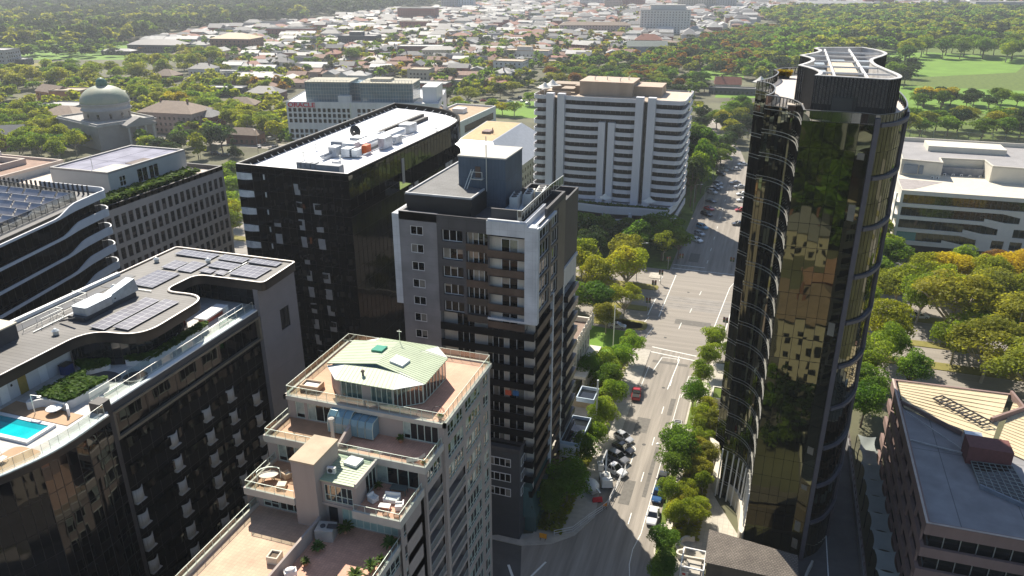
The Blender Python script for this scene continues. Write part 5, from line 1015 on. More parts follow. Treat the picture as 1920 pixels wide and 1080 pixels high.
for k in range(13):
    z = 9.6+2.8*k; top = k == 12; h = 1.35
    bays = [(WX0, -73.9, .5), (-36.9, WX1, .5)]
    bays += [(-67.5, -43.5, .45)] if k >= 10 else [(-67.5, -55.7, .6), (-50.1, -43.5, .5)]
    mb = MB()
    for x0, x1, am in bays:
        pth = band(x0, x1, z, h, WF-.1, am)
        if x1 == WX1: pth = pth[:-2]+[(x1-1.6, WF-.4), (x1-.5, WF+.2), (x1, WF+1.5), (x1+.2, WF+8), (x1-.2, WF+9.5), (x1+.2, WF+11), (x1+.2, WD-3), (x1-.8, WD-1)]
        if x0 == WX0: pth = [(x0+.9, WD-2), (x0, WD-4), (x0, WF+1.3), (x0+.5, WF+.1)]+pth[2:]
        dz = .12*math.sin(k*2.1)
        for a, b in zip(pth[:-1], pth[1:]): mb.wallpath([a, b], z, z+h, .18)
        mb.poly([(x, y, z+.02) for x, y in pth]+[(pth[-1][0], max(WF+2, pth[-1][1]), z+.02), (pth[0][0], max(WF+2, pth[0][1]), z+.02)])
    mb.build('balcony_band', WB, W)
mb = MB(); mb.box(WX0+.3, WX1-.3, WF+.4, WD-1, WT-.7, WT-.4); mb.build('roof', mat('tan_roof', (.42, .34, .26), .85, var=.12), W)
mb = MB(); mb.poly([(-36.5, WF+1, WT-.36), (WX1-.5, WF+1.5, WT-.36), (WX1-.5, WD-2, WT-.36), (-36.5, WD-2, WT-.36)]); mb.build('roof_deck', mat('pale_roof_deck', (.55, .46, .36), .85), W)
mb = MB(); mb.box(-64.5, -46.3, 266.5, 280, WT-.5, 48.3); mb.box(-46.3, -37, 270, 281, WT-.5, 46.9); mb.box(-67, -64.5, 270, 279, WT-.5, 46.4); mb.build('plant_room_wall', TANR, W)
mb = MB(); mb.box(-64.7, -46.1, 266.3, 280.2, 48.3, 48.5); mb.box(-46.2, -36.9, 269.9, 281.1, 46.9, 47.05); mb.build('plant_room_roof', mat('pink_tan_roof', (.48, .37, .29), .85, var=.08), W)
mb = MB(); mb.wallpath([(-78, 264), (-67, 264)], WT-.4, WT+.9, .2); mb.box(-76.5, -66, 274, 281, WT-.4, WT+2.0); mb.box(-71, -66.5, 266, 272, WT+1.4, WT+1.6); mb.build('roof_pavilion', TANR, W)
for x, y in ((-60, 270), (-56, 271.5), (-51, 269), (-49, 274)):
    mb = MB(); mb.bar((x, y, 48.4), (x, y, 49.6), .18); mb.bar((x, y, 49.6), (x+.6, y, 49.8), .15); mb.build('roof_vent', ALU, W)
def umbrella(x, y, z, s, label, h=2.6):
    t = thing('shade_canopy', label, 'canopy', (x, y, z)); mb = MB(); n = 12; R0 = [(s*.06, h+s*.55), (s*.4, h+s*.22), (s*.75, h+.06), (s, h)]
    P = []
    for r, zz in R0:
        for i in range(n): t_ = 2*math.pi*i/n; q = 1-.16*(i % 3 != 0)*(r > s*.5); P.append((x+r*q*math.cos(t_), y+r*q*math.sin(t_), z+zz))
    mb.add(P, [(k*n+i, k*n+(i+1) % n, (k+1)*n+(i+1) % n, (k+1)*n+i) for k in range(3) for i in range(n)]+[tuple(range(n))]); mb.build('fabric', mat('canopy_fabric', (.7, .68, .63), .9, var=.06), t)
    mb = MB(); mb.bar((x, y, z), (x, y, z+h+s*.5), .08); mb.build('pole', ALU, t)
umbrella(-75.8, 262.3, WT-.4, 2.9, 'white peaked canopy at the front left roof corner of the banded tower'); umbrella(-74.8, 268.8, WT-.4, 3.3, 'white peaked canopy furthest back on the banded tower roof'); umbrella(-76.8, 266, WT-.4, 2.2, 'small white canopy between two larger ones on the banded tower')
# podium
mb = MB(); pp = [(-79, 250.6), (-64, 251.6), (-50.5, 250.0), (-38.2, 251.4), (-30.0, 251.4), (-28.3, 262), (-27.6, 284), (-79, 284)]
mb.prism(pp, 8.9, 9.0); mb.wallpath(pp[:7], 7.3, 9.9, .4); mb.build('podium_parapet', WB, W)
mb = MB(); mb.prism([(-78, 252.5), (-64, 253.4), (-50.5, 252), (-38, 253.2), (-31, 253.2), (-29.4, 262), (-28.6, 284), (-78, 284)], 0, 7.4); mb.build('podium_glazing', BRN, W)
mb = MB(); mb.wallpath([(-79, 250.4), (-64, 251.4), (-58, 250.8), (-50.5, 249.6), (-45, 250.8), (-38.2, 251.2), (-30, 251.2), (-28.2, 262), (-27.5, 284)], 3.6, 5.6, .4); mb.build('podium_band', WB, W)
for x in (-64, -51, -42, -31): mb = MB(); mb.box(x-.5, x+.5, 250.3, 251.8, 0, 8); mb.build('podium_column', WB, W)
umbrella(-51.5, 254.6, 9, 2.7, 'white peaked canopy in the middle of the planted podium terrace'); umbrella(-36.5, 254.8, 9, 2.7, 'white peaked canopy at the right end of the planted podium terrace')
mb = leafpatch(MB(), rect(-78, -29.5, 252, 254), 9.1, 1600, .35, 1.0); mb.build('terrace_planting', HEDGE, W)
# ================================================================== GRIDDED OFFICE (left)
GB = mat('brown_grey_concrete', (.55, .475, .41), .8, var=.08, scale=.3, streak=True)
G = thing('gridded_office', 'brown grey office block with a grid of tall windows and pale rooftop pavilion', 'building', (-125, 120, 0))
GW = Wins(G, [mat('brown_frame', (.12, .1, .085), .6), mat('curtained_brown_glass', (.055, .045, .042), .25, var=.7, scale=.35, spec=.6), mat('brown_blind', (.16, .12, .1), .3, var=.3)]); FG = Fr(-112, 100, 0, 1); ops = []
for r in range(11):
    for c in range(21):
        s = .9+1.74*c; z = 42.0-3.1*r-1.0
        if z < 2: continue
        ops.append((s, s+1.12, z-.4, z+1.85)); GW.add(FG, s, s+1.12, z-.4, z+1.85, 1, 2, .06, -.22)
mb = MB(); wall(mb, FG, 0, 37.4, 0, 45.0, ops, .3); mb.build('grid_wall', GB, G); GW.done()
mb = MB(); mb.quad((-112, 137.4, 0), (-146, 137.4, 0), (-146, 137.4, 45), (-112, 137.4, 45)); mb.quad((-146, 100, 0), (-112, 100, 0), (-112, 100, 45), (-146, 100, 45)); mb.poly([(-112.3, 100, 44.2), (-112.3, 137.4, 44.2), (-146, 137.4, 44.2), (-146, 100, 44.2)]); mb.build('rear_wall', GB, G)
mb = MB(); mb.wallpath([(-112, 100), (-112, 137.4), (-146, 137.4)], 44.2, 45.1, .4); mb.build('parapet', CHAR, G)
PB = mat('pale_pavilion_panel', (.46, .47, .46), .7, var=.06, scale=.3)
FGp = Fr(-117, 111.4, 0, 1); mb = MB(); wall(mb, FGp, 0, 21.1, 44, 49, [(2.6, 4.2, 46, 48), (7.2, 10, 45.6, 48.3), (10.4, 13, 45.6, 48.3)], .2); wall(mb, Fr(-131, 111.4, 1, 0), 0, 14, 44, 49); mb.quad((-117, 132.5, 44), (-131, 132.5, 44), (-131, 132.5, 49), (-117, 132.5, 49)); mb.build('pavilion_wall', PB, G)
for o in ((2.6, 4.2, 46, 48), (7.2, 10, 45.6, 48.3), (10.4, 13, 45.6, 48.3)): mb = MB(); pane(mb, FGp, *o, nx=2, nz=2 if o[0] < 5 else 1); mb.build('pavilion_window', [WHITE, GLK2], G)
mb = MB(); mb.wallpath(rect(-131, -117, 111.4, 132.5), 49, 49.4, .45, closed=True); mb.build('pavilion_parapet', mat('mid_grey_trim', (.3, .29, .28), .6), G)
mb = MB(); mb.poly([(x, y, 49.1) for x, y in rect(-130.6, -117.4, 111.8, 132.2)]); mb.build('pavilion_roof', tiles('blue_grey_roof_sheet', (.3, .3, .37), (.33, .33, .39), (.18, .18, .22), 4.5, 40, .85, 0, .15, 0, spec=.05), G)
mb = MB(); mb.box(-121.6, -117.6, 112, 118, 49.1, 49.2); mb.build('roof_patch', mat('cream_roof_patch', (.58, .53, .42), .85), G)
mb = MB(); mb.box(-120, -117.6, 119, 124, 49.1, 49.2); mb.build('roof_patch', mat('brown_roof_patch', (.17, .14, .13), .85), G)
mb = leafpatch(MB(), rect(-116.4, -112.6, 104, 131), 44.6, 2600, .28, 1.5); mb.build('terrace_planting', HEDGE, G)
mb = MB(); mb.bar((-122, 113, 49), (-122, 113, 52), .07); mb.build('aerial', ALU, G)
G2 = thing('brown_roof_block', 'block with brown flat roof and a row of pale roof vents', 'building', (-160, 116, 0))
mb = MB(); mb.wallpath([(-160, 106), (-152, 106), (-152, 124), (-160, 124)], 45.6, 46.8, .5, closed=True); mb.build('roof_well_wall', GB, G2)
mb = MB(); mb.box(-176, -146, 104, 128, 0, 45.5); mb.build('wall', PB, G2); mb = MB(); mb.box(-175.8, -146.2, 104.2, 127.8, 45.5, 45.6); mb.build('roof', mat('brown_membrane', (.29, .19, .145), .85, var=.22), G2)
mb = MB(); mb.wallpath(rect(-176, -146, 104, 128), 45.5, 46.1, .4, closed=True); mb.build('parapet', GB, G2)
for i in range(7): mb = MB(); mb.lathe([(.35, 45.5), (.35, 46.6), (.8, 46.7), (.8, 47.4), (.2, 47.8)], -166+i*.8, 107+i*3.0, 10); mb.build('roof_vent', WHITED, G2)
# ================================================================== WHITE WAVY-BAND OFFICE (far left)
A = thing('wavy_band_block', 'black glass block with white wavy balcony bands at the left edge of the view', 'building', (-110, 80, 0))
AT = 50.4; a0, a1 = (-92.6, 46), (-103.2, 96.4); FA = Fr(a0[0], a0[1], a1[0]-a0[0], a1[1]-a0[1]); LA = math.dist(a0, a1)
mb = MB(); q0, q1 = FA.pt(0, 0, -.8), FA.pt(LA-1.5, 0, -.8); curtain(mb, [q0[:2], q1[:2], (-106, 98.2), (-132, 98.2)], [AT-.4-3.1*k for k in range(16, -1, -1)], 1.4, .004, .06, .03); mb.build('curtain_wall', [GLK, BLACK], A)
mb = MB(); mb.quad((-132, 46, 0), (-92, 46, 0), (-92, 46, AT), (-132, 46, AT)); mb.quad((-132, 98, 0), (-132, 46, 0), (-132, 46, AT), (-132, 98, AT)); mb.build('rear_wall', CHAR, A)
for k in range(12):
    z = AT-.9-3.1*k; mb = MB(); n = 40; prev = None; sh = LA-12+.5*k
    for i in range(n+1):
        s = LA*i/n*.985; t = max(0, min(1, (s-sh)/5.0)); t = t*t*(3-2*t); p = (s, z+.0+.25*t, z+.38+1.15*t, .1)
        if prev:
            for oo in (0, ): 
                mb.quad(FA.pt(prev[0], prev[1], .1), FA.pt(p[0], p[1], .1), FA.pt(p[0], p[2], .1), FA.pt(prev[0], prev[2], .1)); mb.quad(FA.pt(prev[0], prev[2], .1), FA.pt(p[0], p[2], .1), FA.pt(p[0], p[2], -.15), FA.pt(prev[0], prev[2], -.15)); mb.quad(FA.pt(prev[0], prev[1], -.6), FA.pt(p[0], p[1], -.6), FA.pt(p[0], p[1], .1), FA.pt(prev[0], prev[1], .1)); mb.quad(FA.pt(p[0], p[1], -.15), FA.pt(prev[0], prev[1], -.15), FA.pt(prev[0], prev[2], -.15), FA.pt(p[0], p[2], -.15))
        prev = p
    e = FA.pt(LA*.985, 0, .1); c = spline([e[:2], (e[0]-.2, e[1]+1.2), (e[0]-1.6, e[1]+2.3), (e[0]-3.4, e[1]+2.5), (-118, e[1]+2.5)], 4)
    mb.wallpath(c, z+.25, z+1.53, .2); mb.poly([(x, y, z+.26) for x, y in c]+[(-118, 96, z+.26), (-104, 95, z+.26)]); mb.build('balcony_band', mat('pale_band', (.6, .62, .65), .6, var=.06) if k == 0 else bpy.data.materials['pale_band'], A)
mb = MB(); mb.poly([(*q0[:2], AT-.3), (*q1[:2], AT-.3), (-106, 98, AT-.3), (-132, 98, AT-.3), (-132, 46, AT-.3)]); mb.build('roof', mat('pale_grey_roof', (.13, .128, .13), .7, var=.15), A)
railing('railing', A, [(*FA.pt(0, AT, -2.6)[:2], AT-.3), (*FA.pt(LA-3, AT, -2.6)[:2], AT-.3), (-130, 95.5, AT-.3)], 1.5, [BLACK, CLEARD], 1.4, .05)
for r in range(7):
    t = thing('roof_solar_row', ('nearest', 'second', 'third', 'fourth', 'fifth', 'sixth', 'furthest')[r]+' tilted row of glass panels on the wavy band roof', 'solar panels', (-112, 62+r*5, AT-.3), 0, 'panel rows on the wavy band roof')
    for c in range(8):
        mb = MB(); y = 73.5+r*3.1; x = -101.6-(y-73)*.21-c*3.4; mb.hexa(((x-3.0, y, AT), (x, y, AT), (x, y+.8, AT+.75), (x-3.0, y+.8, AT+.75), (x-3.0, y, AT+.06), (x, y, AT+.06), (x, y+.8, AT+.82), (x-3.0, y+.8, AT+.82))); mb.bar((x-3.0, y+.8, AT+.85), (x, y+.8, AT+.85), .07); mb.bar((x-3.0, y, AT+.06), (x, y, AT+.06), .06); mb.box(x-3, x-2.9, y+.6, y+.7, AT-.3, AT+.6); mb.box(x-.3, x-.2, y+.6, y+.7, AT-.3, AT+.6); mb.build('panel', mat('tilted_panel', (.35, .35, .38), .15, .3) if r+c == 0 else bpy.data.materials['tilted_panel'], t)
mb = MB(); mb.box(-112, -107.5, 62, 67, AT-.3, AT+1.6); mb.build('roof_plant', RW, A)
mb = MB(); 
for i in range(26): x = -106-i; mb.box(x, x+.15, 96, 96.3, AT-.3, AT+1.3)
mb.build('slat_screen', CHAR, A)
# ================================================================== OFFICE WITH RED LETTERING, LOW OFFICES BEHIND THE BLACK GLASS BUILDING
O = thing('lettered_office', 'white office with red lettering, square windows and a blue glass top storey', 'building', (-190, 350, 0))
o0, o1 = (-226, 329.5), (-152.5, 346); FO = Fr(o0[0], o0[1], o1[0]-o0[0], o1[1]-o0[1]); LO = math.dist(o0, o1); OT = 24.2
OW = Wins(O, [WHITED, GLK]); ops = []
for r, z in enumerate((19.2, 16.6, 14.0, 9.0, 6.4, 3.8)):
    for c in range(29):
        s = .8+2.45*c+(.2 if c > 13 else 0)
        if s+2 > LO or (r > 2 and c == 6) or c == 13: continue
        ops.append((s, s+1.75, z, z+2.0)); OW.add(FO, s, s+1.75, z, z+2.0, 1, 1, .1, -.25)
mb = MB(); wall(mb, FO, 0, LO, 0, OT, ops, .35); mb.build('grid_wall', WHITED, O); OW.done()
mb = MB(); b0 = (-179.5, 407); mb.quad((*o1, 0), (-168, 392, 0), (-168, 392, OT), (*o1, OT)); mb.quad((-168, 392, 0), (-241, 376, 0), (-241, 376, OT), (-168, 392, OT)); mb.quad((-241, 376, 0), (*o0, 0), (*o0, OT), (-241, 376, OT)); mb.poly([(*o0, OT-.6), (*o1, OT-.6), (-168, 392, OT-.6), (-241, 376, OT-.6)]); mb.build('wall', WHITED, O)
FO2 = Fr(*o1, -15.5, 46); mb = MB(); FO2.quad(mb, 4, 26, 18.5, 21.5, .05); FO2.quad(mb, 4, 26, 13, 16, .05); mb.build('side_window_band', GLK, O)
mb = MB(); mb.bar(FO.pt(32, OT, .1), FO.pt(32, 6, .1), .4); mb.build('drain_pipe', ALU, O)
BGL = tiles('blue_glass_grid', (.06, .125, .17), (.07, .14, .185), (.26, .3, .3), 1.6, 1.7, .12, 0, .1, 0, spec=.8, swap=True)
mb = MB(); FO.box(mb, 9, 31, OT-.6, OT+8.6, -20, -4); FO.box(mb, 36, 62, OT-.6, OT+8.2, -22, -5); FO.box(mb, 31, 36, OT-.6, OT+8, -20, -9); mb.build('glass_storey', BGL, O)
mb = MB(); FO.box(mb, 8.7, 31.3, OT+8.6, OT+9, -20.3, -3.7); FO.box(mb, 35.7, 62.3, OT+8.2, OT+8.6, -22.3, -4.7); FO.box(mb, 40, 50, OT+8.6, OT+9.8, -18, -10); mb.build('roof', mat('olive_roof_membrane', (.36, .34, .27), .85, var=.15), O)
mb = MB(); FO.box(mb, 66, 73, OT-.6, OT+6.6, -24, -8); mb.build('stair_tower', WHITED, O)
mb = MB(); FO.box(mb, 26, 32, OT-.6, OT+2.8, -4, -1); mb.build('roof_hut', WHITED, O)
for o0_, s0, s1 in ((-4.2, 9, 31), (-5.2, 36, 62)):
    mb = MB()
    for i in range(int((s1-s0)/1.6)+1): q = FO.pt(s0+i*1.6, 0, o0_); mb.bar((q[0], q[1], OT+8.4), (q[0], q[1], OT+9.8), .1)
    a, b = FO.pt(s0, OT+9.8, o0_), FO.pt(s1, OT+9.8, o0_); mb.bar(a, b, .1); mb.build('roof_rail', WHITED, O)
fc = bpy.data.curves.new('lettering', 'FONT'); fc.body = "ORACLE"; fc.size = 3.0; fc.extrude = .12; fc.offset = .06; tmp = bpy.data.objects.new('tmp', fc); COL.objects.link(tmp); bpy.context.view_layer.update(); me = bpy.data.meshes.new_from_object(tmp); bpy.data.objects.remove(tmp)
xs = [v.co.x for v in me.vertices]; me.transform(Matrix.Diagonal((13.6/(max(xs)-min(xs)), 1, 1, 1)))
lo = bpy.data.objects.new('lettering', me); COL.objects.link(lo); me.materials.clear(); me.materials.append(mat('red_letter', (.55, .02, .06), .5, var=.03))
q = FO.pt(.9, 21.7, .2); lo.parent = O; ang = math.atan2(FO.dy, FO.dx)
lo.matrix_local = Matrix.Translation(Vector(q)-ORG[O.name]) @ Matrix.Rotation(ang, 4, 'Z') @ Matrix.Rotation(math.pi/2, 4, 'X')
L1 = thing('flat_roof_office', 'low white office with brown flat roof and dark window band', 'building', (-155, 385, 0))
mb = MB(); mb.prism([(-168, 352), (-144.5, 344), (-143.5, 402), (-167, 404)], 0, 14); mb.build('wall', WHITED, L1); mb = MB(); mb.poly([(-167.4, 353, 14.05), (-145.2, 345, 14.05), (-144.2, 401, 14.05), (-166.4, 403, 14.05)]); mb.build('roof', mat('brown_gravel_roof', (.4, .3, .2), .9, var=.15), L1)
mb = MB(); mb.wallpath([(-168, 352), (-144.5, 344), (-143.5, 402), (-167, 404)], 14, 14.9, .6, closed=True); mb.build('parapet', WHITED, L1)
F1 = Fr(-144.5, 344, 1, 58); mb = MB(); F1.quad(mb, 14, 54, 8.5, 12, .06); mb.build('window_band', GLK, L1)
F1b = Fr(-168, 352, 23.5, -8)
for i in range(5): mb = MB(); F1b.quad(mb, 8+3*i, 9.6+3*i, 9, 12, .05); mb.build('window', GLK, L1)
mb = MB(); mb.box(-159, -153, 378, 384, 14, 16.5); mb.build('roof_hut', WHITE, L1)
L2 = thing('tan_roof_hall', 'grey hall with sloped metal skirt and a tan flat roof', 'building', (-110, 300, 0))
mb = MB(); mb.hexa(((-123, 268, 12), (-92, 268, 12), (-92, 335, 12), (-123, 335, 12), (-119.5, 290, 20.4), (-105, 290, 20.4), (-106, 331, 20.4), (-122.5, 331, 20.4))); mb.build('sloped_roof', mat('zinc_sheet', (.36, .38, .41), .45, .2, var=.1), L2)
mb = MB(); mb.poly([(-119, 290.5, 20.45), (-105.5, 290.5, 20.45), (-106.5, 330.5, 20.45), (-122, 330.5, 20.45)]); mb.build('roof', mat('tan_gravel', (.5, .36, .2), .9, var=.15), L2)
mb = MB(); F2 = Fr(-91.9, 268, 0, 1); wall(mb, F2, 0, 66, 0, 12.2, [(3+3.4*c, 4.6+3.4*c, z, z+1.6) for c in range(18) for z in (2.4, 5.6, 8.8)], .2); mb.quad((-123, 267.9, 0), (-91.9, 267.9, 0), (-91.9, 267.9, 12.2), (-123, 267.9, 12.2)); mb.build('wall', mat('cream_render', (.55, .5, .43), .85), L2)
for c in range(18):
    for z in (2.4, 5.6, 8.8): mb = MB(); F2.quad(mb, 3+3.4*c, 4.6+3.4*c, z, z+1.6, -.18); mb.build('window', GLK2, L2)
mb = MB(); mb.box(-114.5, -111, 303, 308, 20.4, 21.4); mb.bar((-110, 304, 20.4), (-110, 304, 23), .2); mb.build('roof_plant', mat('rusty_plant', (.2, .13, .11), .7), L2)
# ================================================================== DOMED HALL
STONE = mat('grey_sandstone', (.3, .285, .27), .85, var=.1, scale=.2)
D = thing('domed_hall', 'grey stone hall with a green copper dome and pedimented porch', 'building', (-320, 318, 0))
Dx, Dy = -311, 314.5
def rot(mb, a):
    c, s = math.cos(a), math.sin(a); mb.v = [(Dx+x*c-y*s, Dy+x*s+y*c, z) for x, y, z in mb.v]; return mb
da = rad(71)
mb = MB(); mb.box(-15, 15, 0, 42, 0, 11.4); rot(mb, da).build('wall', STONE, D)
mb = MB(); mb.box(-15.7, 15.7, -.7, 42.7, 11.4, 12.1); mb.wallpath(rect(-15, 15, 0, 42), 12.1, 12.9, .7, closed=True); rot(mb, da).build('cornice', mat('pale_cornice', (.36, .35, .33), .85), D)
mb = MB(); mb.add([(-3, -5.6, 11.4), (12, -5.6, 11.4), (4.5, -5.6, 14.6), (-3, 0, 11.4), (12, 0, 11.4), (4.5, 0, 14.6)], ((0, 1, 2), (1, 4, 5, 2), (4, 3, 5), (3, 0, 2, 5), (0, 3, 4, 1))); mb.box(-3.5, 12.5, -6, 0, 10.2, 11.4); rot(mb, da).build('pediment', STONE, D)
for i in range(4): mb = MB(); x = -1.9+4.3*i; mb.lathe([(.75, 0), (.6, .6), (.5, 9.6), (.75, 10.2)], x, -5, 12); rot(mb, da).build('column', mat('pale_column', (.45, .44, .42), .8) if i == 0 else bpy.data.materials['pale_column'], D)
DR = 11.8; mb = MB(); mb.lathe([(DR-.6, 11.5), (DR-.6, 16.4), (DR+.3, 16.7), (DR+.3, 17.3), (DR-.3, 17.5), (DR-.3, 19.6), (DR+.2, 19.8), (DR+.2, 20.2), (DR-.4, 20.4)], .9, 20.4, 40); rot(mb, da).build('drum', mat('drum_stone', (.36, .345, .34), .85, var=.08), D, True)
for i in range(12): a = i*math.pi/6+.2; mb = MB(); c, s = math.cos(a), math.sin(a); r = DR-.62; mb.hexa([(.9+r*c-u*s+o*c, 20.4+r*s+u*c+o*s, z) for z in (13, 15.4) for u, o in ((-.55, 0), (.55, 0), (.55, .12), (-.55, .12))]); rot(mb, da).build('drum_window', GLK2, D)
COP = mat('green_copper', (.26, .34, .27), .6, .0, var=.15, scale=.1, col2=(.38, .36, .26)); prof = [(DR*math.cos(t), 20.2+DR*.72*math.sin(t)) for t in [k*.098 for k in range(15)]]; mb = MB(); mb.lathe(prof, .9, 20.4, 40); rot(mb, da).build('dome', COP, D, True)
mb = MB(); zz = prof[-1][1]; mb.lathe([(3.0, zz-.5), (2.6, zz+.6), (2.8, zz+1), (2.3, zz+2.6), (1.1, zz+3.6), (.2, zz+3.9)], .9, 20.4, 16); rot(mb, da).build('lantern', mat('dark_green_copper', (.05, .16, .12), .5), D, True)
# ================================================================== WHITE OFFICE (right)
Q = thing('stepped_white_office', 'white office with stepped ribbon windows and a set-back cream top storey', 'building', (62, 285, 0))
QW = mat('off_white_concrete', (.66, .63, .57), .8, var=.06, scale=.25); QF = Fr(40.5, 262, 1, .02)
mb = MB(); rib = []; sq = []
QL = 52; OPS = []
for k in range(4):
    z = 3.9+4.0*k; e = 23.5+5.2*k; OPS.append((.8, min(e, QL), z+.1, z+2.95))
    s = e+4.2
    while s+3.4 < QL: OPS.append((s, s+3.4, z-.3 if k < 4 else z, z+2.4)); s += 5.0
wall(mb, QF, 0, QL, 2.6, 20.1, OPS, .5); mb.build('front_wall', QW, Q)
QWn = Wins(Q, [mat('dark_mullion', (.12, .12, .11), .5), glass('olive_tint_glass', (.012, .02, .01), 1.9, wob=.02)])
for o in OPS:
    n = max(2, int((o[1]-o[0])/1.5)); QWn.add(QF, *o, n, 1, .07, -.4)
QWn.done()
for k in range(3):   # kinked sill pieces
    z = 3.9+4.0*k; e = 23.5+5.2*k; mb = MB(); mb.add([QF.pt(e-9.5, z+.1, -.1), QF.pt(e-3.5, z+.1, -.1), QF.pt(e-9.5, z+1.1, -.1), QF.pt(e+.05, z+2.95, -.1), QF.pt(e+.05, z+2.0, -.1), QF.pt(e-5, z+2.95, -.1)], ((0, 1, 2), (4, 3, 5))); mb.build('kinked_sill', QW, Q)
mb = MB(); QF.box(mb, 0, QL, 0, 2.6, -6, -3); mb.build('ground_storey', CHAR, Q); mb = MB(); QF.box(mb, .8, 6.5, 4.0, 6.85, -.4, -.3); mb.build('teal_panel', GLTEAL, Q)
mb = MB(); mb.quad((40.5, 300, 0), (40.5, 262, 0), (40.5, 262, 20.1), (40.5, 300, 20.1)); mb.quad((92.5, 263, 0), (92.5, 300, 0), (92.5, 300, 20.1), (92.5, 263, 20.1)); mb.quad((92.5, 300, 0), (40.5, 300, 0), (40.5, 300, 20.1), (92.5, 300, 20.1)); mb.build('side_wall', QW, Q)
mb = MB()
for k in range(4): mb.box(39.4, 40.6, 262.3, 286, 4.4+4*k-1.4, 4.4+4*k-.2); mb.box(39.2, 39.6, 262.3, 263.2, 3+4*k, 7+4*k)
mb.build('side_balcony', QW, Q)
mb = MB(); mb.poly([QF.pt(0, 20.15), QF.pt(QL, 20.15), (92.5, 300, 20.15), (40.5, 300, 20.15)]); mb.build('lower_roof', mat('cream_roof', (.62, .57, .47), .8, var=.06), Q)
mb = MB(); mb.poly([(40.7, 263, 20.2), (44, 264, 20.2), (54, 276, 20.2), (41, 277, 20.2)]); mb.build('roof_patch', mat('grey_pink_patch', (.33, .3, .29), .8), Q)
UP = [(42, 283), (44.5, 282.5), (52.5, 281.5), (54, 281), (54.3, 288.5), (67.5, 289.5), (68.2, 281), (78, 280.5), (94, 281), (94, 318), (44, 318)]
CRM = mat('cream_wall', (.62, .58, .49), .8, var=.06, scale=.2)
mb = MB(); mb.prism(UP, 20.1, 25.2, 0, False); mb.wallpath(UP, 25, 25.5, .4, closed=True); mb.build('upper_wall', CRM, Q); mb = MB(); mb.poly([(x, y, 25.1) for x, y in UP]); mb.build('upper_roof', mat('grey_roof_sheet', (.3, .29, .29), .75, var=.12, scale=.2), Q)
mb = MB(); mb.box(52, 76, 300, 310, 25.1, 27); mb.wallpath([(44, 316), (94, 316)], 25.1, 26.5, .5); mb.box(91.5, 93, 312, 314, 25, 29); mb.build('roof_hut', CRM, Q)
for a, b, o in ((42.6, 47, 0), (47.4, 48.7, 0), (79.5, 82.8, 0), (83.4, 86, 0)): mb = MB(); mb.box(a, b, 281.2-.9+(a < 50)*1.5, 281.9+(a < 50)*.6, 21, 23.9); mb.build('window', mat('pale_blue_glass', (.16, .2, .24), .2), Q)
mb = MB(); mb.box(54.4, 67.4, 287.2, 288.2, 20.2, 22.8); mb.build('screen_wall', mat('grey_screen', (.22, .23, .25), .7), Q)
for i, (x, y) in enumerate(((49.5, 279.8), (51.5, 280), (53, 280.2), (56, 286), (58.5, 286), (61, 286.2), (63.5, 286), (66.5, 286.2))):
    ac(x, y, 20.15 if i < 3 else 20.15, .1*i, ('first', 'second', 'third', 'fourth', 'fifth', 'sixth', 'seventh', 'eighth')[i]+' rooftop condenser from the left on the white office')
mb = MB(); P = [(45+3*i, 317.5) for i in range(14)]
t = thing('tall_wire_fence', 'tall wire fence behind the white office roof', 'fence', (62, 322, 0)); mb = MB()
for i in range(16): mb.bar((42+4*i, 330, 0), (42+4*i, 330, 27), .12)
for z in (22, 24.5, 27): mb.bar((42, 330, z), (102, 330, z), .06)
mb.build('post', mat('green_post', (.12, .16, .13), .6), t); mb = MB(); mb.quad((42, 330, 14), (102, 330, 14), (102, 330, 27), (42, 330, 27)); mb.build('mesh', clear('wire_mesh', (.8, .82, .8), .03), t)
# ================================================================== MAROON OFFICE (bottom right)
MR = mat('maroon_concrete', (.25, .17, .15), .8, var=.14, scale=.3, streak=True)
S = thing('maroon_office', 'maroon banded office with ribbed cream and grey roofs at several levels', 'building', (38, 115, 0))
RZ = 17.0; sp = [(25.3, 95.5), (50, 95.9), (50, 136), (43.6, 136.4), (25.6, 135.6)]
mb = MB()
for k in range(5): z = RZ-1.5-3.6*k; mb.wallpath([(25.3, 136), (25.3, 95.5), (50, 95.9)], z, z+1.5, .5)
for x in range(8): mb.box(25.35+.0, 25.6, 97+5*x, 97.5+5*x, 0, RZ-1.5)
mb.build('spandrel', MR, S)
mb = MB(); mb.wallpath([(26.4, 136), (26.4, 96.6), (50, 96.9)], 0, RZ-1.5, .3); mb.build('window_band', GLK2, S)
mb = MB()
for x in range(12): mb.box(28+2*x, 28.08+2*x, 96.4, 96.6, 0, RZ-1.5)
mb.build('mullion', ALU, S)
mb = MB(); mb.poly([(25.8, 96, RZ-.35), (50, 96.4, RZ-.35), (50, 113, RZ-.35), (34, 121, RZ-.35), (25.8, 128, RZ-.35)]); mb.build('grey_roof', tiles('blue_grey_sheet', (.27, .265, .27), (.25, .245, .25), (.12, .12, .125), 8.2, 40, .65, 0, .06, .1), S)
t_ = mat('cream_ribbed_sheet', (.6, .5, .33), .6, var=.08, scale=.4)
def ribflat(name, q, m, step, parent):
    q = [Vector(p) for p in q]; mb = MB(); mb.hexa([p-Vector((0, 0, .15)) for p in q]+q); n = int((q[3]-q[0]).length/step)
    for i in range(n+1): mb.bar(q[0].lerp(q[3], i/n)+Vector((0, 0, .02)), q[1].lerp(q[2], i/n)+Vector((0, 0, .02)), .07)
    return mb.build(name, m, parent)
ribflat('cream_roof', [(26.3, 127, RZ-.1), (38, 120.5, RZ-.1), (43.4, 136, RZ+.3), (26.2, 135.2, RZ+.3)], t_, .75, S)
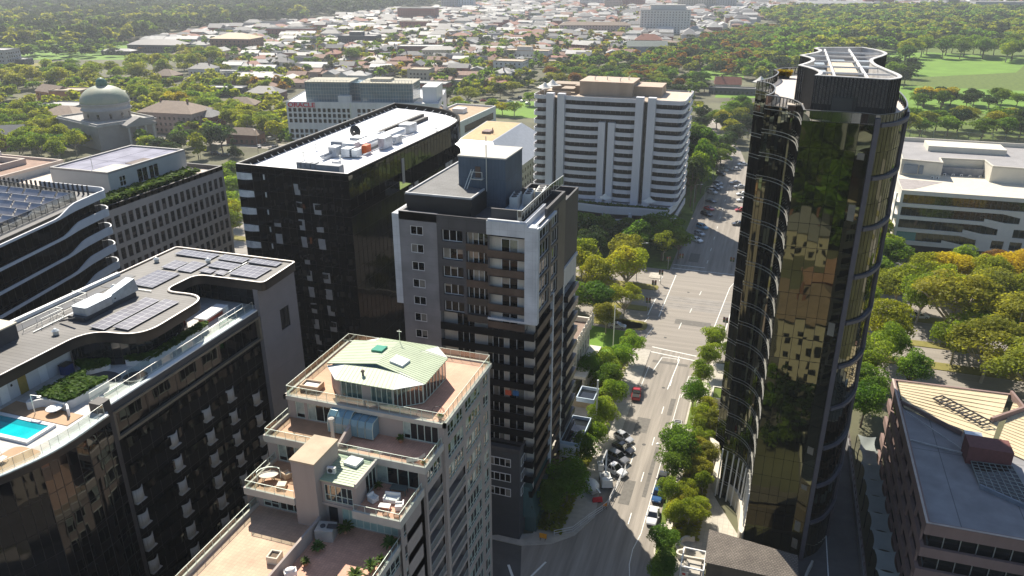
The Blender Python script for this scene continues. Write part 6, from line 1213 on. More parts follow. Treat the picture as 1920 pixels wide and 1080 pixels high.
ribflat('cream_roof', [(38.2, 119, RZ-.2), (50, 110, RZ-.2), (50, 133, RZ+.2), (43.6, 133.6, RZ+.2)], t_, .9, S)
mb = MB(); mb.wallpath([(50, 95.7), (25.3, 95.3)], RZ, RZ+.35, -.6); mb.wallpath([(25.3, 95.4), (25.3, 135.8), (43.7, 136.5)][::-1], RZ, RZ+.5, .45); mb.wallpath([(43.7, 136.6), (44.4, 131.5), (38.6, 126)], RZ-.2, RZ+1.0, .4); mb.wallpath([(34, 121), (26, 128.4)], RZ-.3, RZ+.45, .25); mb.build('parapet', MR, S)
mb = MB(); mb.wallpath([(25.2, 135.8), (25.2, 95.2), (50, 95.6)], RZ+.5, RZ+.55, .3); mb.build('parapet_trim', mat('pale_coping', (.5, .42, .36), .7), S)
mb = MB(); mb.box(33, 38.8, 113, 116.5, RZ-.4, RZ+2.6); mb.build('plant_room_wall', mat('maroon_brick', (.16, .065, .06), .85, var=.15, scale=2), S); mb = MB(); mb.box(33.6, 36, 116.6, 119.6, RZ-.3, RZ+1.5); mb.box(36.6, 38, 116.8, 118, RZ-.3, RZ+1.2); mb.build('plant_unit', DUCT, S)
mb = MB()
for i in range(13): q = Vector((31, 130.5, RZ+.5)).lerp(Vector((37.2, 123.8, RZ+.5)), i/12); mb.bar(q, q+Vector((1.5, 1.0, .3)), .12)
mb.bar((31, 130.5, RZ+.5), (37.2, 123.8, RZ+.5), .12); mb.bar((32.5, 131.5, RZ+.8), (38.7, 124.8, RZ+.8), .12); mb.build('roof_pergola', BLACKM, S)
mb = MB(); a, b, c, d = [Vector(p) for p in ((33.6, 112.8, RZ+.3), (38.8, 112.4, RZ+.8), (40.2, 104.5, RZ-.2), (33.9, 107, RZ-.3))]
for i in range(8): mb.bar(a.lerp(b, i/7), d.lerp(c, i/7), .08, 0)
for i in range(10): mb.bar(a.lerp(d, i/9), b.lerp(c, i/9), .08, 0)
mb.quad(d, c, b, a, 1); mb.build('atrium_glazing', [mat('grey_green_bar', (.25, .28, .26), .5), GLK2], S)
mb = MB(); mb.wallpath([(33.7, 107), (44, 100.5), (50, 98)], RZ-.35, RZ+.2, .3); mb.build('roof_kerb', mat('blue_grey_kerb', (.2, .23, .27), .6), S)
mb = MB(); mb.bar((26.4, 125.5, RZ), (33.2, 116.2, RZ), .09); mb.bar((26, 117, RZ-.2), (33, 115.4, RZ-.1), .12); mb.build('roof_pipe', mat('pipe_grey', (.4, .4, .4), .5), S)
# shade sails over the lane
SAIL = mat('grey_green_sail', (.27, .3, .28), .85, var=.08)
for i in range(9):
    y = 99.4+4.6*i; t = thing('shade_sail', 'grey green shade sail, number %s from the viewer in the row beside the maroon office' % ('one', 'two', 'three', 'four', 'five', 'six', 'seven', 'eight', 'nine')[i], 'shade sail', (23.6, y, 0), 0, 'shade sails beside the maroon office')
    mb = MB(); N = 6; V = []
    for a in range(N+1):
        for b in range(N+1):
            u, v = a/N, b/N; sx = .42*math.sin(math.pi*v); z = 3.0-.25*math.sin(math.pi*u)*math.sin(math.pi*v)+.9*v
            V.append((21.9+sx+(3.2-2*sx)*u, y-2.2+4.1*v-.55*math.sin(math.pi*u)*(2*v-1), z))
    F = [(a*(N+1)+b, (a+1)*(N+1)+b, (a+1)*(N+1)+b+1, a*(N+1)+b+1) for a in range(N) for b in range(N)]; mb.add(V, F); mb.build('fabric', SAIL, t, True)
    mb = MB()
    for x in (21.9, 25.0): mb.bar((x, y+2.1, 0), (x, y+2.1, 3.5), .07)
    mb.build('post', BLACK, t)
t = thing('lane_wall', 'long low grey wall with railing beside the car ramp', 'wall', (20.9, 120, 0)); mb = MB(); mb.box(20.6, 21.0, 60, 140, 0, 1.6); mb.build('wall', mat('grey_block', (.2, .2, .2), .8, var=.15), t); railing('railing', t, [(20.8, 60, 1.6), (20.8, 140, 1.6)], .9, [mat('brown_rail', (.14, .1, .09), .6), CLEARD], 2, .06, False)
mb = MB(); mb.box(15.9, 16.05, 60, 112, .01, .03); structure('ramp_line', mb, PAINT)
t = thing('lane_wall', 'curved concrete kerb wall at the foot of the curved black tower', 'wall', (12.5, 98, 0)); mb = MB(); mb.wallpath(spline([(12.0, 70), (12.2, 92), (12.6, 99), (13.8, 103.5)], 5), 0, 1.0, .3); mb.build('wall', CONC, t)
# ================================================================== SMALL BUILDINGS BY THE STREET
SHG = tiles('shingle_roof', (.22, .19, .16), (.17, .145, .125), (.08, .07, .06), .42, .3, .8, .5, .04, .5)
E_ = thing('shingled_pavilion', 'small pavilion with brown shingle roof at the foot of the curved tower', 'pavilion', (4.5, 98, 0))
mb = MB(); mb.box(-1.6, 10.8, 95.2, 100.4, 0, 3.7); mb.build('wall', mat('dark_brown_render', (.12, .095, .075), .8), E_)
mb = MB(); mb.hexa(((-1.9, 94.8, 3.6), (11.2, 94.8, 3.6), (11.0, 99.4, 4.5), (-1.9, 101.2, 4.5), (-1.9, 94.8, 3.75), (11.2, 94.8, 3.75), (11.0, 99.4, 4.7), (-1.9, 101.2, 4.7))); mb.build('roof', SHG, E_)
t = thing('entry_canopy', 'white framed entry canopy with steps left of the shingled pavilion', 'canopy', (-3.6, 96.2, 0)); mb = MB()
for p, q in (((-5.2, 94.2), (-5.2, 98.4)), ((-5.2, 98.4), (-1.9, 98.4)), ((-1.9, 98.4), (-1.9, 94.2)), ((-1.9, 94.2), (-5.2, 94.2))): mb.bar((*p, 2.6), (*q, 2.6), .14); mb.bar((*p, 0), (*p, 2.6), .1)
mb.build('frame', WHITE, t); mb = MB(); mb.box(-5, -2.1, 94.4, 98.2, 0, .5); mb.box(-4.6, -2.4, 95.2, 98, .5, .9); mb.build('step', CONC, t); mb = MB(); mb.box(-5.1, -4.0, 94.1, 94.2, .9, 1.7); mb.build('sign_panel', mat('pale_sign', (.6, .58, .52), .6), t); mb = MB(); mb.box(-4.9, -4.4, 94.05, 94.1, 1.15, 1.5); mb.build('red_patch', mat('red_patch', (.5, .06, .04), .6), t)
N_ = thing('historic_mansion', 'cream stuccoed mansion with ornate parapet and brown roof behind the grey tower', 'building', (-45, 148, 0))
CST = mat('cream_stucco', (.56, .53, .46), .85, var=.12, scale=.4)
mb = MB(); FN = Fr(-33.6, 140.5, 0, 1); wall(mb, FN, 0, 15, 0, 11, [(1.2+2.4*c, 2.5+2.4*c, z, z+2.6) for c in range(6) for z in (1.4, 6)], .3); mb.quad((-33.6, 155.5, 0), (-58, 155.5, 0), (-58, 155.5, 11), (-33.6, 155.5, 11)); mb.quad((-58, 140.5, 0), (-33.6, 140.5, 0), (-33.6, 140.5, 11), (-58, 140.5, 11)); mb.build('wall', CST, N_)
for c in range(6):
    for z in (1.4, 6): mb = MB(); pane(mb, FN, 1.2+2.4*c, 2.5+2.4*c, z, z+2.6, 1, 2, .08, -.2); mb.build('window', [CST, GLK2], N_)
mb = MB(); mb.wallpath([(-58, 140.2), (-33.2, 140.2), (-33.2, 155.8), (-58, 155.8)], 10.6, 12.2, .5, closed=True)
for i in range(8): y = 140.3+2.1*i; mb.box(-33.5, -32.8, y, y+.6, 10.6, 12.9); mb.lathe([(.2, 12.9), (.35, 13.2), (.1, 13.7)], -33.1, y+.3, 8)
mb.build('parapet', mat('pale_stucco_parapet', (.6, .57, .5), .85, var=.1), N_)
for i in range(7): mb = MB(); mb.lathe([(.4, 0), (.32, .5), (.28, 4.4), (.42, 4.9)], -31.4, 141+2.3*i, 10); mb.build('column', CST, N_)
mb = MB(); mb.box(-33.4, -30.8, 140.4, 155.6, 4.9, 5.5); mb.build('verandah_roof', CST, N_)
mb = MB(); mb.box(-57.6, -33.7, 140.7, 155.3, 10.9, 11.1); mb.build('roof', tiles('brown_tile', (.26, .19, .15), (.22, .16, .13), (.14, .1, .08), .5, .4, .8), N_)
t = thing('garden_wall', 'tan rendered garden wall with gate posts facing the street trees', 'wall', (-28, 137, 0)); mb = MB(); mb.box(-32.5, -24.2, 137.3, 137.7, 0, 2.3); mb.box(-24.6, -24.2, 130, 137.3, 0, 1.4); mb.box(-24.8, -24.1, 137, 137.9, 0, 3.0); mb.build('wall', mat('tan_render', (.4, .33, .23), .85, var=.12), t)
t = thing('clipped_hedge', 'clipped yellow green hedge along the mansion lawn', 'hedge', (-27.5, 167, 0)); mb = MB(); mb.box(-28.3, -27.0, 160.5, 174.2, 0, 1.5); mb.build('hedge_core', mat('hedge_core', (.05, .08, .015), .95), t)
mb = MB()
for i in range(2600):
    f = rng.random(); y = rng.uniform(160.4, 174.3); a = rng.uniform(0, 6.3); u = Vector((math.cos(a), math.sin(a), rng.uniform(-.4, .4)))*.14; v = Vector((-math.sin(a), math.cos(a), rng.uniform(-.6, .6)))*.14
    q = Vector((rng.uniform(-28.35, -26.95), y, 1.5+rng.uniform(0, .1))) if f < .5 else Vector((-26.97 if f < .8 else -28.33, y, rng.uniform(.1, 1.5)))
    mb.quad(q-u-v, q+u-v, q+u+v, q-u+v)
mb.build('foliage', leaf('hedge_yellow_leaf', (.12, .17, .02), (.22, .26, .03), trans=.35), t)
t = thing('flagpole', 'tall white flagpole on the mansion lawn', 'flagpole', (-29.6, 163.5, 0)); mb = MB(); mb.bar((-29.6, 163.5, 0), (-29.6, 163.5, 12.2), .11, 0, 8); mb.build('pole', WHITE, t); mb = MB(); mb.lathe([(.05, 12.2), (.18, 12.35), (.05, 12.55)], -29.6, 163.5, 8); mb.build('finial', WHITE, t)
U = thing('street_awning_frame', 'steel and glass entry canopy structure beside the grey tower', 'canopy', (-27, 117, 0))
for nm, (x0, x1, y0, y1, z) in {'a': (-29.0, -25.4, 113, 122, 6.8), 'b': (-29, -25.6, 124.5, 129, 9.2)}.items():
    mb = MB(); mb.wallpath(rect(x0, x1, y0, y1), z, z+.9, .15, closed=True); mb.build('canopy_edge', mat('pale_blue_steel', (.42, .5, .58), .5, .2) if nm == 'a' else bpy.data.materials['pale_blue_steel'], U); mb = MB(); mb.box(x0+.2, x1-.2, y0+.2, y1-.2, z+.2, z+.3); mb.build('canopy_panel', GLK2, U)
for x, y, z in ((-25.6, 113.2, 7), (-25.6, 121.8, 7), (-25.8, 128.8, 9.4), (-28.8, 113.2, 7), (-25.5, 127, 13)): mb = MB(); mb.box(x-.15, x+.15, y-.15, y+.15, 0, z); mb.build('post', ALU, U)
mb = MB(); mb.box(-28.9, -26, 112.8, 112.9, 4.6, 7.2); mb.build('sign_panel', WHITED, U)
# ================================================================== MID-DISTANCE BUILDINGS, each placed where its foot stands
WM = {'brick': mat('brown_brick', (.2, .1, .075), .85, var=.12), 'red': mat('red_brick', (.24, .075, .06), .85, var=.12), 'white': mat('white_render', (.58, .57, .54), .85, var=.06, scale=.3), 'cream': mat('cream_house_render', (.5, .44, .35), .85, var=.1),
      'dark': mat('dark_blue_cladding', (.045, .05, .065), .6), 'grey': mat('grey_render', (.33, .33, .34), .85), 'pink': mat('pink_render', (.4, .3, .27), .85), 'orange': mat('orange_render', (.5, .2, .1), .85), 'pale': mat('pale_blue_render', (.5, .54, .58), .8)}
RM_ = {'terra': mat('terracotta_roof', (.26, .15, .11), .8, var=.2, scale=.6), 'slate': mat('slate_roof', (.17, .165, .165), .6, var=.15), 'metal': mat('light_metal_roof', (.27, .27, .265), .65, .0, var=.25, scale=.2), 'white': mat('white_metal_roof', (.46, .45, .43), .65, .0, var=.12),
       'brown': mat('brown_tile_roof', (.21, .15, .11), .75, var=.2), 'gold': mat('gold_tan_roof', (.42, .32, .19), .7, var=.08), 'red': mat('red_tile_roof', (.27, .1, .065), .75, var=.15), 'grey': mat('grey_flat_roof', (.3, .29, .28), .85, var=.15), 'green': mat('grey_green_roof', (.16, .19, .17), .6), 'tan': mat('tan_flat_roof', (.44, .36, .27), .85, var=.12)}
WINK = mat('house_window', (.02, .023, .027), .15, var=.3, spec=.7)
def roofmesh(mb, L, D, h, rh, kind, ov=.5):
    x, y = L/2+ov, D/2+ov
    if kind == 'flat': mb.box(-L/2, L/2, -D/2, D/2, h, h+.12); mb.wallpath([(-L/2, -D/2), (L/2, -D/2), (L/2, D/2), (-L/2, D/2)], h-.1, h+.7, .3, closed=True); return
    r = x-(y if kind == 'hip' else 0); r = max(r, .2)
    P = [(-x, -y, h), (x, -y, h), (x, y, h), (-x, y, h), (-r, 0, h+rh), (r, 0, h+rh)]
    mb.add(P, ((0, 1, 5, 4), (2, 3, 4, 5), (1, 2, 5), (3, 0, 4))); mb.quad((-x, -y, h-.05), (-x, y, h-.05), (x, y, h-.05), (x, -y, h-.05))
UW = MB().box(-.5, .5, -.06, .05, 0, 1).build('window', WINK).data; bpy.data.objects.remove(bpy.data.objects['window.%03d' % 0] if 'window.000' in bpy.data.objects else [o for o in bpy.data.objects if o.data == UW][0])
def winobj(t, F, s, z, w, h):
    o = bpy.data.objects.new('window', UW); COL.objects.link(o); o.parent = t; x, y, _ = F.pt(s, 0, .02)
    o.location = (x, y, z); o.rotation_euler = (0, 0, math.atan2(F.dy, F.dx)); o.scale = (w, 1, h)
def windows_on(t, L, D, h, st=3.2, w=1.3, gap=3.0, most=90):
    W_ = []
    for k in range(max(1, int(h/st))):
        z = .9+k*st
        if z+1.5 > h: break
        for (F, LL) in ((Fr(-L/2, -D/2, 1, 0), L), (Fr(L/2, -D/2, 0, 1), D)):
            m = int((LL-1)/gap); W_ += [(F, (LL-(m-1)*gap)/2+i*gap, z) for i in range(m)]
    W_.sort(key=lambda q: -q[2])
    for F, s, z in W_[:most]: winobj(t, F, s, z, w, 1.5)
    if W_[most:]:
        mb = MB()
        for F, s, z in W_[most:]: F.box(mb, s-w/2, s+w/2, z, z+1.5, -.05, .05)
        tag(mb.build('window', WINK, t), kind='stuff')
def midb(name, label, cat, u, v, L, D, h, a, wall_, roof_, kind='flat', rh=3, extra=(), xy=None, win=True, group=None, gap=3.0, chim=0):
    x, y = xy or gp(u, v); t = thing(name, label, cat, (x, y, 0), rad(a) or 1e-4, group)
    mb = MB(); mb.box(-L/2, L/2, -D/2, D/2, 0, h)
    if kind == 'gable': mb.add([(-L/2, -D/2, h), (-L/2, D/2, h), (-L/2, 0, h+rh), (L/2, -D/2, h), (L/2, D/2, h), (L/2, 0, h+rh)], ((0, 2, 1), (3, 4, 5)))
    for e in extra: mb.box(*e)
    mb.build('wall', WM[wall_], t); mb = MB(); roofmesh(mb, L, D, h, rh, kind); mb.build('roof', RM_[roof_], t)
    for e in extra: mb = MB(); mb.box(e[0]-.2, e[1]+.2, e[2]-.2, e[3]+.2, e[5], e[5]+.25); mb.build('upper_roof', RM_[roof_], t)
    if win: windows_on(t, L, D, h, gap=gap)
    for i in range(chim): mb = MB(); c = -L/4+i*L/2; mb.box(c-.4, c+.4, -.4, .4, h+rh*.4, h+rh+1.2); mb.build('chimney', WM['brick'], t)
    return t
B = 'building'
midb('brick_hall', 'large brown brick hall with a tan pitched roof and skylights', B, 447, 96, 46, 30, 14, 8, 'brick', 'gold', 'hip', 5, gap=5)
midb('brick_flats', 'long red brick block with flat grey roof behind the brick hall', B, 548, 70, 62, 14, 11, 12, 'red', 'grey', gap=5)
midb('white_flats', 'white flats with a dark brick stair tower beyond the brown hall', B, 515, 58, 34, 12, 12, 10, 'white', 'grey', extra=((12, 20, -4, 4, 12, 16),))
midb('dark_office', 'long dark blue grey block in the middle of the suburb', B, 676, 87, 44, 22, 12, 8, 'dark', 'slate', extra=((-10, 4, -6, 6, 12, 16),))
midb('brick_school', 'tall red brick building near the wood edge', B, 785, 42, 62, 24, 22, 8, 'red', 'grey', gap=4)
midb('brick_annexe', 'lower bright red brick annexe in front of the tall brick building', B, 780, 55, 44, 14, 11, 6, 'red', 'tan', gap=6)
midb('white_roof_hall', 'brown brick hall under a long white flat roof', B, 790, 103, 46, 16, 9, 14, 'brick', 'white', gap=9)
midb('cream_flats', 'two-storey cream flats with hipped grey roof right of the white roofed hall', B, 825, 108, 34, 12, 8, 16, 'cream', 'slate', 'hip', 3)
midb('white_modern_flats', 'stepped white modern flats with a rooftop pavilion', B, 990, 112, 44, 18, 9, 3, 'white', 'tan', extra=((-10, 4, -5, 5, 9, 12.5),), gap=4)
midb('white_modern_flats', 'white three-storey flats with balconies, nearest of the white flats', B, 958, 136, 26, 18, 10, 2, 'white', 'tan', gap=4)
midb('red_roof_shed', 'low shed with a bright red roof beside the white modern flats', B, 1040, 115, 26, 8, 4, 4, 'white', 'red', 'gable', 1.5, win=False)
midb('pink_gable_house', 'white roofed pink house right of the red shed', 'house', 1085, 112, 24, 12, 6, 4, 'pink', 'white', 'gable', 3)
midb('brick_gable_house', 'brick house with two pale pink gables', 'house', 1095, 96, 24, 12, 7, -18, 'red', 'metal', 'gable', 4, chim=1)
midb('dark_roof_house', 'dark hipped roof house left of the pink gables', 'house', 1070, 92, 18, 14, 6, 5, 'brick', 'slate', 'hip', 4)
midb('long_terrace', 'long pinkish brown terrace with tiled roof', B, 1115, 66, 92, 16, 13, 12, 'pink', 'brown', 'hip', 4, gap=4)
midb('white_hospital', 'large white block with rows of small windows at the wood edge', B, 1245, 62, 66, 26, 30, 10, 'white', 'grey', extra=((-20, 26, -8, 8, 30, 36),), gap=4)
midb('saw_roof_works', 'grey green saw-tooth roofed building beside an orange roof', B, 1212, 103, 40, 16, 9, 14, 'grey', 'green', 'gable', 5, win=False)
midb('orange_roof_house', 'house with a bright orange tiled roof behind the saw-tooth building', 'house', 1215, 88, 30, 16, 8, 6, 'brick', 'red', 'hip', 6, chim=1)
midb('cream_tower_block', 'left pale tower block at the top right of the suburb', B, 1290, 17, 44, 18, 42, 6, 'cream', 'grey', gap=5); midb('cream_tower_block', 'middle pale tower block at the top right of the suburb', B, 1325, 18, 40, 18, 44, 6, 'cream', 'grey', gap=5); midb('cream_tower_block', 'right pale tower block at the top right of the suburb', B, 1360, 19, 40, 18, 42, 6, 'grey', 'grey', gap=5)
midb('twin_tower', 'left pale high-rise with dark bands at the top edge', B, 845, 18, 34, 20, 70, 5, 'grey', 'grey', gap=3.4); midb('twin_tower', 'right pale high-rise with a dark blue stripe at the top edge', B, 875, 18, 34, 20, 70, 5, 'pale', 'grey', gap=6)
midb('white_office_far', 'white banded block at the top middle of the suburb', B, 1110, 14, 52, 22, 24, 6, 'white', 'grey', gap=3); midb('red_gable_mansion', 'red brick gabled mansion block at the top middle', B, 1180, 14, 66, 24, 26, 6, 'red', 'slate', 'gable', 10, gap=5); midb('pink_hotel', 'pink rendered block left of the red gabled mansion', B, 1150, 18, 34, 18, 22, 6, 'pink', 'tan')
midb('grey_factory', 'long pale grey shed at the top right edge', B, 1560, 16, 120, 30, 10, 4, 'grey', 'metal', 'gable', 5, win=False); midb('red_block', 'dark red block at the top right edge beyond the park', B, 1645, 12, 60, 30, 24, 3, 'red', 'grey', gap=5); midb('grey_block', 'grey block at the far top right corner', B, 1890, 22, 130, 40, 18, 4, 'grey', 'grey', gap=6); midb('dark_tower', 'small dark tower above the park trees at top right', B, 1785, 12, 22, 18, 34, 4, 'dark', 'slate')
midb('clubhouse', 'cottage with orange tiled gables beside the green beyond the white banded tower', 'house', 1363, 170, 18, 10, 5, 8, 'cream', 'red', 'gable', 5, chim=1); midb('clubhouse_wing', 'long dark pavilion below the orange roofed cottage', B, 1372, 176, 32, 8, 4, 3, 'dark', 'slate')
x, y = gp(1425, 162); t = thing('marquee', 'white pointed marquee right of the orange roofed cottage', 'marquee', (x, y, 0)); mb = MB(); mb.lathe([(6, 3), (6, 3.2), (3, 5), (.3, 7.5)], x, y, 4); mb.build('fabric', WM['white'], t); mb = MB()
for i in (-4, 4):
    for j in (-4, 4): mb.bar((x+i*.95, y+j*.95, 0), (x+i*.95, y+j*.95, 3), .12)
mb.build('pole', ALU, t)
midb('glass_box_office', 'grey glazed block at the far left edge by the park', B, 2, 122, 30, 20, 14, 10, 'grey', 'metal', gap=3); midb('glass_box_annexe', 'low dark annexe beside the glazed block at the far left', B, 36, 121, 22, 12, 5, 10, 'dark', 'metal')
midb('metal_roof_church', 'long low building with a curved metal roof left of the brown hall', B, 300, 97, 60, 22, 8, 10, 'dark', 'slate', 'hip', 5); midb('grey_pavilion', 'grey roofed pavilion in front of the curved metal roof', B, 225, 102, 34, 12, 4, 8, 'dark', 'slate', 'hip', 2)
midb('white_villa', 'white two-storey villa with hipped grey roof and chimneys', 'house', 385, 146, 20, 14, 8, 10, 'white', 'slate', 'hip', 4, chim=2); midb('white_villa_wing', 'low white flat roofed wing right of the white villa', B, 432, 142, 24, 8, 4, 14, 'white', 'white')
midb('dark_brick_flats', 'dark brick flats under a low grey hipped roof', B, 485, 160, 36, 14, 7, 12, 'brick', 'slate', 'hip', 2.5); midb('black_flat_house', 'white flat roofed house with a dark front behind the avenue trees', 'house', 428, 180, 26, 9, 6, 12, 'dark', 'white')
midb('brown_roof_house', 'brown hipped roof house at the avenue behind the dome', 'house', 316, 152, 18, 14, 5, 6, 'brick', 'brown', 'hip', 4.5); midb('tile_roof_house', 'brown tiled house below the black fronted flat house', 'house', 455, 212, 20, 13, 6, 20, 'brick', 'brown', 'hip', 4); midb('grey_tile_house', 'grey tiled house left of the lettered office roof', 'house', 500, 186, 24, 14, 5, 8, 'brick', 'slate', 'hip', 4)
midb('pink_flats', 'pink rendered flats with brown tiled roof right of the dome', B, 335, 243, 34, 20, 11, 4, 'pink', 'brown', 'hip', 5, chim=2); midb('pyramid_roof_house', 'small red house with a grey pyramid roof right of the pink flats', 'house', 392, 242, 14, 13, 8, 5, 'red', 'slate', 'hip', 4, chim=1)
midb('orange_block', 'orange rendered block with stepped roof behind the dome', B, 138, 194, 22, 14, 9, 14, 'orange', 'tan'); midb('terracotta_house', 'terracotta walled house left of the orange block', 'house', 105, 190, 24, 12, 7, -14, 'orange', 'brown', 'gable', 4); midb('tin_roof_shed', 'flat grey roofed building between the dome and the trees', B, 125, 214, 26, 16, 6, 10, 'grey', 'metal'); midb('rust_roof_house', 'rusty tiled house immediately left of the dome', 'house', 128, 230, 24, 18, 6, 8, 'cream', 'brown', 'hip', 4)
midb('grey_shed', 'grey metal roofed shed right behind the dome', B, 255, 186, 26, 16, 5, 12, 'grey', 'metal'); midb('dark_gable_house', 'dark gabled house at the left edge in front of the trees', 'house', 14, 275, 20, 14, 6, 30, 'brick', 'slate', 'gable', 5)
midb('brick_wall_house', 'low brick house behind the car park trees left of the lettered office', 'house', 462, 268, 18, 8, 5, 5, 'brick', 'brown', 'hip', 3); midb('white_sheds', 'white flat roofed hall above the blue glass storey', B, 595, 132, 34, 16, 6, 6, 'white', 'white'); midb('corrugated_hall', 'pale round-walled hall above the lettered office', B, 790, 148, 18, 16, 8, 6, 'cream', 'tan')
midb('red_brick_corner', 'low red brick shop right of the round-walled hall', B, 810, 168, 26, 14, 5, 4, 'red', 'metal')
# ================================================================== SUBURB HOUSES
def interp(pts, u):
    for (a, b), (c, d) in zip(pts[:-1], pts[1:]):
        if a <= u <= c: return b+(d-b)*(u-a)/(c-a)
    return pts[0][1] if u < pts[0][0] else pts[-1][1]
TOPB = [(250, 92), (330, 66), (480, 52), (560, 46), (650, 34), (730, 26), (830, 16), (930, 4), (1000, -30), (1950, -30)]
BOTB = [(250, 96), (330, 104), (400, 120), (440, 150), (520, 190), (600, 158), (800, 152), (850, 178), (930, 168), (960, 140), (1020, 126), (1060, 122), (1180, 112), (1250, 84), (1320, 72), (1400, 52), (1440, 24), (1950, 8)]
def inzone(u, v): return 250 < u < 1950 and interp(TOPB, u) < v < interp(BOTB, u)
occ = [(o.location.x, o.location.y, 22) for o in bpy.data.objects if o.parent is None and o.get('category') in ('building', 'house')]
protos = []
hr = random.Random(21)
KINDS = (('white', 'metal', 'hip'), ('cream', 'metal', 'gable'), ('brick', 'terra', 'hip'), ('white', 'white', 'gable'), ('red', 'slate', 'gable'), ('cream', 'brown', 'hip'), ('grey', 'metal', 'flat'), ('white', 'tan', 'flat'), ('pink', 'terra', 'gable'), ('brick', 'metal', 'hip'), ('white', 'slate', 'hip'), ('red', 'red', 'hip'))
SHAPES = [(hr.uniform(12, 20), hr.uniform(8, 12.5), hr.uniform(3.2, 6.5), hr.uniform(1.8, 3.2)) for _ in KINDS]
cand = []
ca, sa = math.cos(rad(9)), math.sin(rad(9))
for i in range(-190, 160):
    for j in range(0, 190):
        if i % 6 == 5 or j % 5 == 4: continue
        X, Y = i*13.5+hr.uniform(-2, 2), 330+j*15.5+hr.uniform(-2.5, 2.5); x, y = X*ca-Y*sa*.0+Y*-.0, Y; x = X*ca+ (Y-330)*-.16; y = Y*ca+X*sa
        pj = project(x, y)
        if not pj or not inzone(*pj): continue
        if hr.random() < .25 or any((x-a)**2+(y-b)**2 < c*c for a, b, c in occ): continue
        cand.append((math.hypot(x, y), x, y, rad(9)+hr.choice((0, math.pi/2, 0, math.pi))+hr.uniform(-.05, .05), hr.randrange(len(KINDS))))
cand.sort()
WNAME = {'white': 'white', 'cream': 'cream', 'brick': 'brown brick', 'red': 'red brick', 'grey': 'grey', 'pink': 'pink'}; RNAME = {'metal': 'pale metal', 'white': 'white metal', 'terra': 'terracotta', 'slate': 'dark slate', 'brown': 'brown tiled', 'tan': 'tan', 'red': 'red tiled'}
pr = {}
for n, (d, x, y, a, k) in enumerate(cand[:290]):
    wl, rf, kd = KINDS[k]; L, Dp, h, rh = SHAPES[k]; grp = f'{WNAME[wl]} suburb houses with {RNAME[rf]} {kd} roofs'; lb = f'{WNAME[wl]} suburb house under a {RNAME[rf]} {"flat" if kd == "flat" else kd+"ped" if kd == "hip" else "gabled"} roof'
    if k not in pr:
        t = midb('suburb_house', lb, 'house', 0, 0, L, Dp, h, 0, wl, rf, kd, rh, xy=(0, 0), group=grp, gap=4.5, chim=1 if kd == 'hip' else 0); pr[k] = t
    else: t = copy_tree(pr[k])
    s = hr.uniform(.85, 1.25); t.location = (x, y, 0); t.rotation_euler = (0, 0, a); t.scale = (s, hr.uniform(.85, 1.2), hr.uniform(.85, 1.2))
# the many houses further off, one mass
wk = list(WM); rk = list(RM_); mats_ = [WM[k] for k in wk]+[RM_[k] for k in rk]; mb = MB()
for n, (d, x, y, a, k) in enumerate(cand[290:4200]):
    wl, rf, kd = KINDS[k]; L, Dp, h, rh = SHAPES[k]; c, s = math.cos(a), math.sin(a); q = hr.uniform(.9, 1.4); m1 = MB(); m1.box(-L/2, L/2, -Dp/2, Dp/2, 0, h*q, 0); b0 = len(m1.f); roofmesh(m1, L, Dp, h*q, rh*q, kd); 
    m1.m = [wk.index(wl)]*b0+[len(wk)+rk.index(rf)]*(len(m1.f)-b0); base = len(mb.v)
    mb.v += [(x+(px*c-py*s)*q, y+(px*s+py*c)*q, pz) for px, py, pz in m1.v]; mb.f += [tuple(i+base for i in f) for f in m1.f]; mb.m += m1.m
tag(mb.build('distant_houses', mats_), 'mass of small pale roofed houses spreading to the top of the view', 'houses', kind='stuff')
# ---- blocks below and behind the viewer that the mirror glass shows, and one that shades the far street
midb('cream_walk_up_flats', 'cream walk-up flats with a brown tiled roof below the viewer', B, 0, 0, 15, 20, 15, 180, 'cream', 'brown', 'hip', 4, xy=(13, 40), gap=2.6, chim=2)
midb('grey_flats', 'unseen grey flats behind the white banded tower that shade the far street', B, 0, 0, 32, 50, 32, 0, 'grey', 'grey', xy=(-53.5, 340))  # unseen; read from the shade on the far street and added to cast it
midb('orange_block', 'orange rendered block below the viewer on the left', B, 0, 0, 30, 26, 22, 0, 'orange', 'tan', xy=(-118, -20)); midb('cream_flats', 'cream flats behind the viewer beside an orange block', B, 0, 0, 34, 24, 28, 0, 'cream', 'grey', xy=(-165, 10)); midb('brick_flats', 'brown brick flats behind the viewer at the far left', B, 0, 0, 40, 26, 30, 0, 'brick', 'terra', 'hip', 6, xy=(-200, -60))
midb('grey_flats', 'tall grey flats behind the viewer by the park', B, 0, 0, 30, 22, 44, 0, 'grey', 'grey', xy=(44, -160)); midb('cream_flats', 'cream flats with orange roof deck behind the viewer', B, 0, 0, 30, 26, 20, 0, 'cream', 'terra', xy=(-50, -30)); midb('red_roof_hall', 'red roofed hall behind the viewer', B, 0, 0, 16, 12, 8, 180, 'red', 'terra', 'hip', 4, xy=(19, 4), chim=1)
midb('grey_villa', 'grey villa with a slate roof among the park trees behind the viewer', B, 0, 0, 18, 12, 8, 180, 'cream', 'slate', 'hip', 5, xy=(10, -40), chim=2); midb('dark_flats', 'dark flats beside the red roofed hall behind the viewer', B, 0, 0, 12, 16, 18, 180, 'dark', 'grey', xy=(30, 24))
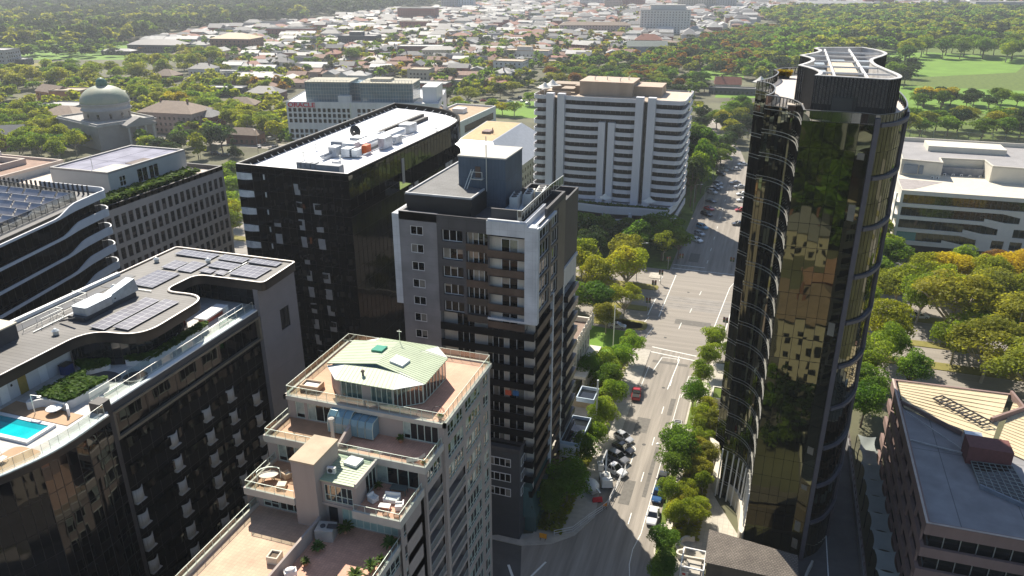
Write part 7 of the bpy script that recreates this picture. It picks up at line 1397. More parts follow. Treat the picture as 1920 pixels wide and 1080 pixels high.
# ================================================================== TREES
npr = np.random.RandomState(5)
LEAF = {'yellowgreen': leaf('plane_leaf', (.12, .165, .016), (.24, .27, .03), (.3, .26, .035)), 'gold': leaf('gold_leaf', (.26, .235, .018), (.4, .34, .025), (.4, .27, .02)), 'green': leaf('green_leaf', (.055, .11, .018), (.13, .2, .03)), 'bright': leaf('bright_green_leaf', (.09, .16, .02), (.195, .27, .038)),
        'dark': leaf('dark_leaf', (.02, .04, .016), (.05, .08, .026), trans=.3), 'olive': leaf('olive_leaf', (.12, .14, .024), (.245, .25, .04), trans=.45), 'rust': leaf('rust_leaf', (.12, .075, .025), (.19, .1, .03), (.1, .11, .02)), 'grey': leaf('gum_leaf', (.05, .062, .04), (.1, .115, .07), trans=.25)}
def crown_arrays(seed, nclump, nleaf, ls, shape='round', flat=.55, fill=.8):
    r = np.random.RandomState(seed); C = []; R = []
    for k in range(nclump):
        while True:
            p = r.uniform(-1, 1, 3)
            if np.linalg.norm(p) < 1 and np.linalg.norm(p) > .25: break
        if shape == 'cone': z = r.uniform(0, 1); q = (1-z)*.8+.08; p = np.array([p[0]*q, p[1]*q, z*2-1]); rr = .18+.28*(1-z)
        elif shape == 'spread': p[2] = abs(p[2])*.9-.2+.3*(1-p[0]**2-p[1]**2); rr = r.uniform(.2, .36)
        elif shape == 'column': p = np.array([p[0]*.5, p[1]*.5, p[2]]); rr = r.uniform(.25, .4)
        else: p = p*np.array([.72, .72, .72]); rr = r.uniform(.26, .46)
        C.append(p); R.append(rr)
    C = np.array(C); R = np.array(R); w = R**2/np.sum(R**2); idx = r.choice(nclump, nleaf, p=w)
    d = r.normal(size=(nleaf, 3)); d /= np.linalg.norm(d, axis=1)[:, None]; d[:, 2] = np.where(d[:, 2] < -.3, -d[:, 2], d[:, 2])
    rad_ = R[idx]*(fill+(1.08-fill)*r.uniform(0, 1, nleaf)**.5); P = C[idx]+d*rad_[:, None]*np.array([1, 1, .85])
    nrm = d*.7+r.normal(size=(nleaf, 3))*.55+np.array([0, 0, .25]); nrm /= np.linalg.norm(nrm, axis=1)[:, None]
    u = np.cross(nrm, r.normal(size=(nleaf, 3))); u /= np.linalg.norm(u, axis=1)[:, None]; v = np.cross(nrm, u); s = ls*r.uniform(.55, 1.35, nleaf)[:, None]; e = r.uniform(.5, 1, nleaf)[:, None]
    V = np.stack([P-u*s, P-v*s*e, P+u*s, P+v*s*e], 1); V[..., 2] = (V[..., 2]+1.05)/2.1
    return V.reshape(-1, 3)
def quadmesh(name, V, m):
    me = bpy.data.meshes.new(name); n = len(V); f = n//4
    me.vertices.add(n); me.vertices.foreach_set('co', V.astype(np.float32).ravel()); me.loops.add(n); me.loops.foreach_set('vertex_index', np.arange(n, dtype=np.int32)); me.polygons.add(f); me.polygons.foreach_set('loop_start', np.arange(0, n, 4, dtype=np.int32))
    try: me.polygons.foreach_set('loop_total', np.full(f, 4, dtype=np.int32))
    except Exception: pass
    me.materials.append(m); me.update(calc_edges=True); me.validate(); return me
def trunk_mb(seed, lo=.3, limbs=6, r=.045):
    q = random.Random(seed); mb = MB(); top = Vector((q.uniform(-.05, .05), q.uniform(-.05, .05), lo+.12)); n = 7
    P = []
    for z, rr in ((0, r*1.35), (lo*.5, r), (lo+.12, r*.8), (.8, r*.25)):
        for i in range(n): t = 2*math.pi*i/n; k = min(1, z/(lo+.12)); P.append((top.x*k+rr*math.cos(t), top.y*k+rr*math.sin(t), z))
    mb.add(P, [(a*n+i, a*n+(i+1) % n, (a+1)*n+(i+1) % n, (a+1)*n+i) for a in range(3) for i in range(n)])
    for k in range(limbs):
        t = 2*math.pi*(k+q.random()*.6)/limbs; a = Vector((top.x, top.y, lo+.12*q.random())); b = Vector((.42*math.cos(t), .42*math.sin(t), lo+.22+.12*q.random())); c = Vector((.75*math.cos(t+.2), .75*math.sin(t+.2), lo+.36+.2*q.random())); mb.bar(a, b, r*.5, 0, 5); mb.bar(b, c, r*.28, 0, 4); mb.bar(b, b+Vector((.2*math.cos(t-.8), .2*math.sin(t-.8), .2)), r*.25, 0, 4)
    return mb
PROTO = {}
DET = {'near': (34, 8200, .041), 'mid': (22, 2700, .066), 'far': (12, 420, .15)}
def proto(kind, det, var, shape):
    key = (kind, det, var, shape)
    if key in PROTO: return PROTO[key]
    nc, nl, ls = DET[det]; fill = .72
    if shape == 'sparse': V = crown_arrays(40+var, nc, int(nl*.8), ls*.95, 'spread', fill=.3); lo = .22
    else: V = crown_arrays(var*17+len(kind)*3+{'near': 1, 'mid': 2, 'far': 3}[det], nc, nl, ls, shape, fill=fill); lo = .1 if shape in ('cone', 'column') else .26
    V[:, 2] = lo+V[:, 2]*(1-lo)
    tb = trunk_mb(var, max(lo, .18), 5 if det != 'near' else 8, .04 if det != 'far' else .05); te = MB.build(tb, 'trunk', BARKP if kind in ('yellowgreen', 'olive', 'grey', 'bright') else BARK); tm = te.data; bpy.data.objects.remove(te)
    PROTO[key] = (quadmesh('crown', V, LEAF[kind]), tm); return PROTO[key]
TCOUNT = 0
TREES = []
def tree(x, y, h, r, kind, label, name='street_tree', det='mid', shape='round', group=None, z=0):
    global TCOUNT; TCOUNT += 1
    cm, tm = proto(kind, det, TCOUNT % 4, shape)
    t = bpy.data.objects.new(name, None); COL.objects.link(t); t.location = (x, y, z); t.rotation_euler = (0, 0, rng.uniform(0, 6.28)); t.scale = (r, r*rng.uniform(.85, 1.12), h); t.empty_display_size = .3; tag(t, label, 'tree', group)
    for nm, me in (('trunk', tm), ('crown', cm)): o = bpy.data.objects.new(nm, me); COL.objects.link(o); o.parent = t
    TREES.append((x, y)); return t
ORD = ['leftmost', 'second', 'third', 'fourth', 'fifth', 'sixth', 'seventh', 'eighth', 'ninth', 'tenth', 'eleventh', 'twelfth', 'thirteenth', 'fourteenth', 'fifteenth', 'sixteenth', 'seventeenth', 'eighteenth', 'nineteenth', 'twentieth']
ORD += ['twenty-'+o for o in ('first', 'second', 'third', 'fourth', 'fifth', 'sixth', 'seventh', 'eighth', 'ninth')]+['thirtieth']+['thirty-'+o for o in ('first', 'second', 'third', 'fourth', 'fifth', 'sixth', 'seventh', 'eighth', 'ninth')]+['fortieth']+['forty-'+o for o in ('first', 'second', 'third', 'fourth', 'fifth', 'sixth', 'seventh', 'eighth', 'ninth')]
CN = {'yellowgreen': 'yellow green', 'gold': 'golden', 'green': 'green', 'bright': 'bright green', 'dark': 'dark green', 'olive': 'olive', 'rust': 'rusty autumn', 'grey': 'grey green'}
def inpoly(x, y, poly):
    c = False
    for i in range(len(poly)):
        (x1, y1), (x2, y2) = poly[i-1], poly[i]
        if (y1 > y) != (y2 > y) and x < (x2-x1)*(y-y1)/(y2-y1)+x1: c = not c
    return c
def grove(px, n, hs, rs, kinds, where, name, det='mid', space=7.0, shapes=('round',), world=False):
    poly = px if world else [gp(*p) for p in px]; xs = [p[0] for p in poly]; ys = [p[1] for p in poly]; pts = []; tries = 0
    while len(pts) < n and tries < 20000:
        tries += 1; x, y = rng.uniform(min(xs), max(xs)), rng.uniform(min(ys), max(ys))
        if not inpoly(x, y, poly) or any((x-a)**2+(y-b)**2 < space*space for a, b in pts) or any((x-a)**2+(y-b)**2 < 100 for a, b, c in occ): continue
        pts.append((x, y))
    pts.sort(key=lambda p: (project(*p) or (p[0], 0))[0]); cnt = {}; out = []
    ks = [rng.choice(kinds) for _ in pts]
    for (x, y), k in zip(pts, ks):
        cnt[k] = cnt.get(k, 0)+1; tot = ks.count(k)
        lb = f'only {CN[k]} tree {where}' if tot == 1 else f'{ORD[cnt[k]-1]}{" from left" if cnt[k] > 1 else ""} {CN[k]} tree {where}'
        h = rng.uniform(*hs); out.append(tree(x, y, h, rng.uniform(*rs), k, lb, name, det, rng.choice(shapes), f'{CN[k]} trees {where}'))
    return out
# ---- near the crossing and along the street
Y = 'yellowgreen'
for a in ((-33, 199, 15, 6.6, Y, 'broad yellow green plane tree nearest the flagged lawn corner of the crossing', 'round'), (-40.5, 191, 14, 6.2, Y, 'yellow green plane tree second back from the crossing on its left', 'round'), (-47, 203, 15, 6.5, Y, 'yellow green plane tree third from the crossing, beside the grey tower roofline', 'round'), (-36, 211, 14, 6, 'olive', 'browning plane tree behind the broad yellow one at the crossing', 'round'), (-27.5, 230, 10, 4.4, Y, 'small round yellow green tree on the far corner below the white tower', 'round'),
          (-31, 184, 10, 4.6, Y, 'pale yellow tree on the grass median tip at the crossing', 'sparse'), (-37, 181, 11, 5.2, 'green', 'green feathery tree beside the mansion lawn', 'round'), (-44, 179, 11, 5, 'green', 'green tree behind the mansion roof', 'round'), (-54, 192, 14, 6, Y, 'yellow green tree at the right edge of the grey tower', 'round'), (-33.5, 173.5, 9, 4.2, 'olive', 'drooping olive tree over the parked car by the lawn', 'round'), (-58, 207, 14, 6, 'green', 'green tree half hidden behind the grey tower', 'round'), (-48, 214, 13, 5.5, 'dark', 'dark tree between the plane trees and the white podium', 'round'),
          (-24.6, 161, 8, 3.1, 'bright', 'bright green street tree nearest the crosswalk on the left kerb', 'round'), (-25.4, 152.5, 8.5, 3.6, 'bright', 'bright green street tree behind the red ute on the left kerb', 'round'), (-28.4, 149, 8.5, 3.8, 'bright', 'bright green tree in the front garden below the mansion', 'round'), (-31.5, 146, 8, 3.4, 'green', 'green garden tree beside the mansion columns', 'round'), (-26.4, 143.5, 8.5, 3.4, 'green', 'green street tree over the tan garden wall', 'round'), (-24.2, 137.2, 8, 2.9, 'bright', 'slim bright street tree casting a shadow past the red ute', 'round'),
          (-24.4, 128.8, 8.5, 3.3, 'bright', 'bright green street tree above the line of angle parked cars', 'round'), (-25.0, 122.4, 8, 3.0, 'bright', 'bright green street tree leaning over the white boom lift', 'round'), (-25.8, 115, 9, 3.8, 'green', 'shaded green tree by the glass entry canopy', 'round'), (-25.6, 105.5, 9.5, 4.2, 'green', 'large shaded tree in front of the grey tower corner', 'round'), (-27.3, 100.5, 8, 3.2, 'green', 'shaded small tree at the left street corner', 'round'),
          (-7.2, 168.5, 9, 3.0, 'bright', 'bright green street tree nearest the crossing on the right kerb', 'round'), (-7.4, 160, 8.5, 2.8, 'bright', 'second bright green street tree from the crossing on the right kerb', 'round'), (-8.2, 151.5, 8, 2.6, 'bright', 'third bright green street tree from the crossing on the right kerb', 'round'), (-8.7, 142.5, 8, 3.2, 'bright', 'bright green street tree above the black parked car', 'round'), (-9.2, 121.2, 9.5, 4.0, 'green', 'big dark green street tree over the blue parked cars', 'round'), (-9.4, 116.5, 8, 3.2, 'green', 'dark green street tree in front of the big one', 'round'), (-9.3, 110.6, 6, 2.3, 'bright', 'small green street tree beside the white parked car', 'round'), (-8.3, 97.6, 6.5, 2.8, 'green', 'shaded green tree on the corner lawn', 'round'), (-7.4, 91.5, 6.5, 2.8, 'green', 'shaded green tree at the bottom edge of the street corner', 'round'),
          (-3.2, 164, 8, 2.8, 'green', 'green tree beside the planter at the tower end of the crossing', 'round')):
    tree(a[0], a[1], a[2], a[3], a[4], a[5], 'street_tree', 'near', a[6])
grove([(-7.6, 104), (-3.4, 104), (-3.6, 118), (-4.2, 131), (-4.4, 140), (-6.8, 140), (-7, 118)], 17, (4.5, 6.5), (1.9, 2.7), (Y, Y, 'olive'), 'in the strip below the curved tower', 'garden_tree', 'near', 2.5, world=True)
grove([(-76, 229), (-24, 229), (-22, 240), (-28, 247), (-76, 246)], 20, (9, 12.5), (4, 5.2), ('dark', 'green', 'green'), 'at the white banded tower foot', 'street_tree', 'mid', 5.6, world=True)
# ---- right of the curved tower
for a in ((47, 196, 17, 11.5, 'olive', 'very wide olive yellow tree with bare limbs showing at the right edge', 'sparse'), (58, 188, 16, 9, 'olive', 'second wide olive tree right of the one with bare limbs', 'sparse'), (40, 212, 13, 7, Y, 'yellow green tree left of the wide olive tree by the park road', 'round'), (37.5, 237, 12.5, 6.4, 'green', 'round green tree with a rusty top below the white office corner', 'round'), (46, 228, 12, 6, Y, 'yellow topped tree left in the row below the white office', 'round'), (53, 231, 12.5, 6.4, 'gold', 'golden tree at the middle of the row below the white office', 'round'), (61, 228, 13, 6.6, Y, 'yellow green tree right of the golden tree in the office row', 'round'), (69, 232, 14, 7, 'gold', 'largest golden tree at the right end of the office row', 'round'), (57, 240, 11, 5.5, 'bright', 'bright tree between two golden trees at the office front', 'round'), (66, 242, 11, 5.6, 'rust', 'rusty tree against the white office at the right edge', 'round'), (76, 238, 13, 6.5, 'rust', 'dark rusty tree at the far right edge below the office', 'round'), (78, 226, 14, 7, 'green', 'green tree at the far right edge below the rusty one', 'round'),
          (50, 219, 12, 6.5, Y, 'yellow green tree over the park road bend', 'round'), (59, 216, 13, 7, 'olive', 'olive tree overlapping the park road bend', 'round'), (69, 214, 14, 7.4, Y, 'yellow green tree beside the park lamp', 'round'), (26.5, 199, 12, 5.2, Y, 'yellow green tree touching the right side of the curved tower', 'round'), (30.5, 174, 12, 5.2, 'bright', 'bright green tree behind the maroon office left corner', 'round'), (26, 166, 12, 5.4, 'bright', 'light green tree between the curved tower and the maroon office', 'round'), (24.5, 155, 11, 5, 'green', 'darker green tree nearest the shade sails', 'round'), (34, 164, 11, 4.6, 'green', 'dark green tree just behind the maroon roof edge', 'round'), (57, 166, 15, 8.5, 'olive', 'sprawling olive tree behind the cream ribbed roof', 'sparse'), (50, 175, 14, 8, 'olive', 'olive tree on the boulevard median behind the cream roof', 'sparse'), (66, 176, 15, 8, 'green', 'green tree at the right edge behind the cream ribbed roof', 'round'), (72, 196, 16, 9, 'olive', 'tall olive tree at the right edge by the boulevard', 'round'), (33, 224, 9, 4, Y, 'small yellow tree beside the green sign hoarding', 'round')):
    tree(a[0], a[1], a[2], a[3], a[4], a[5], 'park_tree', 'near', a[6])
grove([(24, 176), (95, 176), (95, 224), (40, 224), (34, 205)], 16, (11, 15), (5.5, 7.5), (Y, Y, 'olive', 'bright'), 'on the boulevard right of the tower', 'plane_tree', 'near', 9.5, world=True)
grove([(-75, 172), (-44, 172), (-44, 221), (-75, 221)], 9, (11, 14), (5.2, 6.6), (Y, 'green', Y), 'on the boulevard behind the grey tower', 'plane_tree', 'mid', 9, world=True)
grove([(418, 345), (446, 345), (458, 480), (436, 480)], 7, (9, 12), (4, 5.5), (Y, 'green', 'bright'), 'between gridded office and black glass', 'street_tree', 'mid', 6)
grove([(0, 226), (38, 226), (38, 256), (22, 300), (-1, 300)], 20, (9, 13), (4.5, 6.2), ('green', Y, 'dark'), 'at the far street right side', 'street_tree', 'mid', 7, world=True)
tree(23.6, 147.5, 10, 4.4, 'green', 'dark green tree at the far end of the shade sails', 'park_tree', 'near')
# ---- wider groves, single trees
grove([(-20, 236), (60, 226), (118, 262), (168, 296), (130, 312), (-20, 306)], 30, (10, 14), (5, 7), (Y, Y, Y, 'green', 'bright'), 'left of the domed hall', 'plane_tree', 'mid', 8.5)
grove([(276, 288), (346, 272), (420, 272), (404, 298), (300, 302)], 9, (9, 13), (4.5, 6.5), ('green', 'dark', 'olive', Y), 'before the pink flats', 'park_tree', 'mid', 9)
grove([(252, 176), (330, 196), (420, 214), (520, 256), (528, 276), (452, 262), (408, 236), (330, 214), (246, 194)], 34, (11, 14), (5.5, 7.5), (Y, Y, Y, 'gold', 'bright'), 'along the avenue beyond the dome', 'plane_tree', 'mid', 9.5)
grove([(-20, 176), (95, 168), (235, 164), (330, 142), (415, 128), (405, 114), (230, 134), (-20, 150)], 40, (13, 18), (7, 10), ('olive', Y, 'green', Y), 'in the long row behind the dome', 'plane_tree', 'mid', 13)
grove([(1300, 330), (1296, 250), (1340, 222), (1414, 200), (1424, 236), (1400, 268), (1376, 296), (1346, 320)], 26, (9, 14), (4.8, 7), ('dark', 'green', 'dark', 'green', 'olive'), 'lining the far street', 'street_tree', 'mid', 7.5)
grove([(1010, 150), (1060, 146), (1180, 136), (1250, 140), (1300, 150), (1330, 176), (1290, 182), (1120, 170), (1010, 172)], 36, (9, 13), (6, 8.5), ('green', 'dark', 'rust', 'olive', 'green'), 'behind the banded tower roof', 'park_tree', 'mid', 11)
grove([(1690, 242), (1930, 236), (1930, 262), (1692, 262)], 16, (10, 14), (6.5, 8.5), ('green', 'dark', 'olive'), 'behind the stepped white office', 'park_tree', 'mid', 11)
grove([(1700, 208), (1940, 206), (1940, 196), (1720, 192)], 16, (9, 13), (5.5, 8), ('dark', 'green'), 'between the two park lawns', 'park_tree', 'mid', 11)
for u, v, lb in ((1730, 200, 'left of two golden round trees beside the black crown'), (1768, 198, 'right of two golden round trees beside the black crown')): x, y = gp(u, v); tree(x, y, 13, 8.6, 'gold', lb, 'park_tree', 'mid')
grove([(1690, 122), (1750, 110), (1930, 120), (1930, 104), (1750, 98), (1680, 108)], 22, (17, 21), (9, 12), (Y, 'green', 'green'), 'in the row above the park lawn', 'elm_tree', 'mid', 14)
grove([(1560, 170), (1700, 165), (1735, 140), (1660, 128), (1560, 150)], 14, (13, 17), (8, 10), ('dark', 'dark', 'green'), 'left of the park lawn', 'park_tree', 'mid', 13)
grove([(540, 300), (850, 230), (1000, 205), (990, 186), (850, 196), (820, 186), (700, 172), (540, 205)], 14, (8, 12), (5, 7), ('green', Y, 'bright'), 'around the lettered office', 'street_tree', 'mid', 11)
for u, v, h, r, k, lb in ((880, 200, 13, 8, 'olive', 'big olive tree right of the lettered office stair tower'), (938, 186, 12, 6, 'dark', 'dark round tree by the car park beyond the low office'), (960, 182, 11, 6, 'olive', 'olive tree at the edge of the corner lawn'), (942, 216, 9, 6, 'gold', 'golden tree on the corner lawn left of the white tower'), (964, 218, 9, 6, Y, 'yellow green tree on the corner lawn left of the white tower'), (838, 196, 12, 6, 'dark', 'dark tree beside the end wall of the lettered office'), (560, 215, 8, 4, 'bright', 'single bright tree behind the lettered office roof corner'), (660, 122, 15, 9, 'green', 'large round green tree left of the pale roofs'), (498, 176, 11, 6, 'bright', 'lone bright green tree below the dark brick flats'), (418, 286, 15, 8, 'dark', 'tall dark tree by the car park entrance'), (440, 296, 9, 4, 'dark', 'dark conical tree beside the car park kerb')):
    x, y = gp(u, v); tree(x, y, h, r, k, lb, 'park_tree', 'mid', 'cone' if 'conical' in lb else 'round')
# ---- masses too many to count: woods and suburb greenery, each one object of many crowns
def mass(name, label, spec, det=(9, 150, .24)):
    # spec: list of (x, y, h, r, kind index)
    pro = [crown_arrays(900+i, det[0], det[1], det[2], s, fill=.7) for i, s in enumerate(('round', 'round', 'spread', 'round', 'cone'))]
    kinds = sorted({s[4] for s in spec})
    for k in kinds:
        out = []
        for (x, y, h, r, kk) in spec:
            if kk != k: continue
            i = npr.randint(0, 5) if npr.rand() < .3 else npr.randint(0, 4); V = pro[i]; a = npr.uniform(0, 6.28); c, s = math.cos(a), math.sin(a); r2 = r*npr.uniform(.85, 1.15)
            out.append(np.stack([x+(V[:, 0]*c-V[:, 1]*s)*r2, y+(V[:, 0]*s+V[:, 1]*c)*r2, (.12+.88*V[:, 2])*h], 1))
        me = quadmesh(name, np.concatenate(out), LEAF[k]); o = bpy.data.objects.new(name, me); COL.objects.link(o); tag(o, f'{CN[k]} {label}', 'woodland', kind='stuff')
def scatter(px, n, space, hs, rs, kinds, avoid=True):
    poly = [gp(*p) for p in px]; xs = [p[0] for p in poly]; ys = [p[1] for p in poly]; out = []; tries = 0; grid = {}
    while len(out) < n and tries < n*40:
        tries += 1; x, y = rng.uniform(min(xs), max(xs)), rng.uniform(min(ys), max(ys)); g = (int(x//space), int(y//space))
        if g in grid or not inpoly(x, y, poly): continue
        if avoid and any((x-a)**2+(y-b)**2 < 196 for a, b, c in occ): continue
        grid[g] = 1; out.append((x, y, rng.uniform(*hs), rng.uniform(*rs), rng.choice(kinds)))
    return out
mass('wood', 'trees of the big wood at the top left', scatter([(-60, 98), (60, 92), (200, 90), (300, 72), (340, 60), (480, 46), (560, 40), (600, 30), (-160, 30)], 1500, 13, (11, 26), (7, 14), ('dark', 'dark', 'dark', 'dark', 'green', 'grey', 'olive'))+scatter([(-160, 34), (640, 34), (730, 20), (830, 10), (900, 4), (900, -6), (-300, -6)], 3400, 16, (14, 30), (9, 17), ('dark', 'dark', 'dark', 'dark', 'grey')), (9, 130, .26))
mass('wood', 'trees of the park mass at the top right', scatter([(1420, 118), (1480, 60), (1420, 30), (1480, 22), (1950, 14), (1990, 92), (1740, 88), (1640, 104), (1560, 130), (1440, 150)], 1500, 11, (13, 19), (8.5, 12), ('dark', 'green', 'green', 'olive', Y, 'dark')), (10, 190, .21))
mass('wood', 'trees between the suburb and the white tower', scatter([(1050, 136), (1120, 124), (1250, 104), (1320, 80), (1400, 60), (1460, 60), (1440, 160), (1330, 140), (1200, 128)], 420, 9, (9, 14), (6, 9), ('green', 'dark', 'rust', 'olive', 'dark', 'green')), (11, 300, .16))
mass('suburb_trees', 'trees among the suburb houses', scatter([(250, 100), (340, 106), (430, 150), (520, 186), (600, 156), (800, 150), (850, 176), (940, 168), (1020, 128), (1180, 112), (1200, 60), (640, 60), (420, 66)], 900, 12, (6, 12), (4, 7), ('green', 'dark', 'olive', 'rust', Y, 'green', 'grey'))+scatter([(-20, 236), (60, 226), (118, 262), (168, 296), (420, 300), (560, 290), (540, 200), (420, 150), (300, 170), (180, 150), (-20, 150)], 130, 12, (7, 12), (4.5, 6.5), (Y, 'green', 'olive', Y))+scatter([(250, 100), (420, 56), (640, 38), (830, 16), (1000, -30), (1950, -30), (1950, 10), (1440, 26), (1330, 74), (1180, 112), (1020, 128), (940, 168), (850, 176), (800, 150), (600, 156), (520, 186), (430, 150), (340, 106)], 2000, 13, (7, 13), (4.5, 8), ('green', 'dark', 'olive', 'rust', Y, 'green', 'grey')), (9, 120, .25))
mass('wood', 'trees beyond the left and right of the view', scatter([(-900, 190), (-900, 60), (-160, 20), (-60, 100), (-30, 150), (-30, 330), (-300, 420)], 700, 12, (9, 18), (6, 10), ('green', 'dark', 'olive', Y), True)+scatter([(1960, 20), (2500, 20), (2600, 420), (1970, 520)], 350, 11, (9, 17), (6, 9), ('green', 'dark', Y, 'olive')), (10, 190, .2))
mass('suburb_trees', 'trees around the banded tower and the car parks', scatter([(1010, 176), (1010, 142), (1110, 124), (1300, 128), (1310, 176), (1290, 240), (1240, 236)], 110, 10, (7, 12), (5, 7.5), ('green', 'dark', 'olive', 'green'))+scatter([(-20, 150), (240, 140), (420, 125), (470, 160), (530, 200), (530, 245), (330, 215), (250, 196), (-20, 215)], 90, 11, (7, 12), (4.5, 7), (Y, 'green', Y, 'olive'))+scatter([(840, 178), (1000, 140), (1000, 172), (850, 192)], 30, 12, (6, 10), (4, 6), ('green', 'dark', Y)), (11, 320, .16))
mass('wood', 'trees of the park edge at the left', scatter([(-80, 120), (240, 106), (240, 92), (60, 92), (-80, 96)], 60, 13, (9, 15), (7, 10), ('green', 'dark', Y)), (11, 260, .18))
grove([(-35, 289), (-24.5, 289), (-22.5, 352), (-36, 352)], 24, (17, 23), (5, 6.5), ('dark', 'green', 'dark'), 'at the far street left side', 'street_tree', 'mid', 6.2, world=True)
mass('rear_park_trees', 'park trees behind the viewer', [(rng.uniform(2, 75), rng.uniform(-330, -34), rng.uniform(9, 15), rng.uniform(5, 8), rng.choice(('green', 'green', 'dark', 'bright'))) for _ in range(170)]+[(rng.uniform(-300, -90), rng.uniform(-240, 30), rng.uniform(9, 14), rng.uniform(5, 8), rng.choice(('green', 'dark', 'dark'))) for _ in range(220)]+[(rng.uniform(0, 20), rng.uniform(52, 76), rng.uniform(5, 8), rng.uniform(2.2, 3.5), rng.choice(('green', 'bright', 'dark'))) for _ in range(16)], (12, 420, .14))
# low planting along the boulevard and under the street trees
mb = MB()
for poly, n in ((rect(-7.8, -3.4, 103, 139), 2600), (rect(-29, -24.5, 98, 121), 1500), (rect(-33, -25, 139, 160), 1400)): leafpatch(mb, poly, .25, n, .2, .9)
tag(mb.build('ground_planting', LEAF['olive']), 'low leafy planting beside the footpaths', 'planting', kind='stuff')
# ================================================================== VEHICLES
TYRE = mat('tyre_rubber', (.02, .02, .02), .9); RIM = mat('wheel_rim', (.4, .4, .42), .35, .7); CARGL = mat('car_glass', (.012, .014, .016), .05, 0, var=.1, spec=.9); LAMP = mat('headlight', (.7, .7, .72), .15, .2); TAIL = mat('tail_light', (.35, .02, .02), .3)
PAINTS = {}
def paint(n, c):
    if n not in PAINTS:
        m = mat('car_paint_'+n, c, .28, .15, var=.04); m.node_tree.nodes['Principled BSDF'].inputs['Coat Weight'].default_value = .6; PAINTS[n] = m
    return PAINTS[n]
COLS = {'white': (.75, .75, .75), 'black': (.012, .012, .014), 'dark grey': (.05, .052, .058), 'silver': (.45, .46, .48), 'red': (.42, .02, .025), 'blue': (.02, .09, .24), 'light blue': (.1, .3, .45), 'grey': (.2, .2, .21)}
def loft(mb, secs, mi=0):   # sections along x: list of (x, [(y,z)...])
    n = len(secs[0][1]); P = [(x, y, z) for x, s in secs for y, z in s]
    F = [(a*n+i, (a+1)*n+i, (a+1)*n+(i+1) % n, a*n+(i+1) % n) for a in range(len(secs)-1) for i in range(n)]
    F += [tuple(range(n)), tuple(range(len(P)-1, len(P)-n-1, -1))]; mb.add(P, F, mi)
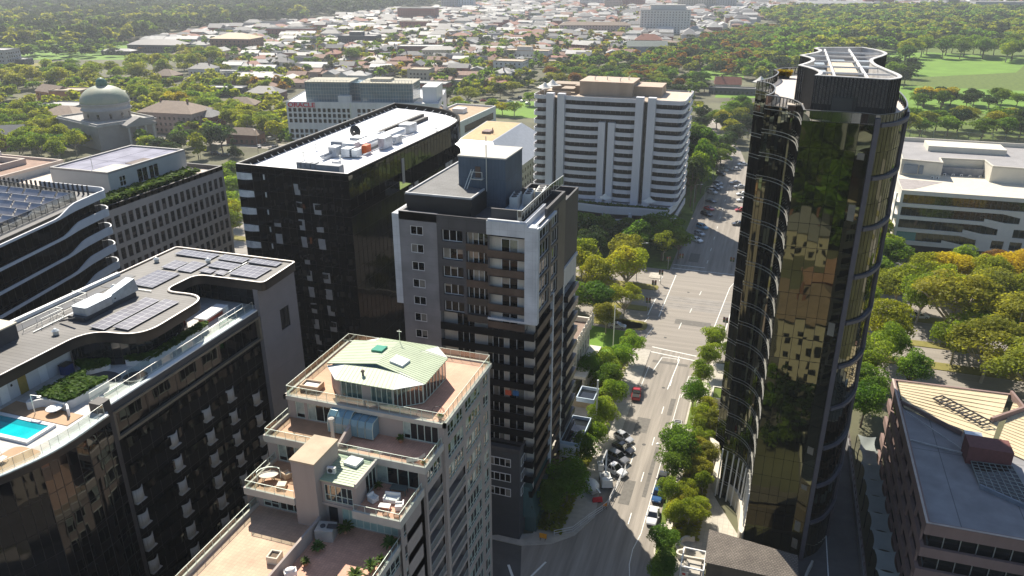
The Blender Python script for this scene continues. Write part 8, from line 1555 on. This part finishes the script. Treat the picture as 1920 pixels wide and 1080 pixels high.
def car(x, y, a, col, label, kind='sedan', group='parked cars', full=True):
    """front toward +x of its own frame"""
    t = thing('parked_car', label, 'car', (x, y, .03), a or 1e-4, group); p = paint(col, COLS[col])
    L, Wd, H = {'sedan': (4.6, 1.82, 1.45), 'hatch': (4.1, 1.76, 1.5), 'suv': (4.7, 1.9, 1.75), 'ute': (5.3, 1.9, 1.8), 'van': (4.9, 1.95, 1.95)}[kind]
    h = L/2; w = Wd/2; belt = .92 if kind in ('sedan', 'hatch') else 1.05
    def sec(ws, zb, zt, ch=.12): return [(-ws, zb), (-ws, zt-ch), (-ws+ch, zt), (ws-ch, zt), (ws, zt-ch), (ws, zb)]
    hood = belt-.02; mb = MB()
    loft(mb, [(-h, sec(w*.82, .42, belt-.16)), (-h+.14, sec(w*.94, .28, belt-.04)), (-h+.7, sec(w, .22, belt+.02)), (0, sec(w, .22, belt+.03)), (h-1.5, sec(w, .22, belt)), (h-.5, sec(w*.96, .24, hood-.12)), (h-.12, sec(w*.88, .28, hood-.24)), (h, sec(w*.76, .42, hood-.34))])
    mb.build('body', p, t)
    cb = {'sedan': (-h+.65, -h+1.35, h-2.15, h-1.35), 'hatch': (-h+.12, -h+.6, h-2.0, h-1.2), 'suv': (-h+.1, -h+.5, h-2.1, h-1.35), 'ute': (-.75, -.55, h-2.2, h-1.45), 'van': (-h+.1, -h+.3, h-1.7, h-.8)}[kind]
    mb = MB(); zt = H; ws, wt = w*.94, w*.76
    mb.hexa(((cb[0], -ws, belt), (cb[3], -ws, belt), (cb[3], ws, belt), (cb[0], ws, belt), (cb[1], -wt, zt-.06), (cb[2], -wt, zt-.06), (cb[2], wt, zt-.06), (cb[1], wt, zt-.06))); mb.build('windows', CARGL, t)
    mb = MB(); mb.hexa(((cb[1]-.03, -wt-.02, zt-.08), (cb[2]+.03, -wt-.02, zt-.08), (cb[2]+.03, wt+.02, zt-.08), (cb[1]-.03, wt+.02, zt-.08), (cb[1]+.12, -wt+.1, zt), (cb[2]-.12, -wt+.1, zt), (cb[2]-.12, wt-.1, zt), (cb[1]+.12, wt-.1, zt)))
    for s in (-1, 1):
        for (xa, xb) in ((cb[0], cb[1]), (cb[3], cb[2])): mb.bar((xa, s*ws, belt), (xb, s*wt, zt-.05), .05)
        xm = (cb[0]+cb[3])/2-.1; mb.bar((xm, s*(ws+.01), belt), (xm, s*(wt+.01), zt-.05), .05)
    mb.build('roof', p, t)
    if kind == 'ute': mb = MB(); mb.box(-h+.15, -.85, -w*.84, w*.84, belt-.05, belt+.035); mb.build('tray', TYRE, t)
    if not full: return t
    for sx in (-1, 1):
        for sy in (-1, 1):
            cx = sx*(L*.29); mb = MB(); R = .33 if kind != 'ute' else .38; n = 12; P = []
            for yy in (sy*(w-.22), sy*(w+.01)):
                for i in range(n): P.append((cx+R*math.cos(2*math.pi*i/n), yy, R+R*math.sin(2*math.pi*i/n)-.02))
            mb.add(P, [(i, (i+1) % n, n+(i+1) % n, n+i) for i in range(n)]+[tuple(range(n)), tuple(range(n, 2*n))]); wh = mb.build('wheel', TYRE, t)
            mb = MB(); mb.poly([(cx+R*.6*math.cos(2*math.pi*i/n), sy*(w+.02), R+R*.6*math.sin(2*math.pi*i/n)-.02) for i in range(n)]); mb.build('rim', RIM, wh)
    for sy in (-1, 1):
        mb = MB(); mb.box(h-.22, h-.06, sy*w*.62-.17, sy*w*.62+.17, hood-.42, hood-.27); mb.build('headlight', LAMP, t)
        mb = MB(); mb.box(-h-.01, -h+.12, sy*w*.66-.14, sy*w*.66+.14, belt-.3, belt-.17); mb.build('tail_light', TAIL, t)
        mb = MB(); mb.box(cb[3]-.3, cb[3]-.12, sy*(w+.1)-.09, sy*(w+.1)+.09, belt, belt+.14); mb.build('mirror', p, t)
    return t
D_ = -math.pi/2
car(-11.2, 106.9, D_+.02, 'white', 'white sedan parked at the right kerb, nearest the viewer'); car(-11.25, 112.7, D_, 'blue', 'blue hatchback parked behind the white sedan under a small tree', 'hatch'); car(-11.1, 117.3, D_, 'dark grey', 'dark grey sedan half hidden under the big dark street tree')
t = car(-10.8, 134.2, D_+.04, 'black', 'black four-wheel drive with white roof rack parked at the right kerb', 'suv'); mb = MB()
for q in range(4): mb.bar((-1.6+q*.55, -.7, 1.84), (-1.6+q*.55, .7, 1.84), .05)
for s in (-.7, .7): mb.bar((-1.7, s, 1.82), (.2, s, 1.82), .05)
mb.build('roof_rack', WHITE, t)
aa = rad(-28)
car(-20.2, 128.4, aa, 'silver', 'silver hatchback, furthest of the angle parked cars at the left kerb', 'hatch'); car(-19.6, 124.9, aa, 'dark grey', 'dark grey sedan second from the far end of the angle parked cars'); car(-20.0, 121.4, aa, 'grey', 'grey four-wheel drive third of the angle parked cars', 'suv'); car(-20.0, 117.6, aa+.05, 'white', 'white ute with open black tray beside the boom lift', 'ute')
x, y = gp(1193, 742); car(x, y, math.pi/2+.1, 'red', 'red and white ute parked under the street trees at the left kerb', 'ute'); mb = MB(); mb.box(x-.85, x+.85, y+.9, y+2.3, 1.0, 1.9); single('ute_canopy', mb, WHITE, 'white canopy on the back of the red ute', 'canopy') if False else None
x, y = gp(1157, 614); car(x, y, .05, 'silver', 'silver car parked along the edge of the mansion lawn')
x, y = gp(1724, 596); car(x, y, .3, 'white', 'white car on the park road right of the curved tower')
names = ('first', 'second', 'third', 'fourth', 'fifth', 'sixth', 'seventh', 'eighth', 'ninth', 'tenth', 'eleventh', 'twelfth', 'thirteenth', 'fourteenth', 'fifteenth', 'sixteenth')
for i, (u, v, c, k) in enumerate(((1312, 453, 'white', 'sedan'), (1317, 441, 'silver', 'hatch'), (1322, 429, 'light blue', 'suv'), (1330, 405, 'black', 'suv'), (1334, 394, 'red', 'sedan'), (1338, 380, 'dark grey', 'sedan'), (1340, 363, 'silver', 'suv'), (1346, 356, 'dark grey', 'sedan'), (1352, 353, 'silver', 'hatch'), (1351, 346, 'grey', 'sedan'), (1356, 329, 'dark grey', 'suv'), (1361, 321, 'silver', 'sedan'), (1363, 316, 'grey', 'suv'))):
    x, y = gp(u, v); car(x-1, y, aa-.15, c, f'{c} car, {names[i]} angle parked from the crossing on the far street left side', k, 'angle parked cars on the far street')
for i, (u, v, c, k) in enumerate(((1384, 422, 'dark grey', 'sedan'), (1388, 396, 'red', 'hatch'), (1392, 378, 'white', 'suv'), (1391, 366, 'white', 'sedan'), (1386, 352, 'silver', 'sedan'), (1378, 345, 'grey', 'sedan'), (1379, 319, 'silver', 'sedan'), (1392, 310, 'white', 'sedan'))):
    x, y = gp(u, v); car(x, y, math.pi+.4, c, f'{c} car, {names[i]} from the crossing on the right side of the far street', k, 'cars on the right side of the far street')
for i, (u, v, c) in enumerate(((866, 195, 'white'), (880, 190, 'silver'), (893, 193, 'dark grey'), (906, 190, 'red'), (918, 187, 'black'), (930, 194, 'silver'), (944, 196, 'white'), (956, 192, 'white'), (968, 195, 'grey'), (980, 191, 'silver'), (990, 196, 'white'), (975, 184, 'dark grey'))):
    x, y = gp(u, v); car(x, y, .3+i*.1, c, f'{c} car, {names[i]} from the left in the car park beyond the low white office', ('sedan', 'suv', 'hatch')[i % 3], 'cars beyond the low white office', True)
for i, (u, v, c) in enumerate(((405, 290, 'black'), (424, 292, 'dark grey'), (492, 266, 'white'), (500, 272, 'grey'), (508, 262, 'silver'), (516, 274, 'white'), (524, 266, 'dark grey'), (486, 276, 'silver'))):
    x, y = gp(u, v); car(x, y, .2+i*.3, c, f'{c} car, {names[i]} in the small car park left of the lettered office', ('suv', 'sedan')[i % 2], 'cars left of the lettered office', True)
# ---- works at the left kerb
WV = mat('works_white', (.7, .7, .68), .45, var=.08)
t = thing('boom_lift', 'white boom lift truck with folded arm by the shaded footpath', 'boom lift', (-20.6, 113.6, .03), rad(-70)); mb = MB(); mb.box(-1.9, 1.9, -.95, .95, .55, 1.15); mb.box(.9, 1.9, -.9, .9, 1.15, 2.1); mb.build('chassis', WV, t)
mb = MB(); mb.lathe([(.75, 1.15), (.7, 1.9), (.4, 2.1)], -.5, 0, 12); mb.build('turret', WV, t)
mb = MB(); mb.bar((-.5, 0, 1.9), (-2.2, .3, 5.6), .2); mb.bar((-2.2, .3, 5.6), (-.2, -.9, 4.2), .16); mb.build('boom', WV, t); mb = MB(); mb.wallpath([(-.5, -1.6), (.7, -1.6), (.7, -.6), (-.5, -.6)], 3.4, 4.5, .06, closed=True); mb.box(-.5, .7, -1.6, -.6, 3.3, 3.4); mb.build('basket', ALU, t)
for sx in (-1.2, 1.2):
    for sy in (-1, 1):
        mb = MB(); P = [(sx+.42*math.cos(q*.524), sy*.95-.1*sy*k2, .42+.42*math.sin(q*.524)) for k2 in (0, 3) for q in range(12)]; mb.add(P, [(i, (i+1) % 12, 12+(i+1) % 12, 12+i) for i in range(12)]+[tuple(range(12)), tuple(range(12, 24))]); mb.build('wheel', TYRE, t)
t = thing('concrete_mixer', 'white concrete mixer with round drum in the shade of the footpath', 'mixer', (-22.3, 110.4, .13), rad(-40)); mb = MB(); prof = [(.35, -1.9), (.95, -.9), (1.1, 0), (.9, .8), (.5, 1.2)]; n = 14
P = [(z, r*math.cos(2*math.pi*i/n), 1.5+r*math.sin(2*math.pi*i/n)) for r, z in prof for i in range(n)]; mb.add(P, [(k*n+i, k*n+(i+1) % n, (k+1)*n+(i+1) % n, (k+1)*n+i) for k in range(4) for i in range(n)]+[tuple(range(n)), tuple(range(4*n, 5*n))]); mb.build('drum', WV, t, True); mb = MB(); mb.box(-1.4, 1, -.7, .7, .3, .7); mb.bar((1.1, 0, 1.6), (2.2, 0, 1.2), .2); mb.bar((-1.9, 0, 1.7), (-4, .4, 2.4), .16); mb.build('chassis', ALU, t)
for sy in (-1, 1): mb = MB(); P = [(-.6+.38*math.cos(q*.524), sy*(.7+.2*k2), .38+.38*math.sin(q*.524)) for k2 in (0, 1) for q in range(12)]; mb.add(P, [(i, (i+1) % 12, 12+(i+1) % 12, 12+i) for i in range(12)]+[tuple(range(12)), tuple(range(12, 24))]); mb.build('wheel', TYRE, t)
t = thing('traffic_barrier', 'bright red plastic barrier beside the concrete mixer', 'barrier', (-20.9, 108.3, .02), .5); mb = MB(); mb.hexa(((-.9, -.3, 0), (.9, -.3, 0), (.9, .3, 0), (-.9, .3, 0), (-.8, -.12, .9), (.8, -.12, .9), (.8, .12, .9), (-.8, .12, .9))); mb.build('body', mat('barrier_red', (.6, .03, .04), .5), t); mb = MB(); mb.box(-.5, .5, -.4, .4, 0, .08); mb.build('foot', BLACK, t)
t = thing('works_fence', 'temporary white site fence along the left edge of the street', 'fence', (-21, 104, 0)); P = [(-18.0, 119), (-18.6, 112), (-19.0, 107.6), (-19.6, 106.2), (-21.2, 103.2), (-23.0, 99.4), (-25.6, 97.6)]
mb = MB()
for a, b in zip(P[:-1], P[1:]):
    A_, B_ = Vector((*a, 0)), Vector((*b, 0)); n = max(1, int((B_-A_).length/2))
    for z in (.12, .62, 1.1): mb.bar(A_+Vector((0, 0, z)), B_+Vector((0, 0, z)), .05)
    for k in range(n+1): q = A_.lerp(B_, k/n); mb.bar(q, q+Vector((0, 0, 1.15)), .045)
mb.build('rail', WHITED, t)
def board(x, y, lb, c, a=0, w=1.2, h=.9):
    t = thing('warning_sign', lb, 'sign', (x, y, 0), a or 1e-4); mb = MB(); mb.box(-w/2, w/2, -.03, .03, .5, .5+h); mb.build('panel', mat('sign_face', c, .5), t); mb = MB(); mb.bar((-w/3, 0, .5), (-w/3, .3, 0), .04); mb.bar((w/3, 0, .5), (w/3, .3, 0), .04); mb.bar((-w/3, -.02, .5), (-w/3, -.3, 0), .04); mb.bar((w/3, -.02, .5), (w/3, -.3, 0), .04); mb.build('stand', BLACK, t)
board(-27.0, 96.0, 'orange warning board on the left street corner', (.7, .3, .02)); board(-19.3, 106.9, 'small orange board at the bend of the site fence', (.7, .25, .04), .5, .7, .6)
t = thing('utility_box', 'white box sign on a post on the shaded corner lawn', 'sign', (-7.7, 95.6, .15)); mb = MB(); mb.box(-8.15, -7.25, 95.5, 95.7, 1.6, 2.1); mb.build('panel', WHITE, t); mb = MB(); mb.bar((-7.7, 95.6, .15), (-7.7, 95.6, 1.6), .05); mb.build('post', ALU, t); mb = MB(); mb.box(-7.85, -7.55, 95.46, 95.5, 1.72, 1.98); mb.build('emblem', BLACK, t)
t = thing('parked_scooter', 'dark parked motor scooter on the verge beside the white sedan', 'scooter', (-9.2, 104.7, .17), -1.3); mb = MB(); mb.hexa(((-.7, -.14, .4), (.3, -.14, .35), (.3, .14, .35), (-.7, .14, .4), (-.6, -.14, .78), (.1, -.12, .7), (.1, .12, .7), (-.6, .14, .78))); mb.bar((.45, 0, .4), (.55, 0, 1.05), .07); mb.bar((.5, -.3, 1.05), (.5, .3, 1.05), .03); mb.build('body', BLACK, t)
for sx in (-.6, .65): mb = MB(); P = [(sx+.24*math.cos(q*.63), yy, .24+.24*math.sin(q*.63)) for yy in (-.06, .06) for q in range(10)]; mb.add(P, [(i, (i+1) % 10, 10+(i+1) % 10, 10+i) for i in range(10)]+[tuple(range(10)), tuple(range(10, 20))]); mb.build('wheel', TYRE, t)
# curved garden wall by the footpath
CW_ = mat('cream_garden_wall', (.62, .58, .5), .8, var=.08)
t = thing('garden_wall', 'cream scalloped planter wall beside the right footpath', 'wall', (-5.5, 101, 0)); mb = MB(); mb.wallpath(spline([(-4.0, 103.4), (-5.6, 103.0), (-6.2, 101.4), (-5.3, 100.3), (-6.3, 99.4), (-5.8, 98.4), (-2.0, 98.5)], 5), .1, 1.0, .3); mb.build('wall', CW_, t)
t = thing('garden_wall', 'pale edging wall between footpath and planted strip by the curved tower', 'wall', (-7, 120, 0)); mb = MB(); mb.wallpath([(-7.8, 104), (-7.6, 118), (-7.2, 134), (-7, 139)], .1, .55, .25); mb.build('wall', CW_, t)
t = thing('entry_steps', 'cream entry wall and steps before the left side of the curved tower', 'wall', (-5, 144, 0)); mb = MB(); mb.box(-5.8, -1.5, 146.6, 147.0, .1, 1.9); mb.box(-6, -4.5, 140.2, 140.6, .1, 1.2); mb.build('wall', CW_, t); mb = MB(); mb.box(-6.2, -2.5, 141, 146.5, .12, .2); mb.build('paving', mat('white_forecourt', (.66, .63, .57), .8), t)
t = thing('planter_box', 'square planter of grass and a shrub in front of the tower entry', 'planter', (-4, 150.5, 0)); mb = MB(); mb.wallpath(rect(-5.6, -1.8, 147.6, 153.5), .1, 1.0, .3, closed=True); mb.build('wall', CW_, t); mb = MB(); mb.box(-5.3, -2.1, 147.9, 153.2, .1, .8); mb.build('soil', GRASS, t)
# ================================================================== STREET LAMPS AND SIGNALS
LSTEEL = mat('lamp_steel', (.32, .33, .33), .45, .6)
def lamp(x, y, h, a, lb, arm=2.2):
    t = thing('street_lamp', lb, 'street lamp', (x, y, .1), a or 1e-4); mb = MB(); mb.bar((0, 0, 0), (0, 0, h*.5), .11, 0, 8); mb.bar((0, 0, h*.5), (0, 0, h), .08, 0, 8); P = [(0, 0, h), (arm*.2, 0, h+.35), (arm*.6, 0, h+.6), (arm, 0, h+.65)]
    for p, q in zip(P[:-1], P[1:]): mb.bar(p, q, .06)
    mb.build('pole', LSTEEL, t); mb = MB(); mb.hexa(((arm-.2, -.16, h+.55), (arm+.6, -.13, h+.58), (arm+.6, .13, h+.58), (arm-.2, .16, h+.55), (arm-.1, -.1, h+.75), (arm+.5, -.08, h+.72), (arm+.5, .08, h+.72), (arm-.1, .1, h+.75))); mb.build('lamp_head', WHITED, t)
for u, v, h, a, lb in ((1193, 527, 11, .3, 'tall street lamp on the grass island at the left of the crossing'), (1318, 402, 10, .2, 'street lamp with long arm, nearest on the left side of the far street'), (1299, 398, 10, .2, 'street lamp beside the white podium corner'), (1337, 340, 10, .2, 'street lamp behind the angle parked cars in the far street'), (1403, 300, 10, 3.3, 'street lamp at the right side of the far street beside the tower'), (1338, 178, 12, .2, 'lamp mast by the bowling green'), (1911, 592, 9, 2.8, 'white topped park lamp at the right edge among the trees'), (484, 284, 10, 2.6, 'street lamp at the car park left of the lettered office'), (376, 296, 9, .4, 'curved street lamp at the kerb behind the gridded office'), (1262, 252, 10, .3, 'slender lamp beside the trees right of the white tower'), (1285, 256, 10, 2.9, 'second slender lamp right of the white tower')):
    x, y = gp(u, v); lamp(x, y, h, a, lb)
def signal(u, v, lb, h=4.0, heads=2, a=0):
    x, y = gp(u, v); t = thing('traffic_light', lb, 'traffic light', (x, y, .02), a or 1e-4); mb = MB(); mb.bar((0, 0, 0), (0, 0, h), .09, 0, 8); mb.build('pole', LSTEEL, t)
    for i in range(heads):
        s = -.38+.76*i if heads > 1 else 0; hd = MB(); hd.box(s-.26, s+.26, -.12, .12, h-1.2, h+.25); o = hd.build('signal_head', BLACK, t)
        for k, c in enumerate(((.3, .02, .02), (.3, .18, .02), (.02, .22, .08))):
            mb = MB(); zc = h-.0-.42*k; mb.poly([(s+.14*math.cos(q*.785), -.13, zc+.14*math.sin(q*.785)) for q in range(8)]); mb.build('lens', mat('lens', c, .3) if f'lens{k}' not in PAINTS else PAINTS[f'lens{k}'], o); PAINTS.setdefault(f'lens{k}', bpy.data.objects[-1].data.materials[0]) if False else None
for u, v, lb, a in ((1225, 552, 'traffic light on the left island, nearest the trees of the crossing', .2), (1238, 532, 'traffic light beside the two signs on the left island', .1), (1252, 506, 'traffic light at the shaded far corner of the crossing', .3), (1276, 500, 'traffic light right of the shaded far corner signals', .1), (1371, 507, 'traffic light at the foot of the tower on the far kerb', -.2), (1379, 535, 'traffic light against the tower edge of the crossing', -.3), (1358, 624, 'black traffic light on the right island of the crossing', -.2), (1350, 655, 'traffic light at the near right corner of the crossing', -.1), (1214, 586, 'black traffic light at the pale tree on the median tip', .2)):
    signal(u, v, lb, 4.0, 2, a)
t = thing('litter_item', 'small white object lying on the street lane', 'litter', (-13.7, 129, .02)); mb = MB(); mb.lathe([(.3, .0), (.34, .1), (.2, .22), (.05, .26)], -13.7, 129, 10); mb.build('body', WHITE, t)
x, y = gp(1675, 545); t = thing('site_hoarding', 'green hoarding panel by the park path right of the tower', 'hoarding', (x, y, 0), .1); mb = MB(); mb.box(-2.2, 2.2, -.1, .1, .3, 2.4); mb.build('panel', mat('green_hoarding', (.04, .14, .09), .6), t); mb = MB(); mb.box(-2.4, -2.2, -.15, .15, 0, 2.8); mb.box(2.2, 2.4, -.15, .15, 0, 2.8); mb.build('post', CONC, t)
t = thing('site_kiosk', 'dark bin enclosure on the mansion lawn', 'kiosk', (-32, 153.4, 0)); mb = MB(); mb.box(-33.6, -30.6, 152, 155, 0, 3.6); mb.build('wall', mat('dark_green_panel', (.025, .045, .035), .6), t); mb = MB(); mb.hexa(((-33.8, 151.8, 3.6), (-30.4, 151.8, 3.6), (-30.4, 155.2, 3.6), (-33.8, 155.2, 3.6), (-33, 152.6, 4.3), (-31.2, 152.6, 4.3), (-31.2, 154.4, 4.3), (-33, 154.4, 4.3))); mb.build('roof', mat('dark_green_panel_roof', (.02, .04, .03), .5), t)
for i, (u, v) in enumerate(((1683, 592), (1690, 592))): x, y = gp(u, v); t = thing('stone_bollard', ('left', 'right')[i]+' of two pale bollards beside the park road', 'bollard', (x, y, 0)); mb = MB(); mb.lathe([(.4, 0), (.4, 1.6), (.5, 1.65), (.5, 1.8), (.1, 1.9)], x, y, 10); mb.build('post', CONC, t)
# ================================================================== HAZE
mb = MB(); mb.box(-5300, 3300, -1300, 5300, -1.0, 92.0)
hm = bpy.data.materials.new('haze_air'); hm.use_nodes = True; n = hm.node_tree.nodes; n.remove(n['Principled BSDF']); pv = n.new('ShaderNodeVolumePrincipled'); pv.inputs['Color'].default_value = (.86, .92, 1, 1); pv.inputs['Density'].default_value = .00013; pv.inputs['Anisotropy'].default_value = .35; hm.node_tree.links.new(pv.outputs[0], n['Material Output'].inputs['Volume'])
hz = mb.build('haze', hm); tag(hz, 'pale haze over the city', 'haze', kind='stuff')
